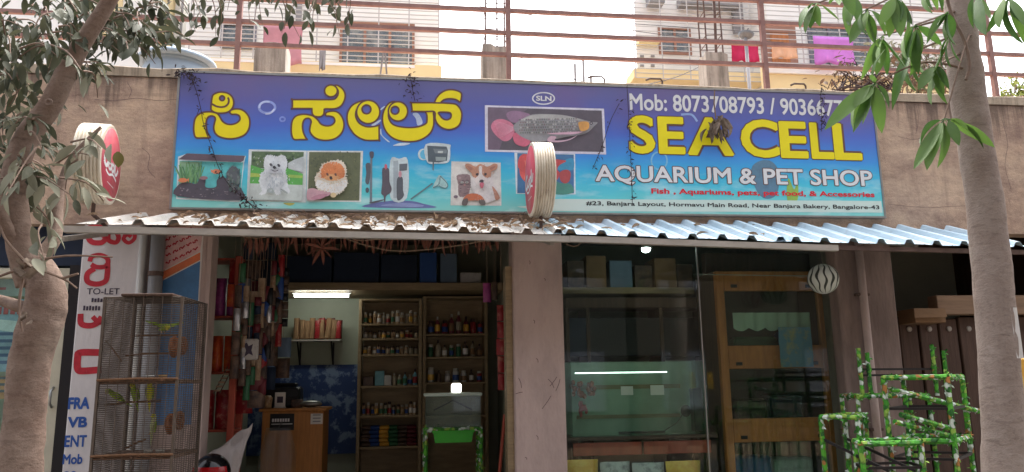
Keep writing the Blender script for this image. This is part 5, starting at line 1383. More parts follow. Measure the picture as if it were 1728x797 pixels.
q = MB().tube([(-hw*.7, .05, hh*.55), (0, .05, hh*.86), (hw*.7, .05, hh*.55)], .006, 6); q.build('cord', 'vine_dark', ft)
sl_ = tag(MB().bbox((-.045, -.035, 0), (.045, .035, .085), .012).build('night_lamp', 'small_lamp', None, True, (X_(770, 655, TY+.15), TY+.15, tb.z+.03)), 'small lit white lamp on the lid of the glass tank', 'lamp')
def wrap_bar(q, qs, a, b, w):
    a, b = Vector(a), Vector(b); n = max(2, int((b-a).length/.05)); pts = [a.lerp(b, i/n) for i in range(n+1)]
    q.tube(pts, [w*.5*(1+.22*noise.noise(p*21)) for p in pts], 7)
    for i in range(int((b-a).length/.022)):
        p = a.lerp(b, rnd.random()); d = Vector((rnd.uniform(-1, 1), rnd.uniform(-1, .4), rnd.uniform(-1, 1)))
        add_leaf(qs, WLv, WLf, leaf_matrix(p+d.normalized()*w*.42, d+(b-a).normalized()*rnd.uniform(-2, 2), rnd.uniform(-1, 1), rnd.uniform(.5, 1.1)))
WL = leaf_mesh('wrap_leaf', .035, .02, 'leaf_wrap', .2, .2, 3); WLv, WLf = leaf_geo(WL)
def stand(name, lab, corners, z0, z1, w=.035, shelf=None, black=(), extra=()):
    """frame of square tube wrapped in leaf printed foil; corners = four (x, y) on the floor, z1 = top height"""
    c = sum((Vector((x, y, 0)) for x, y in corners), Vector())/4
    t = thing(name, lab, 'stand', (c.x, c.y, z0))
    L = [Vector((x-c.x, y-c.y, 0)) for x, y in corners]; up_ = Vector((0, 0, z1-z0))
    def wb(nm, a, b):
        q = MB(); qs = MB(); wrap_bar(q, qs, a, b, w); o = q.build(nm, 'leaf_wrap', t); qs.build('leaf_wrap', 'leaf_wrap', o)['kind'] = 'stuff'
    for p in L: wb('leg', p, p+up_)
    for i in range(4): wb('top_bar', L[i]+up_, L[(i+1) % 4]+up_)
    if shelf:
        for i in range(4): wb('shelf_bar', L[i]+Vector((0, 0, shelf-z0)), L[(i+1) % 4]+Vector((0, 0, shelf-z0)))
    for z in black:
        for i in (0, 1, 2, 3): MB().bar(L[i]+Vector((0, 0, z-z0)), L[(i+1) % 4]+Vector((0, 0, z-z0)), .018).build('iron_bar', 'iron_black', t)
    for a, b in extra: wb('bar', rel(t, a), rel(t, b))
    return t
stand('tank_stand', 'leaf print wrapped stand under the small glass tank', [(ta.x+.0, TY), (tb.x, TY), (tb.x, TY+.32), (ta.x, TY+.32)], .3, ta.z-.02, .04, .75)
tg = thing('green_tray', 'bright green plastic tray under the small glass tank', 'tray', (ft.location.x, TY-.02, Z_(765, 747, TY)))
hx = (X_(800, 740, TY)-X_(732, 740, TY))/2
q = MB().grid([[(-hx*.9, 0, 0), (hx*.9, 0, 0)], [(-hx, -.005, .095), (hx, -.005, .095)]]); q.box((-hx*.9, .001, 0), (hx*.9, .3, .006)); q.build('basin', 'tray_green', tg)
MB().bar((-hx-.01, -.008, .098), (hx+.01, -.008, .098), .018).build('rim', 'tray_green', tg)

# ----- left side rack of packets (red wood)
WY = .45
rx0, rx1 = .085, X_(400, 600, WY)
rr = thing('red_rack', 'red wooden rack of packets inside the left edge of the doorway', 'rack', (rx0, WY, .3))
for x in (rx0+.02, rx1-.035): MB().bbox((x-rx0-.02, 0, 0), (x-rx0+.035, .05, Z_(390, 432, WY)-.3), .005).build('upright', 'wood_red', rr)
for x in (rx0+.02, rx1-.035): MB().bbox((x-rx0-.02, .3, 0), (x-rx0+.035, .35, Z_(390, 432, WY)-.3), .005).build('upright', 'wood_red', rr)
shz = [Z_(370, y, WY) for y in (434, 532, 627, 726, 830)]
for z in shz: MB().bbox((.001, .051, z-.3-.02), (rx1-rx0-.002, .299, z-.3), .004).build('shelf', 'wood_red', rr)
for si, (z, m_, h, colr, n) in enumerate(((shz[1], 'pack_purple', .33, 'purple', 3), (shz[2], 'pack_orange', .3, 'orange and red', 3), (shz[3], 'pack_red', .32, 'red', 2))):
    for k in range(n):
        x = rx0+.05+(rx1-rx0-.1)*(k+.5)/n; wv = (rx1-rx0-.1)/n*.47
        q = MB(); rows = []
        for j in range(7):
            t_ = j/6; d_ = .07*math.sin(PI*min(1, t_*.9+.1))**.6+.003
            rows.append([(-wv, .0, h*t_), (-wv*.6, -d_, h*t_), (wv*.6, -d_, h*t_), (wv, 0, h*t_), (wv*.6, d_, h*t_), (-wv*.6, d_, h*t_), (-wv, 0, h*t_)])
        q.grid(rows); tag(q.build('food_packet', m_, None, True, (x, WY+.15, z+.002)), '%s packet on the red rack, %s of its shelf' % (colr, ('left', 'middle', 'right')[k] if n == 3 else ('left', 'right')[k]), 'packet', '%s packets on the red rack' % colr)
# ----- strips of goods hanging inside the doorway
def strip(px, py0, py1, Y, n, wpx, m_, lab, foil=False):
    a, b = at(px, py0, Y), at(px, py1, Y); h = (a.z-b.z)/n; wv = wpx*(Y-CAM.y)/FPX/2
    t = thing('packet_strip', lab, 'packets', a)
    for k in range(n):
        q = MB(); rows = []
        sw = wv*rnd.uniform(.85, 1.1); an = rnd.uniform(-.25, .25)
        for j in range(6):
            t_ = j/5; d_ = .022*math.sin(PI*t_)+.0015
            rows.append([Vector((math.cos(an)*x_-math.sin(an)*y_, math.sin(an)*x_+math.cos(an)*y_, -h*k-h*.95*t_)) for x_, y_ in ((-sw, 0), (-sw*.5, -d_), (sw*.5, -d_), (sw, 0), (sw*.5, d_), (-sw*.5, d_), (-sw, 0))])
        q.grid(rows); q.build('packet', m_ if isinstance(m_, str) else m_[k % len(m_)], t, True)
    MB().tube([(0, 0, 0), (0, .01, .12), (0, .03, 3.3-a.z)], .002, 4).build('string', 'rope', t)
strip(846, 515, 660, .45, 5, 17, 'pack_red', 'strip of red sachets hanging inside the middle pillar')
strip(822, 478, 512, .55, 1, 14, 'pack_purple', 'purple pouch hanging left of the red sachet strip')
strip(835, 476, 508, .6, 1, 10, 'pack_dark', 'dark pouch hanging right of the purple one')
hang = [(412, 470, 560, .55, 2, 22, ['silver_foil', 'pack_dark'], 'silvery and dark pouches hanging beside the red wooden rack'),
        (414, 540, 620, .5, 2, 26, ['pack_red', 'pack_dark'], 'red and dark pouches hanging above the white printed bag'),
        (428, 440, 545, .7, 3, 24, ['pack_dark', 'pack_maroon', 'silver_foil'], 'maroon pouches hanging high beside the red wooden rack'),
        (446, 455, 560, .8, 3, 28, ['navy', 'pack_dark', 'silver_foil'], 'dark glossy pouches hanging left of the lit wall'),
        (462, 470, 590, .95, 3, 26, ['pack_dark', 'silver_foil', 'pack_dark'], 'shiny pouches hanging at the edge of the lit wall'),
        (436, 600, 690, .6, 3, 26, ['pack_red', 'pack_maroon', 'pack_dark'], 'red printed pouches hanging above the white sack'),
        (412, 620, 700, .7, 2, 30, ['pack_maroon', 'pack_red'], 'maroon pouches hanging low beside the red wooden rack'),
        (452, 580, 660, .9, 2, 30, ['pack_dark', 'navy'], 'dark pouches hanging left of the counter'),
        (478, 570, 640, 1.2, 2, 26, ['box_slate', 'pack_dark'], 'slate blue pouches hanging above the printer'),
        (396, 440, 520, .5, 2, 16, ['pack_red', 'pack_orange'], 'red and orange pouches hanging over the rack upright'),
        (420, 410, 470, .6, 2, 20, ['navy', 'pack_dark'], 'dark blue pouches hanging near the ceiling at left'),
        (452, 410, 470, .9, 2, 30, ['navy', 'navy'], 'navy pouches hanging near the ceiling left of the loft')]
for h_ in hang: strip(*h_)
cl_n = {'pack_dark': 'dark', 'silver_foil': 'silvery', 'pack_red': 'red', 'pack_maroon': 'maroon', 'pack_green': 'green', 'navy': 'navy', 'pack_blue': 'blue', 'black_plastic': 'black', 'leaf_dry': 'brown'}
for k in range(13):
    m_ = list(cl_n)[(k*4+k//3) % 9]; px = 403+k*6.6; y0 = rnd.uniform(425, 520)
    strip(px, y0, y0+rnd.uniform(90, 190), .38+.03*k+rnd.uniform(-.05, .05), rnd.randint(4, 7), rnd.uniform(9, 15), [m_, rnd.choice(list(cl_n)), 'pack_dark'], '%s narrow sachet strip from the left beside the red rack, mostly %s' % (['first', 'second', 'third', 'fourth', 'fifth', 'sixth', 'seventh', 'eighth', 'ninth', 'tenth', 'eleventh', 'twelfth', 'thirteenth'][k], cl_n[m_]))
wb_ = thing('printed_bag', 'white bag with dark print hanging left of the lit wall', 'bag', at(420, 572, .42))
a, b = rel(wb_, at(406, 608, .42)), rel(wb_, at(437, 574, .42))
MB().bbox((a.x, -.02, a.z), (b.x, .02, 0), .015).build('pouch', 'pack_white', wb_)
P_ = MB(); P_.poly([[Vector((x*b.x*.6, -.0215, a.z*z)) for x, z in ((-.7, .25), (-.2, .18), (.1, .35), (.8, .25), (.6, .55), (.9, .8), (.2, .7), (-.5, .85), (-.3, .55))]]); P_.build('print', 'ink_dark', wb_)
MB().tube([(0, 0, 0), (0, .02, 3.3-wb_.location.z)], .002, 4).build('string', 'rope', wb_)
# striped rope handle on the rack
q = MB()
for k in range(6): q.bbox((-.018+.016*k, -.01, -.1+.033*k), (.03+.016*k, .005, -.085+.033*k), .003)
bl = tag(q.build('bamboo_ladder', 'wood_pale', None, False, at(366, 640, .4)), 'small wooden bird ladder leaning on the red rack', 'bird ladder')
MB().bar((-.02, .0, -.12), (.08, .0, .1), .008).build('side_rail', 'wood_dark', bl); MB().bar((.025, .0, -.12), (.125, .0, .1), .008).build('side_rail', 'wood_dark', bl)
# white sack and helmet at the bottom left
q = MB(); rows = []
for i in range(15):
    t_ = i/14; e0, e1 = at(333+t_*94, 780-t_*66, .12+.1*t_), at(338+t_*52, 860-t_*10, -.02)
    rows.append([e0.lerp(e1, j/8)+Vector((0, (.09*noise.noise((t_*7, j*.6, 0))-.05*math.sin(PI*j/8)), .03*noise.noise((t_*6, j*.7, 5)))) for j in range(9)])
q.grid(rows); o = tag(q.build('white_sack', mat('sack_cloth', C(164, 152, 146), .9, var=.2, scale=6, bump=.3, bscale=12), None, True), 'crumpled white sack sheet spread at the foot of the red rack', 'sack'); o.modifiers.new('t', 'SOLIDIFY').thickness = .006
hm = thing('helmet', 'glossy black motorcycle helmet with red visor in front of the white sack', 'helmet', at(357, 800, -.2))
MB().ell((0, 0, 0), .135, .14, .145, 22, 14).build('shell', 'helmet_black', hm, True)
q = MB(); rows = []
for j in range(5):
    ph = R(-25+j*11); rows.append([Vector((.1405*math.cos(ph)*math.sin(th), -.1455*math.cos(ph)*math.cos(th), .15*math.sin(ph)+.01)) for th in (R(-62+k*12.4) for k in range(11))])
q.grid(rows); q.build('visor', 'visor_red', hm, True)
stl = tag(MB().bbox((-.2, -.15, -.0), (.2, .2, .0+at(357, 800, -.2).z-.145-.3), .01).build('stool', 'wood_dark', None, False, (hm.location.x, hm.location.y+.1, .3)), 'dark wooden box under the black helmet', 'box')
# broom
br = thing('broom', 'wooden stick broom leaning inside the middle pillar', 'broom', at(838, 850, .4))
a = rel(br, at(852, 700, .5)); MB().tube([(0, 0, 0), a], .014, 8).build('stick', 'wood_red', br)
# ----- garland of dried mango leaves over the doorway
TO = leaf_mesh('garland_leaf', .15, .035, 'leaf_toran', .15, .6, 5)
gl = thing('leaf_garland', 'garland of dried brown mango leaves strung over the left doorway', 'garland', at(600, 398, .02))
for i in range(72):
    px = 412+i*6.0+rnd.uniform(-2, 2); p = at(px, 398+4*math.sin(i*.35), .02)
    place('leaf', TO, gl, leaf_matrix(rel(gl, p), Vector((rnd.gauss(0, .18), rnd.gauss(0, .15), -1)), rnd.uniform(-1.5, 1.5), rnd.uniform(.65, 1.15)))
for i in range(9): place('leaf', TO, gl, leaf_matrix(rel(gl, at(543, 420, -.02)), Vector((math.cos(i*.7), -.2, math.sin(i*.7))), rnd.uniform(-1, 1), rnd.uniform(.8, 1.1)))
MB().tube([rel(gl, at(405+i*6, 398+4*math.sin(i*.35), .02)) for i in range(75)], .004, 5).build('string', 'rope', gl)
for k, (a, m_, b) in enumerate((((560, 394), (680, 424), (860, 398)), ((575, 396), (640, 404), (800, 396)), ((955, 412), (985, 408), (1010, 402)))):
    pts = smooth_loop([at(*a, -.1), at((a[0]+m_[0])/2, (a[1]+m_[1])/2+6, -.1), at(*m_, -.1), at((b[0]+m_[0])/2, (b[1]+m_[1])/2+4, -.1), at(*b, -.1)], 6, False)
    tag(MB().tube(pts, .0045, 6).build('slack_wire', 'rope'), ('long slack wire sagging under the awning before the leaf garland', 'short slack wire under the awning above the leaf garland', 'short wire under the awning at the middle pillar')[k], 'wire')

# ------------------------------------------------------------------ right shop window
GLY = .2
wnd = thing('shop_window', 'large fixed glass shop window right of the middle pillar', 'window', (3.168, GLY, .3))
def gp(x0, x1, z0=.45, z1=2.9): return MB().box((x0-3.168, 0, z0-.3), (x1-3.168, .008, z1-.3))
xm = X_(1186, 600, GLY)
gp(3.172, xm-.006).build('pane', 'shop_glass', wnd); gp(xm+.006, 5.62).build('pane', 'shop_glass', wnd)
MB().box((.0, -.012, .0), (5.62-3.168, .03, .148)).build('sill', 'wood_dark', wnd)
MB().box((xm-.005-3.168, -.004, .15), (xm+.005-3.168, .012, 2.6)).build('joint', 'steel', wnd)
# bulb
bb = thing('light_bulb', 'lit white lamp hanging at the top of the glass shop window', 'lamp', at(1090, 421, .6))
MB().ell((0, 0, 0), .042, .042, .03, 14, 10).build('bulb', 'bulb_white', bb, True); MB().lathe([(.062, .012), (.05, .03), (.024, .05), (.02, .085), (.001, .087)], 16).build('holder', 'white_plastic', bb, True); MB().tube([(0, 0, .07), (0, 0, 3.3-bb.location.z)], .004, 5).build('cord', 'cable', bb)
# loft in the right shop
l2z = Z_(1060, 496, 1.1); l2t = Z_(1060, 485, 1.1)
l2 = thing('loft_shelf', 'pale shelf board high behind the glass shop window', 'shelf', (3.1, 1.1, l2z))
box_part('board', 'wood_light', l2, (3.05, 1.1, l2z), (X_(1172, 490, 1.1), 1.7, l2t), .004)
for i, (x0, x1, y0, m_, lab) in enumerate(((958, 985, 440, 'pack_dark', 'dark carton at the left end of the shelf behind the shop window'), (990, 1022, 432, 'cardboard', 'brown carton on the shelf behind the shop window'), (1030, 1066, 440, 'box_slate', 'grey blue carton on the shelf below the lit lamp'), (1072, 1100, 448, 'pack_dark', 'dark carton right of the grey blue one behind the shop window'), (1106, 1140, 436, 'cardboard', 'tall brown carton near the right end of the shelf behind the shop window'), (1144, 1168, 446, 'pack_dark', 'small dark carton at the right end of the shelf behind the shop window'))):
    a, b = at(x0, 480, 1.16), at(x1, y0, 1.16)
    tag(MB().bbox((-(b.x-a.x)/2, 0, 0), ((b.x-a.x)/2, .34, b.z-l2t), .005).build('carton', m_, None, False, ((a.x+b.x)/2, 1.16, l2t+.001)), lab, 'carton')
# cabinet behind the big tank
kb = thing('wall_cabinet', 'dark brown cabinet with black panels above the big aquarium', 'cabinet', (3.1, .95, .3))
a, b = at(958, 604, .95), at(1200, 502, .95)
MB().bbox((a.x-3.1, 0, b.z-.3-.1), (b.x-3.1, .4, b.z-.3), .005).build('top_rail', 'wood_dark', kb)
for x0, x1 in ((960, 990), (996, 1115), (1120, 1195)):
    p, r_ = at(x0, 602, .95), at(x1, 536, .95); MB().bbox((p.x-3.1, .012, p.z-.3), (r_.x-3.1, .05, r_.z-.3), .004).build('panel', 'black_plastic' if x0 > 990 else 'navy', kb)
for x in (958, 993, 1117, 1198):
    p = at(x, 560, .95); MB().bbox((p.x-3.1-.018, .0, 0), (p.x-3.1+.018, .4, b.z-.3-.102), .004).build('upright', 'wood_dark', kb)
# big aquarium
BY = .5
a, b = at(966, 738, BY), at(1190, 608, BY)
aq = thing('big_aquarium', 'big greenish glass aquarium in the shop window', 'aquarium', (a.x, BY, a.z))
Wd, Hd, Dd = b.x-a.x, b.z-a.z, .36
for nm, p, r_ in (('pane', (0, 0, 0), (Wd, .008, Hd)), ('pane', (0, .0085, 0), (.008, Dd-.0085, Hd)), ('pane', (Wd-.008, .0085, 0), (Wd, Dd-.0085, Hd)), ('base', (.0085, .0085, 0), (Wd-.0085, Dd-.0085, .01))): MB().box(p, r_).build(nm, 'tank_glass', aq)
MB().box((0, Dd-.008, 0), (Wd, Dd, Hd)).build('back_panel', MATS.get('tank_back') or mat('tank_back', C(176, 192, 178), .5, var=.25, scale=3), aq)
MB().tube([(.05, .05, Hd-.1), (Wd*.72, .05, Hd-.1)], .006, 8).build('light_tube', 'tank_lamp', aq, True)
for (x0, y0, x1, y1) in ((1048, 667, 1068, 652), (1098, 667, 1120, 650)):
    p, r_ = rel(aq, at(x0, y0, BY)), rel(aq, at(x1, y1, BY)); MB().box((p.x, -.003, p.z), (r_.x, -.001, r_.z)).build('label_sticker', 'paper_white', aq)
for (y0, y1) in ((658, 648), (708, 698)):
    p, r_ = rel(aq, at(975, y0, BY+.3)), rel(aq, at(1150, y1, BY+.3)); MB().box((p.x, Dd-.02, p.z), (r_.x, Dd-.009, r_.z)).build('brace', 'wood_light', aq)
for k in range(26):
    pass
q = MB()
for k in range(22): q.ell((.06+rnd.random()*.2, Dd-.1+rnd.uniform(-.05, .05), Hd*.62+rnd.uniform(-.07, .07)), .02, .02, .025, 7, 5, None, .4)
q.build('coral_ornament', 'coral_orange', aq, True)
q = MB()
for k in range(10): q.ell((.15+rnd.uniform(-.03, .03), Dd-.14, Hd*.36+rnd.uniform(-.05, .05)), .015, .01, .03, 7, 5, None, .4)
q.build('coral_ornament', 'plant_plastic_red', aq, True)
MB().bbox((Wd*.36, .1, .012), (Wd*.7, .14, .03), .004).build('air_bar', 'black_plastic', aq)
MB().tube([(Wd*.7, .12, .03), (Wd*.8, .12, .1), (Wd*.86, .13, .2)], .004, 6).build('air_hose', 'black_plastic', aq); MB().ell((Wd*.87, .13, .2), .05, .04, .055, 12, 8).build('filter_sponge', 'black_plastic', aq, True)
MB().bbox((Wd*.9, .02, .02), (Wd*.97, .12, Hd*.62), .008).build('filter', 'black_plastic', aq)
# its table
tb_ = thing('aquarium_table', 'brown wooden table under the big aquarium', 'table', (a.x, BY, .3))
MB().bbox((-.06, -.04, a.z-.3-.03), (Wd+.06, Dd+.04, a.z-.3-.002), .004).build('top', 'wood_dark', tb_)
for x0 in (0, Wd*.5+.01): MB().bbox((x0, -.02, a.z-.3-.16), (x0+Wd*.5-.01, .0, a.z-.3-.05), .004).build('apron_board', 'wood_red', tb_)
for x in (0, Wd-.05):
    for y in (0.001, Dd-.05): MB().bbox((x, y, 0), (x+.05, y+.05, a.z-.3-.032), .004).build('leg', 'wood_dark', tb_)
# pet food bags behind the glass at the bottom
for i, (x0, x1, y0, m_, lab) in enumerate(((957, 1012, 776, 'pack_gold', 'golden pet food bag at the left foot of the shop window'), (1017, 1066, 780, 'pack_white', 'white pet food bag left of the middle at the foot of the shop window'), (1072, 1124, 781, 'pack_white', 'white pet food bag right of the middle at the foot of the shop window'), (1130, 1186, 778, 'pack_gold', 'golden pet food bag at the right of the row behind the shop window'))):
    A, B = at(x0, 850, .27), at(x1, y0, .27); wv = (B.x-A.x)/2; h = B.z-.45
    q = MB(); rows = []
    for j in range(9):
        t_ = j/8; d_ = .07*math.sin(PI*min(1, t_*.88+.12))**.5+.004; ww = wv*(1-.06*math.sin(PI*t_))
        rows.append([Vector((x, y, h*t_+.008*noise.noise((x*20, i, t_*3))*(j > 5))) for x, y in ((-ww, 0), (-ww*.6, -d_), (0, -d_*1.1), (ww*.6, -d_), (ww, 0), (ww*.6, d_), (-ww*.6, d_), (-ww, 0))])
    q.grid(rows); t = tag(q.build('food_bag', m_, None, True, ((A.x+B.x)/2, .33, .45)), lab, 'bag')
    MB().box((-wv*.5, -.082, h*.66), (wv*.5, -.0795, h*.8)).build('print', 'ink_red' if m_ == 'pack_white' else 'letter_blue_edge', t)
box_part('window_plinth', 'pillar_brown', shop, (3.17, .19, .3), (5.62, .45, .448))
# wooden glazed cabinet / door
OY = .42
def ob(px, py): return at(px, py, OY)
wc = thing('glazed_cabinet', 'orange brown wooden cabinet with three dark glass panels behind the shop window', 'cabinet', (ob(1216, 600).x, OY, .3))
x0, x1 = 0, ob(1404, 600).x-wc.location.x; zt = ob(1300, 458).z-.3
MB().bbox((0, 0, 0), (.075, .06, zt), .005).build('stile', 'wood_orange', wc); MB().bbox((x1-.085, 0, 0), (x1, .06, zt), .005).build('stile', 'wood_orange', wc)
rails = [(458, 491), (583, 622), (706, 746), (840, 880)]
for (ya, yb) in rails:
    MB().bbox((.0755, .004, ob(1300, yb).z-.3), (x1-.0855, .055, ob(1300, ya).z-.3), .005).build('rail', 'wood_orange', wc)
for k in range(3):
    z1, z0 = ob(1300, rails[k][1]).z-.3-.001, ob(1300, rails[k+1][0]).z-.3+.001
    MB().box((.076, .026, z0), (x1-.086, .032, z1)).build('glass_panel', 'shop_glass', wc)
    for xx in (.14, x1-.2): MB().bbox((xx, -.004, z1+.03), (xx+.06, .003, z1+.06), .003).build('hinge', 'iron_black', wc)
MB().box((0, .5, 0), (x1, .52, zt)).build('back_panel', 'dark_gap', wc); MB().box((.0, .0601, 0), (.02, .499, zt)).build('side_panel', 'wood_dark', wc); MB().box((x1-.02, .0601, 0), (x1, .499, zt)).build('side_panel', 'wood_dark', wc)
for zz_ in (ob(1300, 602).z-.3, ob(1300, 726).z-.3): MB().box((.021, .062, zz_-.01), (x1-.021, .498, zz_+.01)).build('shelf', 'wood_dark', wc)
# lace cloth and blue bag behind the upper panel
A, B = at(1236, 528, OY+.1), at(1366, 528, OY+.1); q = MB(); rows = []
for j in range(7):
    rows.append([Vector((A.x+(B.x-A.x)*i/40, OY+.1+.012*math.sin(i*1.1), A.z-(.0+j/6*(.14+.03*abs(math.sin(i*.393))))) ) for i in range(41)])
q.grid(rows); tag(q.build('lace_cloth', 'cloth_white', None, True), 'white scalloped lace cloth hung behind the upper cabinet glass', 'cloth')
for i, (x0_, x1_, y0_, y1_, m_, lab) in enumerate(((1240, 1312, 556, 583, 'pack_green', 'dark green packet row behind the upper cabinet glass'), (1316, 1366, 548, 583, 'box_blue', 'blue bag behind the upper cabinet glass'))):
    p, r_ = at(x0_, y1_-1, OY+.2), at(x1_, y0_, OY+.2); tag(MB().bbox((0, 0, 0), (r_.x-p.x, .12, r_.z-p.z+.04), .02).build('packet', m_, None, False, (p.x, OY+.2, ob(1300, 602).z+.012)), lab, 'packet')
pb = thing('printed_bag', 'pale blue printed plastic bag hanging in front of the wooden cabinet', 'bag', at(1342, 552, OY-.05))
p, r_ = rel(pb, at(1318, 620, OY-.05)), rel(pb, at(1368, 552, OY-.05))
q = MB().grid([[(p.x+(r_.x-p.x)*i/8, .012*noise.noise((i*.6, j*.5, 2)), r_.z+(p.z-r_.z)*j/8) for i in range(9)] for j in range(9)]); q.build('sheet', mat('bag_blue', C(78, 122, 146), .35, var=.5, scale=9, col2=C(150, 146, 104), contrast=(.5, .68)), pb, True)
for i, (x0_, x1_, y0_, y1_, m_) in enumerate(((1240, 1290, 655, 704, 'pack_dark'), (1296, 1350, 650, 704, 'navy'), (1240, 1300, 770, 838, 'box_blue'), (1310, 1370, 775, 838, 'pack_white'))):
    p, r_ = at(x0_, y1_, OY+.25), at(x1_, y0_, OY+.25); zf_ = ob(1300, 726).z+.012 if i < 2 else .45
    tag(MB().bbox((0, 0, 0), (r_.x-p.x, .2, r_.z-p.z), .02).build('packet', m_, None, False, (p.x, OY+.22, zf_ if i < 2 else ob(1300, 842).z)), ('dark packet at the left behind the middle cabinet glass', 'navy packet at the right behind the middle cabinet glass', 'blue packet behind the lowest cabinet glass', 'white packet behind the lowest cabinet glass')[i], 'packet')
MB().box((.021, .062, ob(1300, 842).z-.3-.02), (x1-.021, .498, ob(1300, 842).z-.3)).build('shelf', 'wood_dark', wc)
# beam over the cabinet
box_part('window_lintel', 'wood_dark', shop, (X_(1190, 440, .9), .9, Z_(1300, 470, .9)), (5.84, 1.0, Z_(1300, 428, .9)))
# striped ball
sb_ = thing('striped_ball', 'round white lantern with dark wavy stripes hanging under the awning', 'lantern', at(1389, 471, -.25))
r_ = 27*(6.05)/FPX
MB().ell((0, 0, 0), r_, r_, r_, 32, 20).build('globe', 'ball_white', sb_, True)
for k in range(13):
    a_ = 2*PI*k/13; q = MB(); pts = []; L_ = []; R2 = []
    for j in range(21):
        th = PI*(.1+.8*j/20); aa = a_+.07*math.sin(j*.75+k*1.3); wd = .07*math.sin(PI*j/20)*(.75+.4*math.sin(j*.6+k*2))+.03
        L_.append(Vector((math.sin(th)*math.cos(aa-wd), math.sin(th)*math.sin(aa-wd), math.cos(th)))*(r_*1.012)); R2.append(Vector((math.sin(th)*math.cos(aa+wd), math.sin(th)*math.sin(aa+wd), math.cos(th)))*(r_*1.012))
    q.grid([L_, R2]); q.build('stripe', 'ball_dark', sb_, True)
MB().tube([(0, 0, r_), (0, .02, 2.72-sb_.location.z)], .004, 5).build('cord', 'cable', sb_)
# conduit along the ceiling of the right shop
tag(MB().tube([at(1170, 463, .3), at(1290, 465, .3), at(1380, 466, .3)], .004, 6).build('curtain_wire', 'steel'), 'thin steel wire across the top of the wooden cabinet', 'wire')

# ------------------------------------------------------------------ leaf wrapped stands on the pavement
def fr(px0, px1, Y0, Y1, shx=0): return [(X_(px0, 700, Y0), Y0), (X_(px1, 700, Y0), Y0), (X_(px1, 700, Y0)+shx, Y1), (X_(px0, 700, Y0)+shx, Y1)]
stand('display_stand', 'tall leaf print wrapped stand beside the brown pillar, at the back of the group', fr(1450, 1571, -.55, -.2, .07), .14, Z_(1510, 668, -.5), .034, None, ())
t3 = bpy.data.objects['display_stand']
for z in (Z_(1500, 623, -.5), Z_(1500, 633, -.5)): MB().bar(rel(t3, (X_(1455, 640, -.5), -.52, z)), rel(t3, (X_(1573, 640, -.5), -.5, z-.004)), .016).build('iron_bar', 'iron_black', t3)
for px, yt in ((1448, 588), (1463, 595), (1572, 582), (1592, 592)):
    q = MB(); qs = MB(); p = at(px, yt, -.52); wrap_bar(q, qs, rel(t3, (p.x, -.52, Z_(px, 668, -.52))), rel(t3, p), .034)
    o = q.build('upright', 'leaf_wrap', t3); qs.build('leaf_wrap', 'leaf_wrap', o)['kind'] = 'stuff'
stand('display_stand', 'large leaf print wrapped stand nearest the right tree', [(X_(1497, 700, -.95), -.95), (X_(1605, 700, -1.15), -1.15), (X_(1605, 700, -1.15)+.42, -.75), (X_(1497, 700, -.95)+.42, -.55)], .14, Z_(1550, 637, -1.05), .04, Z_(1550, 745, -1.05), (Z_(1550, 690, -1.05), Z_(1550, 775, -1.05)),
      [(at(1504, 657, -.95), at(1652, 694, -.75)), (at(1520, 700, -1.0), at(1600, 722, -.9)), (at(1510, 712, -1.05), at(1600, 735, -.8))])
stand('display_stand', 'low leaf print wrapped stand in front of the wooden cabinet', [(X_(1386, 720, -.8), -.8), (X_(1448, 720, -1.0), -1.0), (X_(1448, 720, -1.0)+.3, -.6), (X_(1427, 720, -.5), -.5)], .14, Z_(1400, 704, -.85), .036)
t4 = bpy.data.objects['display_stand.002']
for a, b in (((1388, 741), (1500, 795)), ((1430, 741), (1545, 795))): MB().bar(rel(t4, at(*a, -.8)), rel(t4, at(*b, -1.2)), .018).build('iron_bar', 'iron_black', t4)
stand('display_stand', 'small leaf print wrapped stand in front, lowest of the group', [(X_(1455, 770, -1.25), -1.25), (X_(1556, 770, -1.3), -1.3), (X_(1556, 770, -1.3)+.1, -1.0), (X_(1455, 770, -1.25)+.1, -1.0)], .14, Z_(1500, 749, -1.28), .04, None, (Z_(1500, 790, -1.28),))

# ------------------------------------------------------------------ trees
def trunk(q, ctrl, n=18, wob=.12, seed=0, fat=.8):
    """ctrl = [(px, py, Y, width in px)]"""
    P3 = []; 
    for px, py, Y, wpx in ctrl:
        p = at(px, py, Y); P3.append((p.x, p.y, p.z, wpx*(Y-CAM.y)/FPX/2*fat))
    P4 = [Vector(p) for p in P3]; out = []
    nn = len(P4)
    for i in range(nn-1):
        p0, p1, p2, p3 = P4[max(i-1, 0)], P4[i], P4[i+1], P4[min(i+2, nn-1)]
        for j in range(10):
            t = j/10; out.append(.5*((2*p1)+(-p0+p2)*t+(2*p0-5*p1+4*p2-p3)*t*t+(-p0+3*p1-3*p2+p3)*t*t*t))
    out.append(P4[-1])
    pts = [v.to_3d() for v in out]; q.tube(pts, [v.w for v in out], n, True, wob, seed); return pts
lt = thing('street_tree', 'leaning tree with dusty grey leaves at the left, before the glazed door', 'tree', (at(40, 797, -2.1).x, -2.1, .14))
def sub(pts): return [Vector(p)-lt.location for p in pts]
q = MB(); base = at(40, 797, -2.1)
tp_ = trunk(q, [(8, 1130, -2.05, 110), (20, 950, -2.08, 90), (33, 797, -2.1, 78), (43, 700, -2.1, 70), (54, 610, -2.1, 76), (70, 540, -2.12, 80), (76, 500, -2.12, 76), (70, 465, -2.12, 68), (50, 440, -2.12, 56), (38, 425, -2.12, 40)], 30, .17)
q.v = [tuple(Vector(v)-lt.location) for v in q.v]; tr_ = q.build('trunk', 'bark_brown', lt, True)
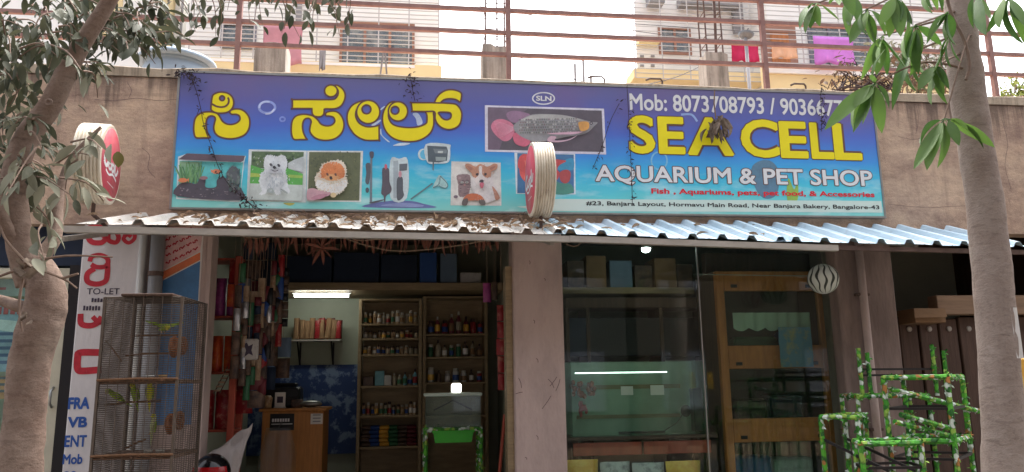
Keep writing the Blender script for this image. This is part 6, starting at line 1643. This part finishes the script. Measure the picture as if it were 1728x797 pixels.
q = MB(); trunk(q, [(54, 480, -2.12, 56), (40, 430, -2.14, 52), (28, 370, -2.17, 48), (24, 300, -2.2, 48), (46, 232, -2.22, 47), (86, 176, -2.25, 45), (122, 102, -2.3, 39), (156, 48, -2.35, 34), (188, -5, -2.4, 30), (225, -80, -2.45, 27), (260, -190, -2.5, 22)], 18, .1, 3)
q.v = [tuple(Vector(v)-lt.location) for v in q.v]; q.build('limb', 'bark_brown', lt, True)
q = MB(); trunk(q, [(64, 520, -2.1, 36), (36, 518, -2.1, 26), (5, 508, -2.05, 22), (-40, 495, -2.0, 20)], 12, .1, 5)
q.v = [tuple(Vector(v)-lt.location) for v in q.v]; q.build('limb', 'bark_brown', lt, True)
q = MB(); trunk(q, [(60, 440, -2.12, 40), (92, 400, -2.0, 26), (100, 330, -1.9, 20), (120, 270, -1.85, 14), (170, 215, -1.8, 7)], 10, .1, 7)
q.v = [tuple(Vector(v)-lt.location) for v in q.v]; q.build('limb', 'bark_brown', lt, True)
q = MB(); trunk(q, [(50, 440, -2.1, 36), (20, 400, -2.2, 26), (-10, 330, -2.3, 22), (-30, 240, -2.4, 18)], 10, .1, 9)
q.v = [tuple(Vector(v)-lt.location) for v in q.v]; q.build('limb', 'bark_brown', lt, True)
# knot scar
c = at(82, 173, -2.322)-lt.location; MB().lathe([(.022, 0), (.02, .006), (.012, .007), (.001, -.004)], 12, Matrix.Translation(c) @ Matrix.Rotation(PI/2, 4, 'X') ).build('knot', 'bark_brown', lt, True)
# bare twigs at the fork
for a in (([(40, 445), (110, 432), (190, 434)]), ([(45, 448), (105, 470), (130, 487)]), ([(45, 450), (-10, 470), (-30, 480)]), ([(40, 440), (10, 405), (0, 380)]), ([(105, 470), (132, 462)]), ([(38, 470), (32, 520), (38, 560)])):
    pts = smooth_loop([at(x, y, -2.3) for x, y in a], 5, False) if len(a) > 2 else [at(x, y, -2.3) for x, y in a]
    MB().tube(sub(pts), [.008*(1-.6*i/len(pts)) for i in range(len(pts))], 6).build('twig', 'twig', lt)
for (px, py, sz) in ((40, 452, 12), (38, 540, 7)):
    for k in range(5):
        q = MB().grid([[Vector((sz/1300*4*(i/3-.5)*1.5, .02*noise.noise((i*.9, j*.8, k)), sz/1300*4*(j/3-.5))) for i in range(4)] for j in range(4)])
        o = q.build('dead_leaf', 'leaf_dry_grey', lt, True); o.matrix_local = Matrix.Translation(at(px+rnd.uniform(-12, 12), py+rnd.uniform(-10, 10), -2.32)-lt.location) @ Matrix.Rotation(rnd.uniform(-1, 1), 4, 'Y') @ Matrix.Rotation(rnd.uniform(-1, 1), 4, 'X')

DUST = leaf_mesh('leaf', .12, .05, 'leaf_dusty', .2, .35, 5); DUSTv, DUSTf = leaf_geo(DUST)
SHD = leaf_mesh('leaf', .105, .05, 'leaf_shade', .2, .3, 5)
qd = MB(); count = [0]
def spray(a, b, n, me, s=1.0, r0=.006, parent=lt, sag=.04, droop=-.7, limit=290, fill=None, sp=.03):
    """a twig from a to b with n leaves"""
    A, B = Vector(a), Vector(b); mid = (A+B)/2+Vector((rnd.uniform(-.03, .03), rnd.uniform(-.03, .03), sag)); pts = smooth_loop([A, mid, B], 4, False)
    o = parent.location
    MB().tube([p-o for p in pts], [r0*(1-.7*i/len(pts)) for i in range(len(pts))], 5).build('twig', 'twig', parent)
    for k in range(n):
        t = .15+.85*(k+rnd.random())/n; i = min(len(pts)-2, int(t*(len(pts)-1))); p = pts[i].lerp(pts[i+1], t*(len(pts)-1)-i)
        d = (B-A).normalized()*.6+Vector((rnd.gauss(0, .7), rnd.gauss(0, .6), droop+rnd.gauss(0, .45)))
        M = leaf_matrix(p-o+Vector((rnd.gauss(0, sp), rnd.gauss(0, sp), rnd.gauss(0, sp))), d, rnd.uniform(-1, 1), s*rnd.uniform(.6, 1.2))
        if count[0] < limit: place('leaf', me, parent, M); count[0] += 1
        else: add_leaf(fill, DUSTv, DUSTf, M)
# lower hanging sprays, nearest and largest first
for (a, b, n) in (((60, 250), (10, 330), 11), ((30, 260), (60, 330), 9), ((40, 300), (120, 330), 8), ((90, 280), (150, 262), 6), ((100, 300), (175, 340), 7), ((50, 340), (90, 420), 9), ((70, 380), (75, 440), 7), ((20, 330), (0, 400), 7), ((60, 200), (5, 240), 9), ((120, 240), (170, 250), 7), ((130, 270), (110, 320), 6), ((0, 290), (60, 360), 8), ((140, 120), (165, 165), 5)):
    spray(at(*a, rnd.uniform(-2.5, -2.0)), at(*b, rnd.uniform(-2.7, -1.9)), n, DUST, 1.0, fill=qd)
for k in range(100):
    x, y = rnd.uniform(-15, 130), rnd.uniform(-15, 330)
    if y > 120 and x > 75-(y-120)*.1: continue
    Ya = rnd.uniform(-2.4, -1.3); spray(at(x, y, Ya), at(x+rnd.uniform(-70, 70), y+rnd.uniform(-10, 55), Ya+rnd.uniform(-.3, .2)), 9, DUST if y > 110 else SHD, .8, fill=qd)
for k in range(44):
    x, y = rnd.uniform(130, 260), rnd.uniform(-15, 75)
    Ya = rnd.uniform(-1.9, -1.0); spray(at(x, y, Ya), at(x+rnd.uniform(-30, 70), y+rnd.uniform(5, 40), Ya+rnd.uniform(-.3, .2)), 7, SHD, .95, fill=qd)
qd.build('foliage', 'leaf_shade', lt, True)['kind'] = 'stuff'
# twigs reaching far to the right along the top of the frame
qs2 = MB()
SHDv, SHDf = leaf_geo(SHD)
for k in range(30):
    x = rnd.uniform(255, 600); y = rnd.uniform(-22, 12); Ya = rnd.uniform(-1.9, -1.1)
    if 330 < x < 380 and rnd.random() < .6: continue
    DUSTv, DUSTf = SHDv, SHDf
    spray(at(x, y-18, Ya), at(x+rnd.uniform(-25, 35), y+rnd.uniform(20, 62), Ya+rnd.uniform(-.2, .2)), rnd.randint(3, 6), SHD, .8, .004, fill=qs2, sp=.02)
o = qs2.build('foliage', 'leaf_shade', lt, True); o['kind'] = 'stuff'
for (a, b) in (((184, -30), (420, -35)), ((400, -35), (640, -22))):
    MB().tube(sub([at(*a, -2.0), at((a[0]+b[0])/2, a[1]-8, -1.7), at(*b, -1.5)]), [.02, .014, .008], 7).build('limb', 'bark_brown', lt, True)

# right tree
rtree = thing('street_tree', 'straight grey barked tree with long bright green leaves at the right', 'tree', (at(1700, 797, -2.4).x, -2.4, .14))
q = MB(); trunk(q, [(1722, 1150, -2.4, 110), (1706, 950, -2.4, 88), (1698, 797, -2.4, 80), (1690, 680, -2.4, 74), (1682, 560, -2.4, 72), (1672, 440, -2.4, 70), (1660, 330, -2.4, 68), (1644, 230, -2.4, 66), (1630, 130, -2.4, 66), (1622, 50, -2.4, 62), (1618, -20, -2.4, 58), (1605, -120, -2.4, 52), (1590, -260, -2.4, 40)], 28, .07, 2, .94)
q.v = [tuple(Vector(v)-rtree.location) for v in q.v]; q.build('trunk', 'bark_grey', rtree, True)
GRNS = [leaf_mesh('leaf', .205, w_, 'leaf_green', c_, f_, 8) for w_, c_, f_ in ((.066, .22, .3), (.056, .35, .5), (.074, .12, .15), (.06, -.1, .4), (.05, .28, .9))]
def rl(p): return Vector(p)-rtree.location
def cluster(node, tips, Y, twig=None):
    nd_ = at(*node, Y)
    if twig:
        pts = smooth_loop([at(x, y, Yt) for x, y, Yt in twig]+[nd_], 5, False); MB().tube([rl(p) for p in pts], [.008*(1-.5*i/len(pts)) for i in range(len(pts))], 6).build('twig', 'twig', rtree)
    for tx, ty in tips:
        sx, sy = node[0]+(tx-node[0])*.12+rnd.uniform(-5, 5), node[1]+(ty-node[1])*.1
        p = at(sx, sy, Y+rnd.uniform(-.03, .03)); e = at(tx, ty, Y+rnd.uniform(-.12, .06)); d = e-p
        M = leaf_matrix(rl(p), d, rnd.uniform(-1.1, 1.1), 1); s = d.length/.205*rnd.uniform(.85, 1.08)
        MB().tube([rl(nd_), rl(p)], .003, 4).build('petiole', 'leaf_green', rtree)
        place('leaf', rnd.choice(GRNS), rtree, M @ Matrix.Diagonal((min(1.25, max(.8, s)), s, s, 1)))
Yr = -2.6
cluster((1478, 140), [(1400, 205), (1418, 200), (1446, 224), (1462, 210), (1488, 218), (1515, 185), (1476, 80), (1440, 178), (1470, 130)], Yr, [(1640, 120, -2.45), (1560, 105, -2.5)])
cluster((1594, 200), [(1526, 240), (1545, 288), (1560, 278), (1578, 262), (1606, 272), (1618, 240), (1670, 225), (1692, 246), (1640, 215)], Yr, [(1645, 110, -2.42), (1636, 60, -2.5)])
cluster((1378, 6), [(1338, 30), (1352, 46), (1366, 46), (1380, 44), (1412, 36), (1358, 12)], Yr, [(1560, -60, -2.5), (1450, -20, -2.6)])
cluster((1462, 16), [(1428, 88), (1446, 60), (1468, 78), (1455, 46), (1500, 46), (1490, 80)], Yr, [(1600, -40, -2.5), (1520, -10, -2.55)])
cluster((1512, -6), [(1486, 40), (1500, 60), (1520, 52), (1540, 50), (1556, 60), (1480, 30), (1530, 40)], Yr-.1)
cluster((1545, 42), [(1508, 120), (1522, 100), (1548, 122), (1565, 90), (1590, 70), (1540, 130), (1500, 90)], Yr, [(1610, 20, -2.45)])
cluster((1582, 110), [(1560, 172), (1572, 165), (1590, 160), (1548, 150), (1600, 140), (1585, 175)], Yr, [(1620, 90, -2.45)])
cluster((1600, 20), [(1585, 70), (1560, 60), (1610, 66), (1595, 80), (1575, 40)], Yr-.12)
cluster((1700, -6), [(1668, 62), (1684, 78), (1700, 70), (1716, 50), (1735, 40), (1680, 40), (1728, 66)], Yr, [(1640, -60, -2.45)])
cluster((1420, -30), [(1400, 10), (1420, 14), (1440, 18), (1410, -4)], Yr)
cluster((1570, -30), [(1540, 20), (1560, 24), (1580, 22), (1600, 16)], Yr-.1)
cluster((1490, 60), [(1460, 120), (1480, 130), (1500, 128), (1520, 118), (1470, 100)], Yr+.15, [(1600, 30, -2.4)])
cluster((1535, 90), [(1505, 150), (1525, 160), (1545, 158), (1560, 140)], Yr+.2, [(1610, 60, -2.4)])
cluster((1600, 60), [(1570, 110), (1590, 118), (1612, 112), (1580, 130)], Yr-.05)
cluster((1440, -10), [(1420, 40), (1436, 46), (1452, 40)], Yr+.1)
cluster((1650, -10), [(1630, 40), (1652, 50), (1668, 36)], Yr-.2)
# sun-bleached hanging stem on the trunk and a paper notice
pts = smooth_loop([at(x, y, -2.52) for x, y in ((1596, -10), (1608, 30), (1628, 70), (1636, 110), (1630, 135))], 5, False)
MB().tube([rl(p) for p in pts], .009, 6).build('hanging_stem', 'twig', rtree)
nt_ = thing('notice', 'narrow white paper notice pinned on the edge of the right tree trunk', 'notice', at(1716, 560, -2.5))
MB().grid([[(-.02+.04*i/3, .008*math.sin(i), -.14+.27*j/6) for i in range(4)] for j in range(7)]).build('paper', 'paper_white', nt_)
tag(MB().bbox((-.03, 0, -.1), (.04, .02, .1), .004).build('yellow_sign', 'pack_gold', None, False, at(1727, 635, -2.2)), 'yellow plate at the far right edge beside the tree trunk', 'plate')

# ------------------------------------------------------------------ unseen houses added opposite, dark and tall to shade the shops and window reflections
for i, (xa, xb, hh_, m_) in enumerate(((-16, -3.2, 11.5, 'street_brown'), (-2.9, 7.4, 10.6, 'street_grey'), (7.7, 22, 11.8, 'street_brown'))):
    t = thing('added_street_house', ('unseen dark brown house added across the street facing the glazed door', 'unseen dark grey house added across the street facing the signboard', 'unseen dark brown house added across the street facing the boarded gate')[i], 'house', ((xa+xb)/2, -13, 0)); w2 = (xb-xa)/2
    MB().box((-w2, -6, 0), (w2, 0, hh_)).build('wall', m_, t); MB().box((-w2-.2, -6.1, hh_+.001), (w2+.2, .5, hh_+.2)).build('roof', 'parapet_cap', t)
    for k in range(4):
        for z in (.9, 4.0):
            x = -w2+1.2+k*(2*w2-2.4)/3; MB().box((x-.6, .001, z), (x+.6, .04, z+1.5)).build('window', 'far_dark', t)
# ------------------------------------------------------------------ houses behind the roof
def far_house(lab, x0, x1, Y, dep, h, m_, skew=0): 
    t = thing('apartment_house', lab, 'house', ((x0+x1)/2, Y, 0)); w2 = (x1-x0)/2
    q = MB().box((-w2, 0, 0), (w2, dep, h)); q.v = [(v[0]+(skew if v[1] > .1 else 0), v[1], v[2]) for v in q.v]; q.build('wall', m_, t); return t
def fr_(t, x0, y0, x1, y1, Y, m_, name, dy=-.03, th=.06, par=None):
    a, b = rel(t, at(x0, y1, Y)), rel(t, at(x1, y0, Y)); return MB().box((a.x, dy, a.z), (b.x, dy+th, b.z)).build(name, m_, par or t)
def window(t, x0, y0, x1, y1, Y, fm='far_dark', mull=1):
    a, b = rel(t, at(x0, y1, Y)), rel(t, at(x1, y0, Y)); f = .05
    w_ = MB()
    w_.box((a.x, -.05, b.z-f), (b.x, .0, b.z)); w_.box((a.x, -.05, a.z), (b.x, .0, a.z+f)); w_.box((a.x, -.051, a.z+f+.001), (a.x+f, .0, b.z-f-.001)); w_.box((b.x-f, -.051, a.z+f+.001), (b.x, .0, b.z-f-.001))
    for k in range(mull): xx = a.x+(b.x-a.x)*(k+1)/(mull+1); w_.box((xx-.025, -.049, a.z+f+.001), (xx+.025, 0, b.z-f-.001))
    o = w_.build('window', fm, t); MB().box((a.x+f+.001, -.02, a.z+f+.001), (b.x-f-.001, -.012, b.z-f-.001)).build('pane', 'far_glass', o)
    return o
def grille(t, x0, y0, x1, y1, Y, stp=.16):
    a, b = rel(t, at(x0, y1, Y)), rel(t, at(x1, y0, Y)); q = MB(); z = a.z
    while z < b.z: q.bar((a.x, -.9, z), (b.x, -.9, z), .016); z += stp
    n = max(2, int((b.x-a.x)/1.1))
    for i in range(n+1): x = a.x+(b.x-a.x)*i/n; q.bar((x, -.9, a.z), (x, -.9, b.z), .025)
    g_ = q.build('balcony_grille', 'grille', t); g_['kind'] = 'stuff'
H1 = 8.0
hl = far_house('white apartment house with clothes and grilles behind the left half of the roof', X_(313, 60, H1), X_(740, 60, H1), H1, 6, 11, 'far_white')
fr_(hl, 355, 113, 745, 127, H1-.9, 'far_yellow', 'balcony_slab', -.95, .95); 
MB().box((rel(hl, at(355, 113, H1-.9)).x, -.96, Z_(550, 112, H1-.9)), (rel(hl, at(700, 113, H1-.9)).x, -.9, Z_(550, 110, H1-.9)+.03)).build('balcony_coping', 'far_white', hl)
window(hl, 372, 42, 434, 82, H1, 'far_dark'); window(hl, 572, 42, 700, 122, H1, 'far_brown', 2)
fr_(hl, 500, -30, 512, 40, H1, 'far_grey', 'drain_pipe', -.1, .08)
grille(hl, 314, 122, 742, 122, H1-.9) if False else None
a = rel(hl, at(316, 122, H1-.9)); b = rel(hl, at(741, -40, H1-.9)); q = MB(); z = a.z
while z < b.z: q.bar((a.x, -.9, z), (b.x, -.9, z), .014); z += .085
for i in range(9): x = a.x+(b.x-a.x)*i/8; q.bar((x, -.9, a.z), (x, -.9, b.z), .022)
q.build('balcony_grille', 'grille', hl)['kind'] = 'stuff'
h2 = far_house('cream house corner behind the left tree and the water tank', X_(-300, 60, 9), X_(300, 60, 9), 9, 6, 12, 'far_white')
fr_(h2, 268, -40, 300, 130, 9, 'far_cream', 'corner_pier', -.2, .19); fr_(h2, 300.5, -40, 314, 130, 9, 'far_grey', 'corner_pipe', -.12, .11)
fr_(h2, 150, -20, 210, 60, 9, 'far_cream', 'wall_band', -.06, .05)
H3 = 9.0
hr = far_house('white apartment house with yellow ledge behind the right half of the roof', X_(1072, 60, H3), X_(1292, 60, H3), H3, 6, 13, 'far_white', 1.9)
fr_(hr, 1070, 124, 1290, 131, H3-.6, 'far_yellow', 'ledge', -.6, .6)
window(hr, 1112, 49, 1164, 92, H3, 'far_brown', 1)
for (x0, y0, x1, y1) in ((1080, 94, 1086, 97), (1098, 94, 1104, 97), (1080, 110, 1086, 113), (1098, 110, 1104, 113)): fr_(hr, x0, y0, x1, y1, H3, 'far_grey', 'vent', -.03, .028)
fr_(hr, 1090, 0, 1114, 14, H3, 'far_grey', 'duct', -.3, .29); fr_(hr, 1142, 8, 1240, 16, H3, 'far_grey', 'duct', -.3, .29); fr_(hr, 1236, -30, 1246, 60, H3, 'far_grey', 'drain_pipe', -.12, .1)
fr_(hr, 1074, 74, 1108, 78, H3, 'far_cream', 'sill', -.2, .18)
a = rel(hr, at(1073, 131, H3-.6)); b = rel(hr, at(1288, -40, H3-.6)); q = MB(); z = a.z
while z < b.z: q.bar((a.x, -.6, z), (b.x, -.6, z), .014); z += .105
for i in range(6): x = a.x+(b.x-a.x)*i/5; q.bar((x, -.6, a.z), (x, -.6, b.z), .02)
q.build('balcony_grille', 'grille', hr)['kind'] = 'stuff'
H4 = 8.2
hy = far_house('house with yellow balcony wall and hanging clothes behind the right end of the sign', X_(1296, 60, H4), X_(1640, 60, H4), H4, 6, 13, 'far_white')
fr_(hy, 1292, 124, 1600, 170, H4-1, 'far_yellow', 'balcony_wall', -1, .12); fr_(hy, 1290, 119.5, 1600, 124, H4-1, 'far_white', 'balcony_coping', -1.05, .22)
dr_ = fr_(hy, 1297, 47, 1340, 130, H4, 'far_brown', 'door', -.05, .049)
MB().box((rel(hy, at(1303, 130, H4)).x, -.062, rel(hy, at(1300, 128, H4)).z), (rel(hy, at(1334, 130, H4)).x, -.051, rel(hy, at(1300, 56, H4)).z)).build('door_panel', 'wood_orange', dr_)
window(hy, 1368, 48, 1465, 124, H4, 'far_dark', 2)
a = rel(hy, at(1292, 122, H4-1)); b = rel(hy, at(1590, -40, H4-1)); q = MB(); z = a.z
while z < b.z: q.bar((a.x, -1.02, z), (b.x, -1.02, z), .014); z += .1
for i in range(6): x = a.x+(b.x-a.x)*i/5; q.bar((x, -1.02, a.z), (x, -1.02, b.z), .02)
q.build('balcony_grille', 'grille', hy)['kind'] = 'stuff'
# laundry
def cloth(x0, y0, x1, y1, Y, m_, lab, name='hanging_cloth'):
    a, b = at(x0, y1, Y), at(x1, y0, Y); q = MB(); rows = []
    for j in range(9):
        t_ = j/8; rows.append([Vector((a.x+(b.x-a.x)*i/16*(1-.03*math.sin(t_*3)), Y+.03*math.sin(i*.9+t_)*t_+.02*noise.noise((i*.3, j*.4, 1)), b.z-(b.z-a.z)*t_*(1+.05*math.sin(i*.7+.5)))) for i in range(17)])
    q.grid(rows); o = tag(q.build(name, m_, None, True), lab, 'cloth', 'laundry on the balconies'); o.modifiers.new('t', 'SOLIDIFY').thickness = .006
    q = MB().tube([(a.x-.5, Y+.01, b.z+.005), (b.x+.5, Y+.01, b.z+.005)], .006, 5); q.build('line', 'cable', o)
cloth(1236, 70, 1280, 104, 6.6, 'skin_cloth_red', 'crimson cloth hanging beside the satellite dish')
cloth(1304, 74, 1345, 98, 6.9, 'cloth_peach', 'peach coloured cloth hanging before the brown door')
cloth(1376, 64, 1440, 107, 6.9, 'cloth_lilac', 'lilac cloth hanging before the dark window')
cloth(442, 42, 512, 108, 6.6, 'cloth_pink', 'dull pink garment hanging behind the left column stub')
cloth(538, 84, 550, 118, 6.6, 'far_grey', 'small grey garment hanging left of the glazed balcony door')
sdh = thing('satellite_dish', 'grey satellite dish on a pole above the crimson cloth', 'satellite dish', (at(1240, 60, 5.4).x, 5.0, 3.47))
zd = at(1240, 62, 5.0).z-3.47
MB().tube([(0, 0, -.6), (0, 0, zd)], .03, 8).build('pole', 'far_grey', sdh, True)
MB().lathe([(.001, 0), (.06, .012), (.1, .04), (.13, .075)], 20, Matrix.Translation((0, 0, zd-.02)) @ Matrix.Rotation(R(-6), 4, 'X') @ Matrix.Rotation(R(12), 4, 'Y')).build('reflector', 'dish', sdh, True)
MB().tube([(0, 0, zd-.01), (.03, -.06, zd+.13)], .008, 6).build('feed_arm', 'iron_black', sdh)
struct(MB().box((-8, 5.2, 0), (16, 5.9, 3.4)).build('yard_terrain', 'earth'))
tp2 = thing('easel_frame', 'small A shaped wooden trestle on the roof left of centre', 'trestle', at(648, 125, .6))
for dx in (-.09, .07): MB().bar((dx, 0, -.55), (dx*.1, 0, .22), .016).build('leg', 'far_grey', tp2)
# overhead cables
for i, (a, b, Ya, Yb, lab) in enumerate((((700, -8), (1240, 74), 3.5, 6.5, 'long thin cable slanting across the white sky in the middle'), ((860, 88), (990, 140), 4.0, 3.0, 'faint thin cable low in the middle of the sky'), ((1075, 146), (1190, 108), 2.0, 4.0, 'short cable slanting up to the narrow column stub'), ((1500, 60), (1062, 40), 7.2, 7.2, 'sagging clothes line across the right houses'))):
    A, B = at(*a, Ya), at(*b, Yb); tag(MB().tube(smooth_loop([A, (A+B)/2-Vector((0, 0, .05)), B], 8, False), .006, 5).build('overhead_cable', 'cable'), lab, 'cable')
for i, (px, yt) in enumerate(((970, 108), (984, 102), (997, 128))):
    p = at(px, yt, 10); tag(MB().tube([(p.x, 10, 0), (p.x, 10, p.z)], .03, 6).build('antenna_mast', 'far_grey'), ('thin mast on the skyline, leftmost of three', 'thin mast on the skyline, tallest of three', 'thin mast on the skyline, shortest and rightmost of three')[i], 'mast')
# bare climber and shrub behind the parapet at right
def bush(lab, x0, x1, y0, y1, Y, n, leafm, nl, bare):
    base = at((x0+x1)/2, (y0+y1)/2, Y); t = thing('roof_shrub', lab, 'shrub', (base.x, Y, 3.47)); q = MB(); ql = MB()
    for k in range(n):
        p = Vector((X_(rnd.uniform(x0, x1), y1, Y), Y+rnd.uniform(-.25, .25), max(3.5, Z_(x0, y1+10, Y)))); pts = [p]
        d = Vector((rnd.gauss(0, .5), rnd.gauss(0, .3), 1))
        tgt = at(rnd.uniform(x0, x1), rnd.uniform(y0, y1), Y)
        for j in range(5): p = pts[-1].lerp(tgt, .35)+Vector((rnd.gauss(0, .05), rnd.gauss(0, .05), rnd.gauss(0, .04))); pts.append(p)
        q.tube([v-t.location for v in pts], [.008*(1-.15*j) for j in range(6)], 5)
        for j in range(nl):
            v = pts[rnd.randint(1, 5)]+Vector((rnd.gauss(0, .07), rnd.gauss(0, .07), rnd.gauss(0, .06))); add_leaf(ql, DUSTv, DUSTf, leaf_matrix(v-t.location, Vector((rnd.gauss(0, 1), rnd.gauss(0, 1), rnd.gauss(-.3, .6))), rnd.uniform(-1, 1), rnd.uniform(.4, .9)))
    q.build('branches', 'twig' if not bare else 'vine_dark', t)['kind'] = 'stuff'
    if ql.v: ql.build('foliage', leafm, t)['kind'] = 'stuff'
bush('bare grey climber tangled behind the parapet at the right end of the sign', 1395, 1515, 100, 150, .7, 44, 'leaf_dry_grey', 5, True)
bush('green shrub behind the railing at the far right', 1690, 1790, 120, 170, 1.2, 30, 'leaf_back', 16, False)
bush('grey leafy bush behind the railing between sign and right tree', 1480, 1610, 60, 140, 1.4, 46, 'leaf_dusty', 14, False)
